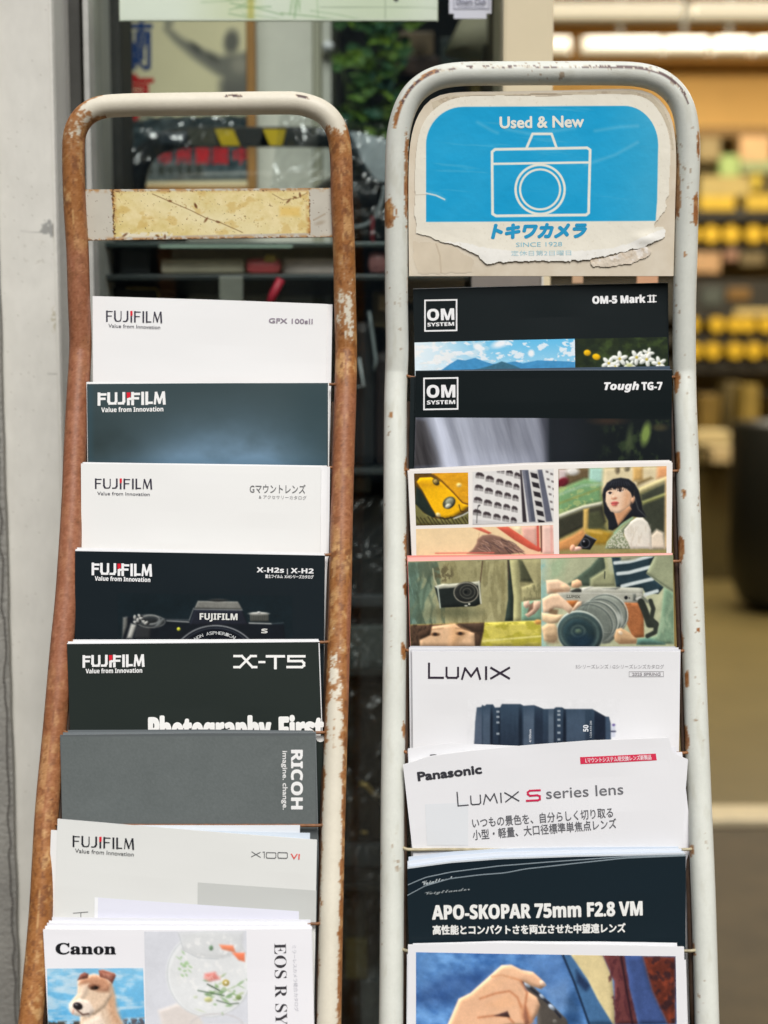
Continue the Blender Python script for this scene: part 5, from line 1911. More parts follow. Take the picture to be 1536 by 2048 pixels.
picture(b, 'cover_picture', [(289, 1862), (493, 1861), (497, 2070), (293, 2070)], paint_bowl, step=1.3)
CN = (26, 28, 32)
writing(b, 'logo', serif('Canon'), (112, 1907.5), (232, 1907), 22, CN, fat=0.8)
writing(b, 'title', serif('EOS R SYSTEM'), (548.5, 1886), (553, 2150), 25, (64, 62, 66), thin=0.009)
writing(b, 'subtitle', 'ミラーレスカメラ総合カタログ', (585, 1890), (590, 2022), 6.5, (190, 190, 196))
spare(b, 'white copy showing its top edge behind the terrier catalogue', 'spare copies of the terrier catalogue', [((4, -7), (1, -5)), ((8, -13), (-2, -9)), ((12, -18), (-8, -14)), ((18, -25), (-2, -19))], [(238, 238, 240), (230, 230, 234), (238, 238, 240), (226, 227, 232)])

# ------------------------------------------------ pale rack
b = brochure(RK_R, 'black brochure with a mountain and flower strip, topmost on the pale rack', (18, 26, 28), [(826, 578), (1336, 566)], (830, 742), (1338, 738), pages=(216, 220, 222), page_rise=1)


def om_logo(b, x0, y0, x1, y1, om, cap, syst, cap2):
    w = (238, 238, 238)
    flat_shape(b, 'logo_frame', strip([(x0, y0), (x1, y0 - 1), (x1, y1 - 1), (x0, y1), (x0, y0)], 3.0), w)
    writing(b, 'logo', bold('OM'), om[0], om[1], cap, w, fat=0.7)
    writing(b, 'logo', bold('SYSTEM'), (syst[0][0], syst[0][1] + 1), (syst[1][0], syst[1][1] + 1), cap2 - 0.5, w, fat=0.25)


om_logo(b, 850, 601, 913, 662, ((855, 641), (908, 639.5)), 22, ((855, 652), (908, 650.5)), 7.5)
writing(b, 'title', bold('OM-5 Mark'), (1185, 607.5), (1290, 605), 14, (240, 240, 240), fat=0.8)
flat_shape(b, 'title', strip([(1295, 592), (1312, 591.5)], 2) + strip([(1295, 604), (1312, 603.5)], 2) + strip([(1300, 591), (1300, 604)], 3.2) + strip([(1307, 591), (1307, 604)], 3.2), (240, 240, 240))


def paint_mountain(a):
    X, Y = a.X, a.Y
    t = np.clip((Y - 678) / 62, 0, 1)[..., None]
    u = sstep(830, 1010, X)[..., None]
    c = np.array((96, 186, 230)) * (1 - t) + np.array((170, 218, 240)) * t
    a.C[:] = np.array((222, 236, 242)) * (1 - u) + c * u
    n = fbm(X / 24, Y / 14, 3)
    a.put(sstep(0.5, 0.62, n) * sstep(1060, 860, X), (240, 240, 238), 0.9)
    a.put(sstep(0.58, 0.66, fbm(X / 16, Y / 9, 8)) * (Y < 730), (240, 242, 244), 0.85)
    a.ell(1062, 707, 6, 7, (238, 242, 244), 0, 4)
    a.ell(955, 694, 8, 6, (238, 242, 244), 0, 4)
    a.ell(1000, 688, 16, 7, (238, 242, 246), -0.3, 7)
    a.poly([(880, 742), (900, 728), (915, 719), (930, 721), (950, 716), (968, 723), (985, 728), (1010, 726), (1030, 723), (1045, 727), (1075, 721), (1110, 722), (1150, 724), (1150, 745), (860, 745)], (70, 146, 196), 1.6)
    a.poly([(940, 742), (980, 732), (1003, 723), (1030, 732), (1050, 742)], (62, 112, 136), 2)
    a.C += ((fbm(X / 7, Y / 5, 4) - 0.5) * 30 * (Y > 720))[..., None] * np.array((0.5, 0.8, 1))


picture(b, 'cover_picture', [(829, 685), (1149, 678), (1150, 752), (830, 754)], paint_mountain, step=1.3)


def flower(a, x, y, s, rot, c=(232, 234, 226)):
    for k in range(5):
        an = rot + k * 2 * PI / 5
        a.ell(x + math.cos(an) * s * 0.55, y + math.sin(an) * s * 0.5, s * 0.5, s * 0.27, c, an, 1.4)
    a.ell(x, y, s * 0.18, s * 0.18, (196, 176, 70), 0, 1.2)


def paint_flowers(a):
    X, Y = a.X, a.Y
    a.vol = (2, 0.3)
    a.C[:] = (38, 48, 30)
    n = fbm(X / 26, Y / 18, 3)
    a.put(sstep(0.45, 0.7, n), (66, 84, 42), 0.7)
    a.put(sstep(0.6, 0.4, fbm(X / 14, Y / 14, 7)), (26, 36, 28), 0.6)
    a.ell(1174, 706, 7, 6, (236, 182, 20), 0, 2)
    a.ell(1192, 714, 8, 6, (240, 186, 18), 0.2, 2)
    for x, y, s, r in ((1217, 727, 15, 0.2), (1239, 718, 16, 0.9), (1230, 733, 10, 2), (1273, 715, 16, 0.4), (1296, 707, 12, 1.2), (1293, 719, 16, 0.1), (1318, 727, 15, 0.7), (1259, 731, 12, 0.3)):
        flower(a, x, y, s, r)
    a.ell(1258, 731, 8, 4, (206, 210, 150), 0, 3, 0.8)
    a.vol = None
    a.finish(0.8, 10)


picture(b, 'cover_picture', [(1150, 678), (1335, 674), (1336, 752), (1150, 752)], paint_flowers, step=1.0)

b = brochure(RK_R, 'black brochure with a waterfall picture, second on the pale rack', (13, 22, 24), [(831, 742), (1344, 740)], (828, 930), (1343, 926), pages=(120, 130, 140), page_rise=1)
om_logo(b, 848, 757, 915, 819, ((854, 795), (910, 794.5)), 24, ((854, 808), (910, 807)), 8)
writing(b, 'title', bold_italic('Tough'), (1208, 780), (1277, 779.5), 14.5, (240, 240, 240), fat=0.6)
writing(b, 'title', bold('TG-7'), (1283, 780), (1324, 779.5), 15, (240, 240, 240), fat=0.6)


def paint_fall(a):
    X, Y = a.X, a.Y
    t = np.clip((Y - 835) / 95, 0, 1)
    a.C[:] = (26, 34, 38)
    n = fbm(X / 28, Y / 40, 5)
    a.put(sstep(850, 830, X), (58, 56, 60), 0.9)
    a.put(np.clip(sstep(1100, 1096, X) * 0.9, 0, 1), (86, 88, 98), 1)
    a.put(a.m_poly([(831, 840), (852, 842), (886, 930), (828, 932)], 6), (60, 58, 60))
    u = (X - 850) - (Y - 835) * 0.28
    for c, w, s in ((25, 22, 0.98), (72, 28, 0.7), (118, 30, 0.55), (190, 26, 0.5), (216, 14, 0.6), (150, 16, 0.3)):
        a.put(np.exp(-((u - c + (Y - 835) * 0.10 * (c > 150)) / w) ** 2), (206, 212, 228), s)
    a.put(sstep(890, 930, Y) * sstep(1090, 1060, X) * sstep(860, 900, X), (200, 206, 224), 0.35)
    st = fbm(u / 7, Y / 70, 8)
    a.C += ((st - 0.5) * 40 * sstep(1100, 1080, X))[..., None]
    a.put(sstep(1085, 1110, X), (20, 26, 28), 0.97)
    a.put(np.exp(-((X - 1120) / 60) ** 2) * 0.5, (44, 46, 56), 0.8)
    m = sstep(1180, 1250, X)
    a.put(sstep(0.5, 0.8, fbm(X / 16, Y / 20, 12)) * m, (70, 88, 50), 0.55)
    a.ell(1291, 868, 9, 22, (128, 150, 76), 0.2, 8, 0.9)
    a.ell(1258, 880, 6, 24, (72, 84, 56), 0.1, 8, 0.8)
    a.ell(1215, 842, 30, 7, (64, 48, 38), 0, 9, 0.7)
    a.ell(1320, 855, 14, 7, (72, 66, 46), 0, 7, 0.7)


picture(b, 'cover_picture', [(831, 835), (1343, 838), (1343, 945), (828, 948)], paint_fall, step=1.8)
spare(b, 'dark copy jutting out beside the waterfall brochure', 'spare copies of the waterfall brochure', [((-10, 12), (-4, 2)), ((0, -1), (-4, -8))], [(26, 34, 36), (70, 84, 100)], pages=(110, 118, 124))

b = brochure(RK_R, 'white brochure with a collage of a yellow car, a tower block and a woman', (238, 233, 226), [(816, 942), (1050, 930), (1345, 925)], (824, 1116), (1343, 1112))


def paint_car(a):
    X, Y = a.X, a.Y
    a.vol = (3, 0.4)

    def q(cx, cy):
        return (800 + cx / 4.8, 920 + cy / 4.8)

    def Q(*p):
        return [q(*v) for v in p]
    a.C[:] = (96, 70, 30)
    a.poly(Q((290, 120), (660, 120), (660, 450), (600, 420), (520, 320), (400, 210)), (216, 148, 24), 2)
    a.put(fbm(X / 16, Y / 5, 3) * a.m_poly(Q((290, 120), (660, 120), (660, 450), (600, 420), (400, 210))), (246, 182, 40), 0.8)
    a.ell(*q(565, 240), 5, 4, (250, 226, 150), 0, 4)
    a.poly(Q((160, 210), (190, 170), (300, 165), (400, 215), (510, 320), (600, 415), (660, 440), (600, 490), (500, 545), (430, 560), (350, 530), (300, 450), (220, 300)), (244, 184, 18), 2)
    a.put(a.m_poly(Q((160, 210), (400, 230), (440, 270), (200, 260)), 8), (206, 146, 26), 0.6)
    a.line(Q((320, 140), (400, 200), (510, 310), (600, 410), (655, 425)), 2.4, (120, 78, 20), 1.8)
    a.poly(Q((150, 250), (200, 290), (290, 450), (350, 540), (300, 560), (200, 480), (145, 420)), (36, 46, 40), 3)
    a.poly(Q((145, 420), (230, 510), (330, 560), (450, 570), (660, 490), (660, 620), (145, 620)), (116, 112, 66), 2)
    for k in range(16):
        x = 160 + k * 36
        a.line(Q((x, 545 + (k % 3) * 8), (x + 50, 625)), 2.4, (50, 42, 24), 1.6, 0.8)
    a.line(Q((350, 540), (430, 566), (560, 540), (660, 490)), 3, (56, 48, 30), 2)
    a.line(Q((520, 560), (600, 530), (655, 500)), 2.6, (206, 206, 196), 2)
    a.ell(*q(345, 210), 8, 6, (84, 74, 44), 0.8, 2)
    a.ell(*q(340, 205), 4, 4, (176, 150, 84), 0.8, 2)
    a.ell(*q(470, 410), 14, 11, (60, 62, 50), -0.7, 2)
    a.ell(*q(474, 400), 9, 7, (140, 144, 124), -0.7, 4)
    a.ell(*q(460, 440), 6, 4, (206, 206, 186), -0.5, 3)
    a.ell(*q(365, 525), 5, 4, (226, 206, 150), 0.5, 3)
    a.line(Q((565, 430), (580, 490), (610, 495)), 1.6, (60, 40, 20), 1.4)
    a.vol = None
    a.finish(0.8, 10)


picture(b, 'cover_picture', [(828, 947), (936, 945), (937, 1048), (832, 1051)], paint_car, step=0.9)


def paint_tower(a):
    X, Y = a.X, a.Y
    a.vol = (1.5, 0.15)

    def q(cx, cy):
        return (800 + cx / 4.8, 920 + cy / 4.8)

    def Q(*p):
        return [q(*v) for v in p]
    a.C[:] = (226, 224, 220)
    a.poly(Q((690, 560), (1170, 600), (1170, 620), (690, 620)), (206, 204, 202), 2)
    rows = ((765, 140, 935, 100), (750, 245, 945, 290), (740, 360, 930, 405), (735, 495, 930, 530))
    cols = [(0.0, 0.0), (95, 30), (190, 62), (275, 84), (350, 108)]
    for r in range(-1, 4):
        bx, by = 765 - r * 12 - 0, 140 + r * 118
        for i, (dx, dy) in enumerate(cols):
            w = (42, 40, 36, 34, 30)[i]
            cx, cy = bx + dx + r * 3, by + dy * (1 - r * 0.10) + (2 if i == 1 else 0)
            a.poly(Q((cx - w, cy + 22), (cx - w * 0.85, cy - 12), (cx - w * 0.4, cy - 24), (cx + w * 0.5, cy - 16), (cx + w, cy + 4), (cx + w, cy + 24)), (66, 58, 60), 1.4)
            a.poly(Q((cx - w, cy + 6), (cx + w, cy + 18), (cx + w, cy + 44), (cx - w, cy + 34)), (158, 154, 152), 1.4, 0.85)
            a.line(Q((cx, cy + 10), (cx, cy + 40)), 1.4, (210, 208, 206), 1.2, 0.8)
    a.poly(Q((1150, 96), (1165, 96), (1215, 596), (1175, 596)), (54, 48, 52), 1.6)
    a.poly(Q((1170, 96), (1230, 96), (1300, 592), (1240, 594)), (84, 88, 102), 1.6)
    a.poly(Q((1172, 96), (1200, 96), (1262, 594), (1236, 594)), (120, 122, 134), 1.6, 0.9)
    a.poly(Q((1232, 94), (1318, 94), (1400, 592), (1304, 592)), (212, 210, 206), 1.4)
    for k in range(6):
        y = 88 + k * 90
        x = 1248 + k * 14
        a.poly(Q((x, y + 30), (x + 66, y + 46), (x + 78, y + 96), (x + 12, y + 78)), (44, 40, 44), 1.4)
    a.poly(Q((1318, 94), (1362, 92), (1462, 588), (1400, 592)), (96, 98, 112), 1.6)
    for k in range(6):
        for j in range(2):
            x, y = 1395 + j * 44 + k * 10, 100 + k * 72 + j * 22
            a.poly(Q((x, y), (x + 26, y + 6), (x + 28, y + 26), (x + 2, y + 20)), (106, 98, 98), 1.4, 0.9)
    a.line(Q((735, 605), (742, 470), (752, 442)), 1.3, (60, 58, 58), 1.2)
    a.ell(*q(757, 438), 2.8, 1.5, (52, 50, 50), -0.5, 1.2)
    a.vol = None
    a.finish(0.7, 6)


picture(b, 'cover_picture', [(945, 944), (1107, 937), (1107, 1044), (945, 1049)], paint_tower, step=0.9)


def paint_wallhair(a):
    X, Y = a.X, a.Y
    a.vol = (3, 0.3)

    def q(cx, cy):
        return (800 + cx / 4.8, 920 + cy / 4.8)

    def Q(*p):
        return [q(*v) for v in p]
    a.C[:] = (240, 212, 166)
    a.grain(50, 6, 2)
    a.put(sstep(1035, 1055, X), (232, 196, 160), 0.8)
    red = (206, 92, 72)
    a.poly(Q((690, 648), (780, 650), (880, 700), (850, 712)), red, 1.6, 0.9)
    a.poly(Q((925, 645), (1035, 640), (1375, 862), (1330, 880), (1240, 850), (1100, 770)), red, 1.8)
    a.poly(Q((1060, 640), (1160, 636), (1160, 716)), (246, 226, 186), 3)
    a.poly(Q((1165, 640), (1310, 636), (1315, 830), (1180, 735)), (226, 176, 160), 3)
    a.line(Q((1320, 634), (1325, 850)), 4.6, (206, 84, 72), 1.6)
    a.line(Q((1352, 634), (1358, 880)), 3, (92, 52, 48), 1.6)
    a.poly(Q((1364, 630), (1510, 626), (1510, 900), (1364, 900)), (232, 196, 182), 3)
    a.line(Q((1450, 630), (1455, 890)), 4, (226, 160, 150), 3, 0.7)
    a.poly(Q((640, 900), (700, 855), (735, 800), (740, 760), (790, 722), (870, 712), (960, 735), (1050, 780), (1130, 830), (1190, 885), (1000, 910)), (128, 98, 84), 3)
    rr = random.Random(9)
    for k in range(60):
        x = rr.uniform(740, 1120)
        y = 740 + abs(x - 900) * 0.24 + rr.uniform(0, 80)
        c = rr.choice([(70, 54, 52), (176, 140, 116), (110, 84, 76), (196, 160, 140), (88, 70, 74)])
        a.line(Q((x, y), (x + rr.uniform(20, 50), y + rr.uniform(5, 30)), (x + rr.uniform(50, 90), y + rr.uniform(30, 70))), rr.uniform(0.9, 2), c, 1.4, 0.75)
    a.line(Q((760, 700), (750, 760)), 1, (176, 130, 96), 1.4, 0.7)
    a.line(Q((340, 895), (370, 895), (900, 890)), 2.2, (226, 110, 96), 1.8)
    a.vol = None
    a.finish(1.0, 7)


picture(b, 'cover_picture', [(832, 1058), (1106, 1050), (1108, 1122), (833, 1126)], paint_wallhair, step=1.0)


def paint_woman(a):
    X, Y = a.X, a.Y
    a.vol = (3, 0.35)

    def q(cx, cy):
        return (1090 + cx / 5.69, 920 + cy / 5.69)

    def Q(*p):
        return [q(*v) for v in p]
    a.C[:] = (146, 140, 88)
    a.poly(Q((145, 90), (520, 90), (520, 200), (145, 330)), (104, 86, 60), 8)
    a.poly(Q((145, 100), (260, 100), (230, 230), (145, 290)), (206, 190, 186), 8)
    a.ell(*q(190, 260), 14, 9, (104, 30, 40), -0.6, 5)
    a.ell(*q(310, 130), 13, 8, (226, 222, 214), 0, 6)
    a.poly(Q((500, 85), (670, 85), (660, 260), (490, 290)), (166, 206, 190), 8)
    a.poly(Q((660, 85), (1400, 60), (1400, 280), (1050, 330), (640, 380)), (222, 206, 166), 10)
    a.poly(Q((1000, 80), (1110, 78), (1110, 230), (1000, 240)), (206, 166, 100), 7)
    a.ell(*q(820, 110), 5, 8, (130, 116, 90), 0, 5)
    a.ell(*q(930, 96), 6, 6, (140, 128, 100), 0, 5)
    a.poly(Q((1280, 70), (1400, 66), (1400, 200), (1270, 210)), (226, 150, 96), 9, 0.8)
    a.poly(Q((1040, 240), (1200, 190), (1230, 210), (1050, 290)), (120, 100, 60), 6, 0.8)
    a.poly(Q((145, 340), (450, 210), (620, 260), (640, 480), (420, 520), (145, 620)), (120, 162, 112), 9)
    a.put(sstep(0.5, 0.62, fbm(X / 14 + Y / 22, Y / 9 - X / 40, 3)) * a.m_poly(Q((145, 300), (640, 260), (640, 500), (145, 620)), 8), (166, 186, 120), 0.8)
    a.line(Q((145, 400), (430, 290), (640, 280)), 5, (160, 192, 160), 6, 0.8)
    a.line(Q((145, 500), (600, 330)), 4, (142, 150, 84), 5, 0.8)
    a.poly(Q((145, 620), (430, 515), (650, 470), (650, 520), (440, 560), (145, 680)), (196, 196, 172), 4)
    a.poly(Q((145, 670), (440, 560), (650, 510), (690, 700), (640, 760), (430, 760), (145, 900)), (58, 58, 46), 6)
    a.poly(Q((480, 600), (620, 580), (700, 800), (480, 800)), (72, 76, 52), 8, 0.8)
    a.poly(Q((435, 560), (495, 550), (480, 860), (430, 860)), (206, 172, 96), 5)
    a.poly(Q((145, 930), (300, 860), (430, 780), (480, 900), (300, 1010), (145, 1030)), (206, 146, 88), 8)
    a.poly(Q((470, 800), (620, 790), (760, 830), (700, 960), (560, 960)), (166, 132, 44), 8)
    a.line(Q((470, 800), (640, 830)), 6, (206, 170, 80), 5)
    a.poly(Q((1060, 320), (1400, 180), (1400, 240), (1070, 380)), (212, 200, 146), 6)
    a.poly(Q((1080, 390), (1400, 240), (1400, 1010), (1190, 1010), (1100, 600)), (60, 64, 52), 8)
    a.poly(Q((1100, 470), (1400, 360), (1400, 400), (1110, 510)), (150, 152, 96), 5)
    a.poly(Q((1365, 200), (1400, 200), (1400, 1010), (1360, 1010)), (206, 176, 130), 6)
    a.poly(Q((1200, 860), (1270, 790), (1350, 830), (1370, 1010), (1200, 1010)), (226, 212, 190), 7)
    # hair behind
    hair = (30, 32, 38)
    a.poly(Q((650, 400), (660, 330), (700, 260), (770, 215), (860, 200), (950, 215), (1020, 270), (1065, 350), (1090, 450), (1110, 560), (1155, 650), (1080, 660), (1000, 640), (900, 700), (830, 760), (770, 800), (720, 790), (715, 690), (670, 600)), hair, 3)
    a.line(Q((1020, 430), (1060, 560), (1150, 650)), 2, (112, 116, 110), 2.5, 0.5)
    # neck, face
    a.poly(Q((780, 590), (960, 520), (985, 560), (880, 690), (830, 745), (815, 700)), (206, 152, 112), 3)
    skin = (240, 206, 176)
    a.poly(Q((682, 400), (690, 350), (740, 310), (850, 290), (950, 310), (985, 370), (985, 450), (960, 520), (900, 570), (850, 600), (800, 605), (745, 585), (705, 520), (685, 460)), skin, 2.5)
    a.put(a.m_poly(Q((900, 340), (985, 360), (985, 450), (950, 530), (870, 590), (880, 480)), 14), (214, 158, 116), 0.7)
    a.put(a.m_ell(*q(740, 440), 9, 12, 0, 9), (246, 216, 186), 0.7)
    a.ell(*q(1000, 450), 3.4, 7, (222, 172, 136), 0.2, 2)
    # fringe
    a.poly(Q((655, 400), (690, 300), (770, 235), (870, 220), (970, 260), (1010, 340), (1000, 430), (970, 370), (930, 330), (880, 310), (850, 335), (820, 320), (790, 335), (760, 320), (720, 340), (690, 370), (685, 460)), hair, 2.5)
    for k in range(12):
        x = 700 + k * 24
        a.line(Q((x + 20, 260), (x + 4, 318), (x, 340)), 1.2, hair, 1.4, 0.85)
    for k in range(8):
        x = 760 + k * 26
        a.line(Q((x, 240 + abs(k - 3) * 4), (x + (k - 3) * 6, 290)), 1.2, (78, 84, 96), 2, 0.5)
    # brows, eyes, nose, lips
    a.line(Q((715, 345), (755, 335)), 1.6, (70, 52, 46), 1.6, 0.9)
    a.line(Q((815, 312), (870, 312)), 1.6, (76, 56, 48), 1.6, 0.9)
    a.ell(*q(735, 377), 5, 2.3, (246, 232, 220), -0.15, 1.4)
    a.ell(*q(737, 374), 2.6, 2.5, (44, 30, 30), 0, 1.2)
    a.line(Q((712, 375), (735, 362), (758, 370)), 1.2, (50, 36, 34), 1.2)
    a.ell(*q(852, 350), 5.6, 2.4, (246, 230, 216), 0.08, 1.4)
    a.ell(*q(852, 347), 2.7, 2.5, (48, 34, 34), 0, 1.2)
    a.line(Q((822, 350), (848, 334), (884, 346)), 1.3, (50, 36, 34), 1.2)
    a.line(Q((775, 370), (760, 420), (758, 438)), 1.6, (222, 168, 130), 3, 0.7)
    a.ell(*q(785, 436), 5.4, 2.6, (196, 122, 92), -0.1, 2.5, 0.85)
    a.ell(*q(775, 420), 2.6, 3, (246, 216, 186), 0, 3, 0.8)
    a.ell(*q(792, 486), 7.4, 2.5, (206, 96, 92), -0.05, 1.6)
    a.ell(*q(788, 506), 6.4, 3.2, (216, 110, 102), -0.05, 1.6)
    a.line(Q((752, 496), (790, 494), (836, 492)), 1.1, (136, 56, 56), 1.2)
    a.ell(*q(790, 528), 5, 1.6, (214, 160, 126), 0, 2, 0.8)
    # clothes
    a.poly(Q((880, 800), (940, 720), (1040, 655), (1110, 655), (1170, 710), (1205, 800), (1215, 1010), (960, 1010)), (226, 220, 206), 3)
    a.put(sstep(0.5, 0.62, fbm(X / 5, Y / 18, 6)) * a.m_poly(Q((920, 760), (1190, 740), (1215, 1010), (960, 1010)), 8), (206, 196, 178), 0.6)
    a.poly(Q((680, 1010), (700, 930), (790, 830), (880, 760), (990, 660), (960, 720), (900, 790), (890, 860), (940, 930), (970, 1010)), (136, 146, 116), 2.5)
    ch = (vnoise(X / 2.3 + Y / 5, Y / 2.0 - X / 7, 3) > 0.5).astype(float)
    a.put(ch * a.m_poly(Q((690, 1000), (710, 940), (800, 840), (870, 780), (890, 860), (940, 930), (960, 1005)), 3), (216, 216, 196), 0.75)
    a.line(Q((790, 830), (870, 740), (990, 660)), 4, (150, 190, 160), 3, 0.8)
    # camera and hand
    a.poly(Q((455, 845), (585, 905), (510, 1020), (400, 1010), (365, 980)), (30, 32, 36), 2)
    a.line(Q((460, 850), (580, 905)), 2.2, (126, 130, 130), 1.6)
    a.ring(*q(455, 945), 9, 1.5, (86, 90, 96), 1.2)
    a.ell(*q(452, 948), 6, 6, (16, 18, 22), 0, 1.5)
    a.ell(*q(440, 925), 2, 1.6, (160, 160, 168), 0, 1.4)
    a.ell(*q(360, 1010), 10, 4.4, (240, 196, 176), -0.2, 2)
    a.ell(*q(310, 1000), 5, 7, (236, 180, 150), 0.3, 2)
    a.vol = None
    a.finish(0.9, 9)


picture(b, 'cover_picture', [(1116, 938), (1333, 932), (1333, 1110), (1118, 1114)], paint_woman, step=0.85)
spare(b, 'white copy with its edge fanned out behind the collage brochure', 'spare copies of the collage brochure', [((-1, -1), (-2, -3)), ((3, -4), (-6, -5)), ((0, 4), (-8, -2))], [(234, 230, 226), (224, 220, 216), (236, 232, 228)])

b = brochure(RK_R, 'brochure covered by pictures of people in olive coats holding cameras', (150, 152, 116), [(816, 1123), (1346, 1110)], (822, 1296), (1349, 1292), pages=(228, 206, 200))


def paint_people_left(a):
    X, Y = a.X, a.Y
    a.vol = (4, 0.45)

    def q(cx, cy):
        return (800 + cx / 5.12, 1100 + cy / 5.12)

    def Q(*p):
        return [q(*v) for v in p]
    a.C[:] = (160, 154, 112)
    a.put(sstep(890, 830, X), (128, 160, 148), 0.9)
    a.put(a.m_poly(Q((70, 130), (360, 130), (340, 400), (330, 760), (70, 760)), 20), (104, 126, 106), 0.9)
    a.put(a.m_poly(Q((70, 250), (180, 200), (160, 560), (150, 760), (90, 760)), 14), (130, 166, 156), 0.7)
    a.put(sstep(0.5, 0.65, fbm(X / 12 + Y / 30, Y / 40, 4)), (182, 176, 132), 0.5)
    a.put(sstep(0.55, 0.4, fbm(X / 9 - Y / 40, Y / 44, 8)) * (X < 890), (78, 96, 80), 0.7)
    a.put(sstep(0.5, 0.38, fbm(X / 10, Y / 50, 11)) * (X > 890), (130, 124, 86), 0.6)
    for p in (((215, 260), (180, 420), (200, 740)), ((330, 180), (250, 420), (215, 740)), ((300, 470), (330, 560), (310, 730))):
        a.line(Q(*p), 3.6, (74, 90, 74), 5, 0.7)
    a.put(a.m_ell(*q(440, 240), 22, 16, 0, 8) * sstep(0.45, 0.55, fbm(X / 5, Y / 5, 9)), (92, 84, 60), 0.8)
    a.put(a.m_ell(*q(260, 180), 20, 18, 0, 12), (86, 96, 78), 0.6)
    a.line(Q((1040, 140), (1060, 500)), 6, (130, 122, 82), 7, 0.6)
    a.line(Q((845, 110), (835, 200), (820, 330)), 1.7, (84, 62, 48), 1.6)
    a.line(Q((335, 190), (350, 300), (390, 380)), 2, (190, 186, 150), 1.8)
    a.line(Q((500, 130), (460, 220), (470, 330)), 1.6, (110, 100, 70), 2, 0.8)
    a.put(a.m_ell(*q(560, 640), 45, 12, 0, 14), (92, 94, 68), 0.8)
    # coat opening and sleeve
    a.poly(Q((1098, 100), (1120, 100), (1160, 480), (1158, 725), (1070, 728), (1105, 500)), (44, 54, 48), 2.5)
    a.line(Q((1104, 100), (1112, 300)), 2, (80, 62, 48), 1.6)
    a.poly(Q((1120, 100), (1210, 96), (1215, 300), (1240, 500), (1235, 722), (1160, 725), (1165, 480)), (176, 172, 124), 3)
    a.poly(Q((1210, 96), (1260, 110), (1370, 330), (1230, 320)), (74, 76, 56), 6)
    a.poly(Q((1250, 96), (1440, 90), (1440, 510), (1260, 520), (1240, 380), (1370, 340)), (166, 160, 116), 4)
    a.put(sstep(0.5, 0.4, fbm(X / 5, Y / 20, 5)) * a.m_poly(Q((1240, 380), (1440, 340), (1440, 510), (1260, 520)), 4), (116, 114, 80), 0.7)
    a.poly(Q((1240, 530), (1440, 510), (1440, 720), (1240, 722)), (128, 166, 140), 4)
    a.poly(Q((1262, 530), (1320, 515), (1330, 570), (1290, 600), (1262, 570)), (216, 180, 156), 2.5)
    a.poly(Q((1370, 520), (1440, 520), (1430, 590), (1380, 650), (1310, 690), (1275, 660), (1320, 630)), (214, 176, 150), 2.5)
    a.poly(Q((1320, 560), (1365, 530), (1360, 600), (1300, 650)), (116, 82, 66), 3, 0.8)
    # camera
    a.poly(Q((350, 370), (440, 350), (590, 340), (740, 326), (820, 322), (830, 550), (770, 575), (410, 590)), (34, 40, 38), 2)
    a.poly(Q((350, 370), (440, 345), (500, 348), (815, 320), (820, 360), (385, 398)), (196, 196, 176), 2)
    a.line(Q((385, 370), (412, 590)), 2.4, (196, 206, 190), 1.6)
    a.line(Q((805, 320), (828, 545)), 3, (206, 206, 184), 1.6)
    a.ell(*q(680, 430), 25, 21, (40, 42, 40), 0, 2)
    a.ring(*q(675, 435), 24, 2, (150, 146, 130), 1.4, ry=20)
    a.ring(*q(690, 428), 15, 1.6, (96, 96, 86), 1.4, ry=13)
    a.ring(*q(686, 428), 8, 1.6, (84, 84, 76), 1.4, ry=7)
    a.ell(*q(672, 430), 3, 3, (20, 24, 24), 0, 1.6)
    a.ell(*q(708, 553), 2, 2, (226, 226, 206), 0, 1.2)
    a.ell(*q(676, 570), 3.4, 1.4, (206, 206, 190), 0, 1.2)
    # face at the lower edge, yellow wall
    a.poly(Q((100, 765), (1440, 722), (1440, 980), (100, 985)), (206, 194, 92), 3)
    a.put(sstep(0.45, 0.6, fbm(X / 26, Y / 12, 4)) * a.m_poly(Q((850, 745), (1440, 722), (1440, 980), (840, 985)), 4), (166, 158, 52), 0.7)
    a.line(Q((850, 930), (1440, 880)), 3.6, (222, 214, 130), 3)
    a.line(Q((1100, 740), (1110, 900)), 2, (176, 166, 66), 4, 0.6)
    a.ell(*q(1410, 735), 7, 5, (206, 150, 80), 0, 4)
    a.poly(Q((100, 765), (860, 742), (850, 850), (820, 985), (110, 985)), (84, 64, 50), 4)
    a.put(sstep(0.5, 0.62, fbm(X / 4, Y / 7, 3)) * a.m_poly(Q((100, 765), (860, 742), (820, 985), (110, 985)), 4), (54, 42, 34), 0.7)
    a.poly(Q((195, 880), (330, 780), (560, 752), (620, 800), (760, 850), (765, 985), (205, 985)), (222, 182, 142), 3)
    a.poly(Q((520, 760), (700, 830), (560, 985), (510, 985)), (210, 164, 118), 14, 0.8)
    a.poly(Q((170, 860), (330, 770), (310, 870), (200, 920)), (72, 54, 42), 4)
    a.poly(Q((590, 750), (860, 742), (850, 840), (760, 835), (680, 800)), (74, 58, 46), 4)
    a.ell(*q(360, 862), 9, 3.8, (120, 86, 60), 0, 2.5)
    a.ell(*q(358, 860), 4, 3, (52, 40, 34), 0, 1.6)
    a.ell(*q(615, 854), 8.5, 3.6, (120, 86, 60), 0, 2.5)
    a.ell(*q(615, 852), 4, 3, (54, 42, 36), 0, 1.6)
    a.line(Q((320, 815), (440, 800)), 2, (140, 100, 70), 3, 0.6)
    a.line(Q((570, 800), (680, 815)), 2, (140, 100, 70), 3, 0.6)
    a.vol = None
    a.finish(1.0, 11)


picture(b, 'cover_picture', [(816, 1125), (1081, 1118), (1083, 1302), (822, 1306)], paint_people_left, step=0.95)


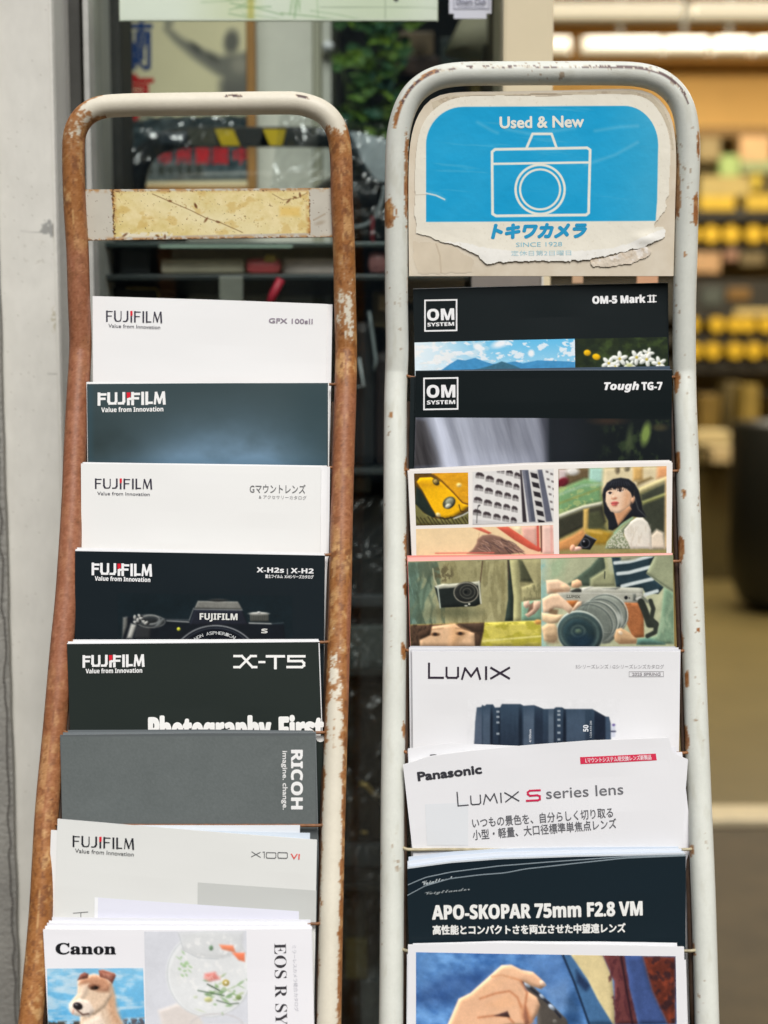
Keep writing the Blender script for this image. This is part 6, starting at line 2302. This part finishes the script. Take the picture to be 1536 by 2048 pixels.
def paint_people_right(a):
    X, Y = a.X, a.Y
    a.vol = (4, 0.45)

    def q(cx, cy):
        return (1070 + cx / 5.12, 1100 + cy / 5.12)

    def Q(*p):
        return [q(*v) for v in p]
    a.C[:] = (176, 180, 146)
    a.put(sstep(1110, 1085, X), (150, 190, 180), 0.9)
    a.put(a.m_poly(Q((150, 80), (330, 70), (260, 300), (120, 300)), 18), (160, 182, 146), 0.8)
    a.put(sstep(0.45, 0.62, fbm(X / 22 + Y / 40, Y / 30, 4)), (196, 196, 160), 0.5)
    a.poly(Q((650, 70), (720, 66), (720, 220), (560, 370), (380, 370), (330, 350), (430, 270), (560, 170)), (72, 86, 72), 5)
    a.poly(Q((560, 290), (720, 190), (820, 250), (820, 370), (560, 380)), (150, 152, 116), 6)
    a.line(Q((715, 80), (740, 200), (715, 280)), 5, (176, 178, 136), 4)
    a.line(Q((712, 220), (710, 290)), 2, (40, 46, 40), 2)
    # striped shirt
    a.poly(Q((780, 70), (1230, 55), (1140, 240), (1320, 380), (1260, 450), (1130, 440), (1100, 390), (830, 380)), (38, 56, 64), 3)
    for p in (((815, 132), (960, 118), (1190, 60)), ((845, 242), (960, 230), (1170, 175)), ((890, 370), (1010, 340), (1200, 296)), ((1130, 455), (1250, 420))):
        a.line(Q(*p), 7, (206, 216, 214), 3)
    a.poly(Q((870, 60), (1130, 50), (1010, 100), (880, 110)), (206, 200, 160), 6, 0.8)
    # coat lapel and sleeve on the far side
    a.poly(Q((1230, 50), (1430, 40), (1430, 450), (1320, 380), (1140, 235)), (150, 156, 124), 4)
    a.line(Q((1145, 235), (1300, 340), (1430, 430)), 2.4, (104, 112, 90), 2.5)
    a.poly(Q((1320, 380), (1430, 440), (1430, 960), (1040, 960), (1060, 900), (1240, 880), (1280, 760)), (116, 142, 116), 5)
    a.put(sstep(0.5, 0.64, fbm(X / 10, Y / 30, 9)) * a.m_poly(Q((1320, 380), (1430, 440), (1430, 960), (1240, 900)), 6), (150, 170, 140), 0.6)
    a.poly(Q((1040, 910), (1160, 900), (1330, 950), (1330, 970), (1040, 970)), (84, 116, 104), 5)
    # camera body
    a.poly(Q((215, 432), (430, 390), (640, 376), (1060, 386), (1105, 395), (1100, 540), (960, 560), (230, 560)), (170, 170, 156), 2.5)
    a.poly(Q((350, 420), (420, 388), (480, 388), (470, 430), (380, 432)), (56, 58, 54), 3)
    a.poly(Q((455, 392), (560, 372), (600, 376), (500, 420)), (216, 216, 204), 3)
    a.poly(Q((680, 398), (860, 378), (870, 390), (800, 412)), (132, 134, 124), 3)
    a.line(Q((680, 404), (810, 408)), 1.8, (216, 216, 204), 1.6)
    a.line(Q((220, 438), (560, 440), (1090, 452)), 1.6, (196, 196, 184), 2)
    a.poly(Q((320, 515), (440, 515), (400, 600), (300, 560)), (176, 106, 56), 4)
    a.poly(Q((910, 536), (1060, 540), (1110, 620), (1115, 890), (1000, 900), (940, 760)), (164, 102, 62), 3)
    a.put(sstep(0.5, 0.6, fbm(X / 3, Y / 3, 5)) * a.m_poly(Q((910, 536), (1060, 540), (1115, 890), (1000, 900)), 4), (140, 84, 50), 0.5)
    a.ell(*q(930, 487), 3.6, 3.6, (28, 30, 32), 0, 1.6)
    a.ell(*q(964, 491), 1.4, 1.4, (60, 60, 60), 0, 1.2)
    a.poly(Q((1000, 450), (1030, 450), (1040, 520), (1000, 520)), (92, 96, 90), 3)
    # lens barrel
    a.poly(Q((530, 520), (640, 465), (740, 460), (860, 510), (940, 620), (950, 720), (890, 830), (760, 950), (690, 960), (400, 620)), (130, 136, 126), 4)
    for k, (cx, cy, rx, ry) in enumerate(((740, 650, 210, 195), (690, 690, 205, 190), (640, 715, 215, 185), (590, 740, 220, 180))):
        c = (196, 200, 188) if k % 2 == 0 else (150, 156, 146)
        a.ring(*q(cx, cy), rx / 5.12, 2.2, c, 1.6, ry=ry / 5.12, rot=0.5, a=0.9)
        a.ring(*q(cx - 14, cy + 8), rx / 5.12, 2.6, (74, 84, 80), 2, ry=ry / 5.12, rot=0.5, a=0.7)
    a.ell(*q(560, 760), 44, 36, (104, 112, 104), 0.5, 5, 0.7)
    a.ell(*q(460, 840), 48, 43, (160, 168, 158), 0.35, 2)
    a.ell(*q(458, 846), 45.5, 40.5, (58, 74, 74), 0.35, 2)
    a.ring(*q(450, 850), 38, 3, (84, 104, 100), 4, ry=34, rot=0.35)
    a.ell(*q(448, 850), 32, 28, (40, 58, 62), 0.35, 6)
    a.ring(*q(440, 830), 13, 3, (92, 110, 104), 4, ry=11, a=0.8)
    a.ell(*q(440, 830), 6, 5, (104, 122, 100), 0, 5, 0.8)
    a.put(a.m_ell(*q(470, 930), 24, 14, 0, 12), (30, 50, 66), 0.8)
    a.ell(*q(870, 700), 5, 12, (196, 200, 190), -0.4, 6, 0.7)
    # strap
    a.line(Q((1040, 500), (1090, 480), (1130, 470)), 5, (200, 200, 190), 3)
    a.line(Q((1085, 530), (1130, 640), (1170, 760), (1230, 760)), 14, (44, 48, 42), 3)
    a.line(Q((1180, 520), (1210, 600), (1190, 700), (1240, 760), (1230, 840), (1150, 880)), 9, (48, 52, 46), 3)
    a.line(Q((1100, 480), (1150, 530)), 5, (120, 124, 110), 3)
    # fingers
    sk = (226, 192, 160)
    a.poly(Q((110, 310), (230, 300), (330, 350), (366, 390), (350, 425), (240, 428), (180, 440), (120, 450)), sk, 3)
    a.put(a.m_poly(Q((150, 400), (260, 400), (340, 425), (200, 440)), 6), (176, 130, 96), 0.6)
    a.ell(*q(300, 380), 9, 5, (236, 200, 160), 0.4, 3, 0.8)
    a.poly(Q((366, 370), (375, 320), (430, 296), (470, 315), (480, 360), (440, 385), (380, 385)), (226, 180, 140), 2.5)
    a.poly(Q((70, 500), (160, 450), (230, 445), (330, 530), (392, 600), (350, 650), (280, 600), (200, 590), (150, 640), (80, 640)), sk, 3)
    a.put(a.m_poly(Q((150, 600), (235, 610), (225, 680), (140, 650)), 5), (120, 90, 64), 0.8)
    a.poly(Q((400, 570), (430, 530), (475, 522), (470, 560), (400, 620), (370, 620)), sk, 3)
    a.poly(Q((65, 640), (200, 660), (290, 660), (230, 740), (150, 760), (70, 720)), (232, 200, 158), 4)
    a.poly(Q((65, 790), (120, 752), (200, 752), (225, 800), (230, 900), (190, 950), (90, 930)), (214, 182, 142), 4)
    a.put(a.m_poly(Q((110, 870), (220, 850), (240, 950), (120, 960)), 8), (140, 116, 88), 0.7)
    a.poly(Q((806, 880), (830, 810), (880, 795), (960, 840), (1040, 910), (1035, 955), (860, 960), (815, 930)), (196, 160, 120), 3)
    a.ell(*q(872, 845), 5, 3.4, (240, 220, 190), 0.6, 2, 0.9)
    a.put(a.m_poly(Q((880, 900), (1040, 920), (1030, 960), (860, 960)), 5), (150, 116, 84), 0.7)
    a.vol = None
    a.finish(1.0, 10)


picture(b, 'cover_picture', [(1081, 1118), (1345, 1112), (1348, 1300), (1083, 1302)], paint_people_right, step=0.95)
writing(b, 'camera_lettering', 'LUMIX', (1133, 1195), (1160, 1196), 6, (110, 110, 100), fat=0.2)
spare(b, ['pink edged copy showing above the olive coats brochure', 'salmon copy peeking above the olive coats brochure'], 'spare copies of the olive coats brochure', [((-1, -8), (-1, -4)), ((-2, -12), (-8, -4))], [(244, 186, 176), (232, 150, 138)])

b = brochure(RK_R, 'white lens catalogue with a long black lens and wide dark title', (231, 231, 232), [(824, 1303), (1361, 1303)], (826, 1494), (1358, 1494))
LUX = (56, 48, 60)
xs = strip([(858, 1327), (858, 1355), (886, 1355)], 4.2)
xs += strip([(893, 1335), (893, 1352), (896, 1355), (913, 1355), (916, 1352), (916, 1335)], 4.0)
xs += strip([(924, 1357), (930, 1336), (942, 1352), (954, 1336), (960, 1357)], 4.0)
xs += strip([(972, 1334), (972, 1357)], 4.4)
xs += strip([(982, 1335), (1018, 1356)], 4.0) + strip([(1018, 1335), (982, 1356)], 4.0)
flat_shape(b, 'title', xs, LUX)
writing(b, 'subtitle', 'Sシリーズレンズ / Gシリーズレンズカタログ', (1151, 1336), (1328, 1336.5), 6.5, (160, 158, 160))
flat_shape(b, 'label_frame', strip([(1258, 1343), (1327, 1343), (1327, 1353), (1258, 1353), (1258, 1343)], 1), (170, 168, 170))
writing(b, 'subtitle', '2025 SPRING', (1264, 1351), (1321, 1351), 6, (164, 160, 164), fat=0.15)


def paint_lens(a):
    X, Y = a.X, a.Y
    a.vol = (3, 0.0)

    def q(cx, cy):
        return (930 + cx / 4.8, 1390 + cy / 4.8)

    def Q(*p):
        return [q(*v) for v in p]
    a.C[:] = (231, 231, 232)
    a.grain(80, 2, 3)
    out = Q((85, 520), (98, 250), (112, 118), (155, 112), (165, 92), (186, 104), (204, 88), (268, 88), (286, 118), (336, 116), (352, 84), (530, 84), (560, 100), (660, 94), (755, 132), (850, 130), (872, 114), (930, 116), (955, 132), (1220, 132), (1345, 204), (1380, 208), (1396, 270), (1400, 520))
    m = a.m_poly(out, 1.5)
    n = fbm(X / 3, Y / 30, 4)
    t = np.clip((Y - 1405) / 90, 0, 1)[..., None]
    c = np.array((56, 74, 92)) * (1 - t) + np.array((38, 49, 64)) * t + ((n - 0.5) * 10)[..., None]
    a.C += (c - a.C) * m[..., None]
    for x0, x1, cc, al in ((90, 160, (104, 116, 134), 0.6), (172, 240, (92, 108, 126), 0.6), (245, 262, (22, 28, 40), 0.9), (322, 336, (24, 32, 44), 0.8), (515, 545, (22, 30, 42), 0.8), (560, 660, (104, 120, 138), 0.55), (668, 745, (30, 38, 52), 0.6),
                           (800, 850, (124, 138, 152), 0.5), (856, 862, (24, 30, 42), 0.8), (942, 966, (20, 26, 38), 0.9), (975, 1150, (92, 110, 130), 0.4), (1240, 1345, (22, 28, 42), 0.8), (1350, 1396, (74, 92, 114), 0.6)):
        mm = a.m_poly(Q((x0, 60), (x1, 60), (x1 + 2, 540), (x0 - 2, 540)), 3) * m * sstep(1400, 1440, Y)
        a.put(mm, cc, al)
    a.poly(Q((1402, 280), (1440, 275), (1440, 400), (1402, 405)), (206, 210, 222), 3)
    a.line(Q((1402, 347), (1440, 347)), 3, (70, 74, 96), 2)
    a.ell(*q(1425, 285), 3, 2.4, (104, 90, 150), 0, 2)
    for x, ys in ((315, (158, 208, 262, 370)), (900, (152, 188, 236, 292, 360, 425))):
        for k, y in enumerate(ys):
            a.rect(q(x - 14, 0)[0], q(0, y - 10)[1], q(x + 13, 0)[0], q(0, y + 9)[1], (206, 214, 220), 1.4, 0.85)
            a.line(Q((x - 2, y - 10), (x + 2, y + 10)), 1, (70, 88, 104), 1, 0.6)
    a.vol = None
    a.finish(0.8, 6)


picture(b, 'cover_picture', [(935, 1398), (1240, 1398), (1240, 1500), (935, 1500)], paint_lens, step=1.0)
writing(b, 'lens_lettering', bold('50'), (1176, 1462.5), (1176, 1449.5), 10, (224, 228, 232), fat=0.3)
writing(b, 'lens_lettering', '1:2.8-4/50-200', (1183, 1474), (1183, 1441), 4, (206, 212, 220))
writing(b, 'lens_lettering', '4/100mm', (1062, 1484), (1062, 1458), 4.5, (214, 218, 224), fat=0.15)
spare(b, 'copy showing its grey white edge behind the long lens catalogue', 'spare copies of the long lens catalogue', [((-2, -4), (0, -4)), ((-6, -8), (-4, -8)), ((-4, -11), (-10, -10))], [(206, 206, 210), (226, 226, 228), (196, 196, 202)])

b = brochure(RK_R, 'curling white leaflet with a red label strip and kana lines, on the pale rack', (232, 232, 234), [(806, 1530), (860, 1512), (940, 1501), (1060, 1489), (1180, 1480), (1340, 1475), (1343, 1505), (1376, 1519)], (824, 1692), (1363, 1696), off=0.0135, bow=0.003)
writing(b, 'logo', 'Panasonic', (837, 1561), (963, 1545), 17, (58, 58, 64), fat=1.2)
GR = (74, 74, 80)
xs = strip([(914, 1584), (916, 1611), (936, 1609)], 2.6)
xs += strip([(941, 1591), (942, 1606), (945, 1608), (958, 1607), (961, 1604), (960, 1589)], 2.4)
xs += strip([(967, 1607), (971, 1588), (980, 1600), (988, 1586), (994, 1604)], 2.4) + strip([(1001, 1585), (1002, 1603)], 2.6)
xs += strip([(1009, 1584), (1037, 1600)], 2.4) + strip([(1036, 1582), (1011, 1602)], 2.4)
flat_shape(b, 'title', xs, GR)
flat_shape(b, 'title', strip([(1079, 1579), (1059, 1580), (1055, 1583), (1055, 1587), (1059, 1590), (1074, 1589), (1079, 1591), (1079, 1597), (1075, 1599), (1053, 1600)], 4), (206, 44, 84))
writing(b, 'title', 'series lens', (1092, 1596), (1246, 1587), 22, (112, 112, 116), fat=0.15)
writing(b, 'kana_lettering', 'いつもの景色を、自分らしく切り取る', (945, 1653), (1225, 1631), 15.5, (104, 104, 108), fat=0.2)
writing(b, 'kana_lettering', '小型・軽量、大口径標準単焦点レンズ', (946, 1677), (1232, 1653), 15.5, (104, 104, 108), fat=0.2)
block(b, 'red_label', [(1159, 1513), (1311, 1506.5), (1313, 1520), (1160, 1527)], (216, 54, 84), lift=0.0002)
writing(b, 'label_lettering', 'Lマウントシステム用交換レンズ新製品', (1170, 1523.5), (1302, 1517.5), 7.5, (246, 214, 220), fat=0.3)
block(b, 'pale_block', [(850, 1608), (936, 1604), (936, 1690), (854, 1690)], (225, 228, 231), lift=0.0002)
b2 = brochure(RK_R, 'white leaflet behind the curling one with the top of a word showing', (236, 236, 238), [(816, 1497), (900, 1486), (1060, 1492), (1340, 1482)], (826, 1692), (1360, 1694), 'spare copies of the curling white leaflet', off=0.0112, pages=None)
writing(b2, 'logo', 'Pa', (862, 1528), (892, 1526), 19, (60, 60, 66), fat=1.2)
spare(b2, 'white copy with a ragged edge deeper behind the curling leaflet', 'spare copies of the curling white leaflet', [((-1, 2), (12, 12)), ((2, 8), (24, 22))], [(224, 224, 228), (232, 232, 236)], gap=0.0008)

T7 = [(815, 1792), (850, 1773), (900, 1758), (960, 1750), (1010, 1746), (1050, 1738), (1150, 1727), (1250, 1717), (1372, 1713)]
b = brochure(RK_R, 'glossy black brochure with heavy white lettering on the pale rack', (27, 39, 46), T7, (818, 1892), (1371, 1890), off=0.0125, pages=(130, 142, 148), page_rise=1.3, rough=0.25)
writing(b, 'title', bold('APO-SKOPAR 75mm F2.8 VM'), (865, 1838), (1284, 1829), 27, (238, 238, 234), fat=1.0)
writing(b, 'subtitle', '高性能とコンパクトさを両立させた中望遠レンズ', (866, 1867), (1250, 1862), 14, (232, 232, 228), fat=0.8)
writing(b, 'logo', script('Voigtlander'), (850, 1789), (940, 1779), 6, (150, 158, 160), fat=0.2)
b2 = brochure(RK_R, 'black copy with an arched top edge behind the glossy black brochure', (24, 36, 44), [(816, 1771), (850, 1756), (900, 1745), (1000, 1732), (1100, 1724), (1250, 1714), (1371, 1711)], (818, 1892), (1371, 1890), 'spare copies of the glossy black brochure', off=0.0106, pages=(130, 142, 148), page_rise=1.3, rough=0.25)
writing(b2, 'logo', script('Voigtlander'), (845, 1770), (915, 1757), 9, (176, 184, 186), fat=0.35)
b3 = brochure(RK_R, 'black copy standing highest behind the glossy black brochure', (24, 36, 44), [(815, 1738), (900, 1726), (1000, 1718), (1150, 1713), (1371, 1709)], (818, 1892), (1371, 1890), 'spare copies of the glossy black brochure', off=0.0086, pages=(206, 212, 216), page_rise=3, rough=0.25)
spare(b3, 'pale wide leaflet standing up behind the black glossy brochures', 'pale leaflets behind the black glossy brochures', [((2, -8), (-4, -7)), ((0, -16), (-8, -12)), ((2, -24), (-14, -16))], [(214, 222, 232), (224, 230, 238), (208, 218, 230)], gap=0.0009)

b = brochure(RK_R, 'white bordered brochure showing a hand with a camera and blue coat, on the pale rack', (234, 234, 236), [(816, 1890), (1000, 1886), (1200, 1889), (1368, 1894)], (815, 2060), (1372, 2060), off=0.0125, length=0.2)


def paint_hand(a):
    X, Y = a.X, a.Y
    a.vol = (5, 0.5)

    def q(cx, cy):
        return (800 + cx / 2.56, 1880 + cy / 2.56)

    def Q(*p):
        return [q(*v) for v in p]
    n = fbm(X / 40 + Y / 60, Y / 22 - X / 60, 3)
    n2 = fbm(X / 14, Y / 10, 8)
    c = np.array((86, 134, 194))[None, None] + (n - 0.5)[..., None] * np.array((110, 124, 120)) + (n2 - 0.5)[..., None] * np.array((26, 28, 26))
    a.C[:] = c
    a.put(a.m_poly(Q((85, 250), (250, 170), (470, 150), (400, 260), (250, 330), (85, 330)), 26), (50, 78, 132), 0.55)
    a.put(a.m_poly(Q((85, 64), (180, 64), (150, 170), (85, 220)), 20), (100, 144, 196), 0.6)
    a.put(a.m_poly(Q((620, 80), (830, 64), (880, 220), (740, 300), (700, 160)), 26), (96, 136, 190), 0.7)
    a.put(a.m_poly(Q((740, 250), (860, 200), (880, 330), (800, 380)), 18), (122, 156, 200), 0.6)
    a.put(a.m_poly(Q((850, 300), (900, 240), (930, 430), (840, 430)), 14), (44, 76, 116), 0.7)
    a.poly(Q((830, 62), (865, 66), (960, 210), (1010, 300), (1095, 430), (960, 430), (900, 230)), (70, 110, 152), 4)
    a.put(a.m_poly(Q((900, 150), (975, 230), (950, 260), (905, 215)), 8), (36, 52, 84), 0.9)
    a.line(Q((828, 64), (890, 210), (940, 350), (968, 430)), 4, (26, 40, 62), 3)
    a.poly(Q((865, 62), (1035, 70), (1085, 190), (1098, 330), (1100, 430), (1090, 430), (1010, 300), (960, 200)), (226, 208, 156), 3)
    a.poly(Q((1035, 70), (1150, 76), (1175, 240), (1220, 430), (1100, 430), (1095, 210)), (112, 62, 62), 4)
    a.put(sstep(0.5, 0.65, fbm(X / 6, Y / 14, 5)) * a.m_poly(Q((1050, 80), (1150, 80), (1220, 430), (1100, 430)), 4), (84, 44, 50), 0.8)
    a.line(Q((1130, 80), (1160, 260), (1190, 430)), 4, (40, 24, 34), 4)
    a.poly(Q((1150, 76), (1240, 80), (1290, 260), (1370, 430), (1220, 430), (1175, 240)), (64, 84, 134), 5)
    a.poly(Q((1240, 80), (1410, 84), (1410, 430), (1370, 430), (1290, 260)), (96, 46, 36), 6)
    a.put(0.6 * sstep(0.45, 0.75, fbm(X / 14, Y / 16, 12)) * a.m_poly(Q((1250, 80), (1410, 84), (1410, 430), (1380, 430), (1300, 260)), 6), (176, 78, 50), 0.8)
    a.put(sstep(0.5, 0.36, fbm(X / 18, Y / 18, 15)) * a.m_poly(Q((1240, 80), (1410, 84), (1410, 430), (1380, 430), (1290, 260)), 6), (50, 34, 40), 0.8)
    # camera
    a.poly(Q((620, 205), (660, 215), (760, 310), (850, 400), (870, 460), (700, 460), (700, 330)), (84, 78, 72), 3)
    a.line(Q((630, 212), (700, 270), (770, 330), (820, 390)), 5, (40, 42, 52), 3)
    for cx, cy, s in ((650, 225, 8), (725, 285, 6), (775, 340, 8)):
        a.ell(*q(cx, cy), s, s * 0.5, (176, 190, 206), 0.75, 2)
    a.ell(*q(792, 412), 4.6, 4, (120, 116, 110), 0.3, 2)
    # hand
    sk = (240, 190, 152)
    a.poly(Q((240, 440), (300, 300), (360, 270), (470, 170), (520, 126), (570, 124), (620, 150), (680, 160), (720, 195), (748, 228), (720, 248), (680, 235), (620, 205), (640, 250), (700, 290), (716, 330), (700, 380), (660, 440), (560, 440), (470, 470), (240, 470)), sk, 3)
    a.line(Q((470, 185), (520, 175), (590, 195), (620, 205)), 3, (206, 136, 92), 4, 0.8)
    a.line(Q((410, 298), (490, 270), (560, 258), (600, 290), (620, 340)), 3.4, (196, 122, 82), 4, 0.85)
    a.line(Q((620, 210), (650, 265), (640, 330), (660, 400)), 4, (190, 116, 78), 4, 0.8)
    a.line(Q((400, 395), (480, 385), (550, 388), (580, 420)), 3.4, (190, 118, 80), 4, 0.85)
    a.poly(Q((480, 385), (550, 360), (562, 392)), (74, 52, 50), 3)
    a.put(a.m_poly(Q((610, 320), (650, 340), (690, 420), (650, 440), (620, 400)), 8), (206, 138, 96), 0.6)
    a.poly(Q((640, 330), (660, 420), (640, 440), (628, 380)), (120, 74, 60), 5, 0.7)
    a.put(a.m_poly(Q((480, 180), (560, 130), (650, 165), (600, 180)), 10), (248, 200, 160), 0.7)
    a.put(a.m_poly(Q((320, 310), (460, 220), (560, 190), (430, 280)), 12), (248, 196, 152), 0.6)
    a.put(a.m_poly(Q((440, 330), (560, 270), (600, 330), (520, 350)), 10), (246, 190, 146), 0.6)
    a.ell(*q(728, 218), 7, 4.6, (250, 214, 186), 0.75, 2, 0.9)
    a.vol = None
    a.finish(1.2, 9)


picture(b, 'cover_picture', [(832, 1904), (1100, 1904), (1350, 1913), (832, 1904)] and [(832, 1904), (1351, 1912), (1354, 2070), (832, 2070)], paint_hand, step=1.4)
spare(b, 'white copy sticking out at the corner behind the blue coat brochure', 'spare copies of the blue coat brochure', [((-2, 18), (4, 26)), ((10, -3), (-14, -8))], [(226, 226, 228), (238, 238, 240)])
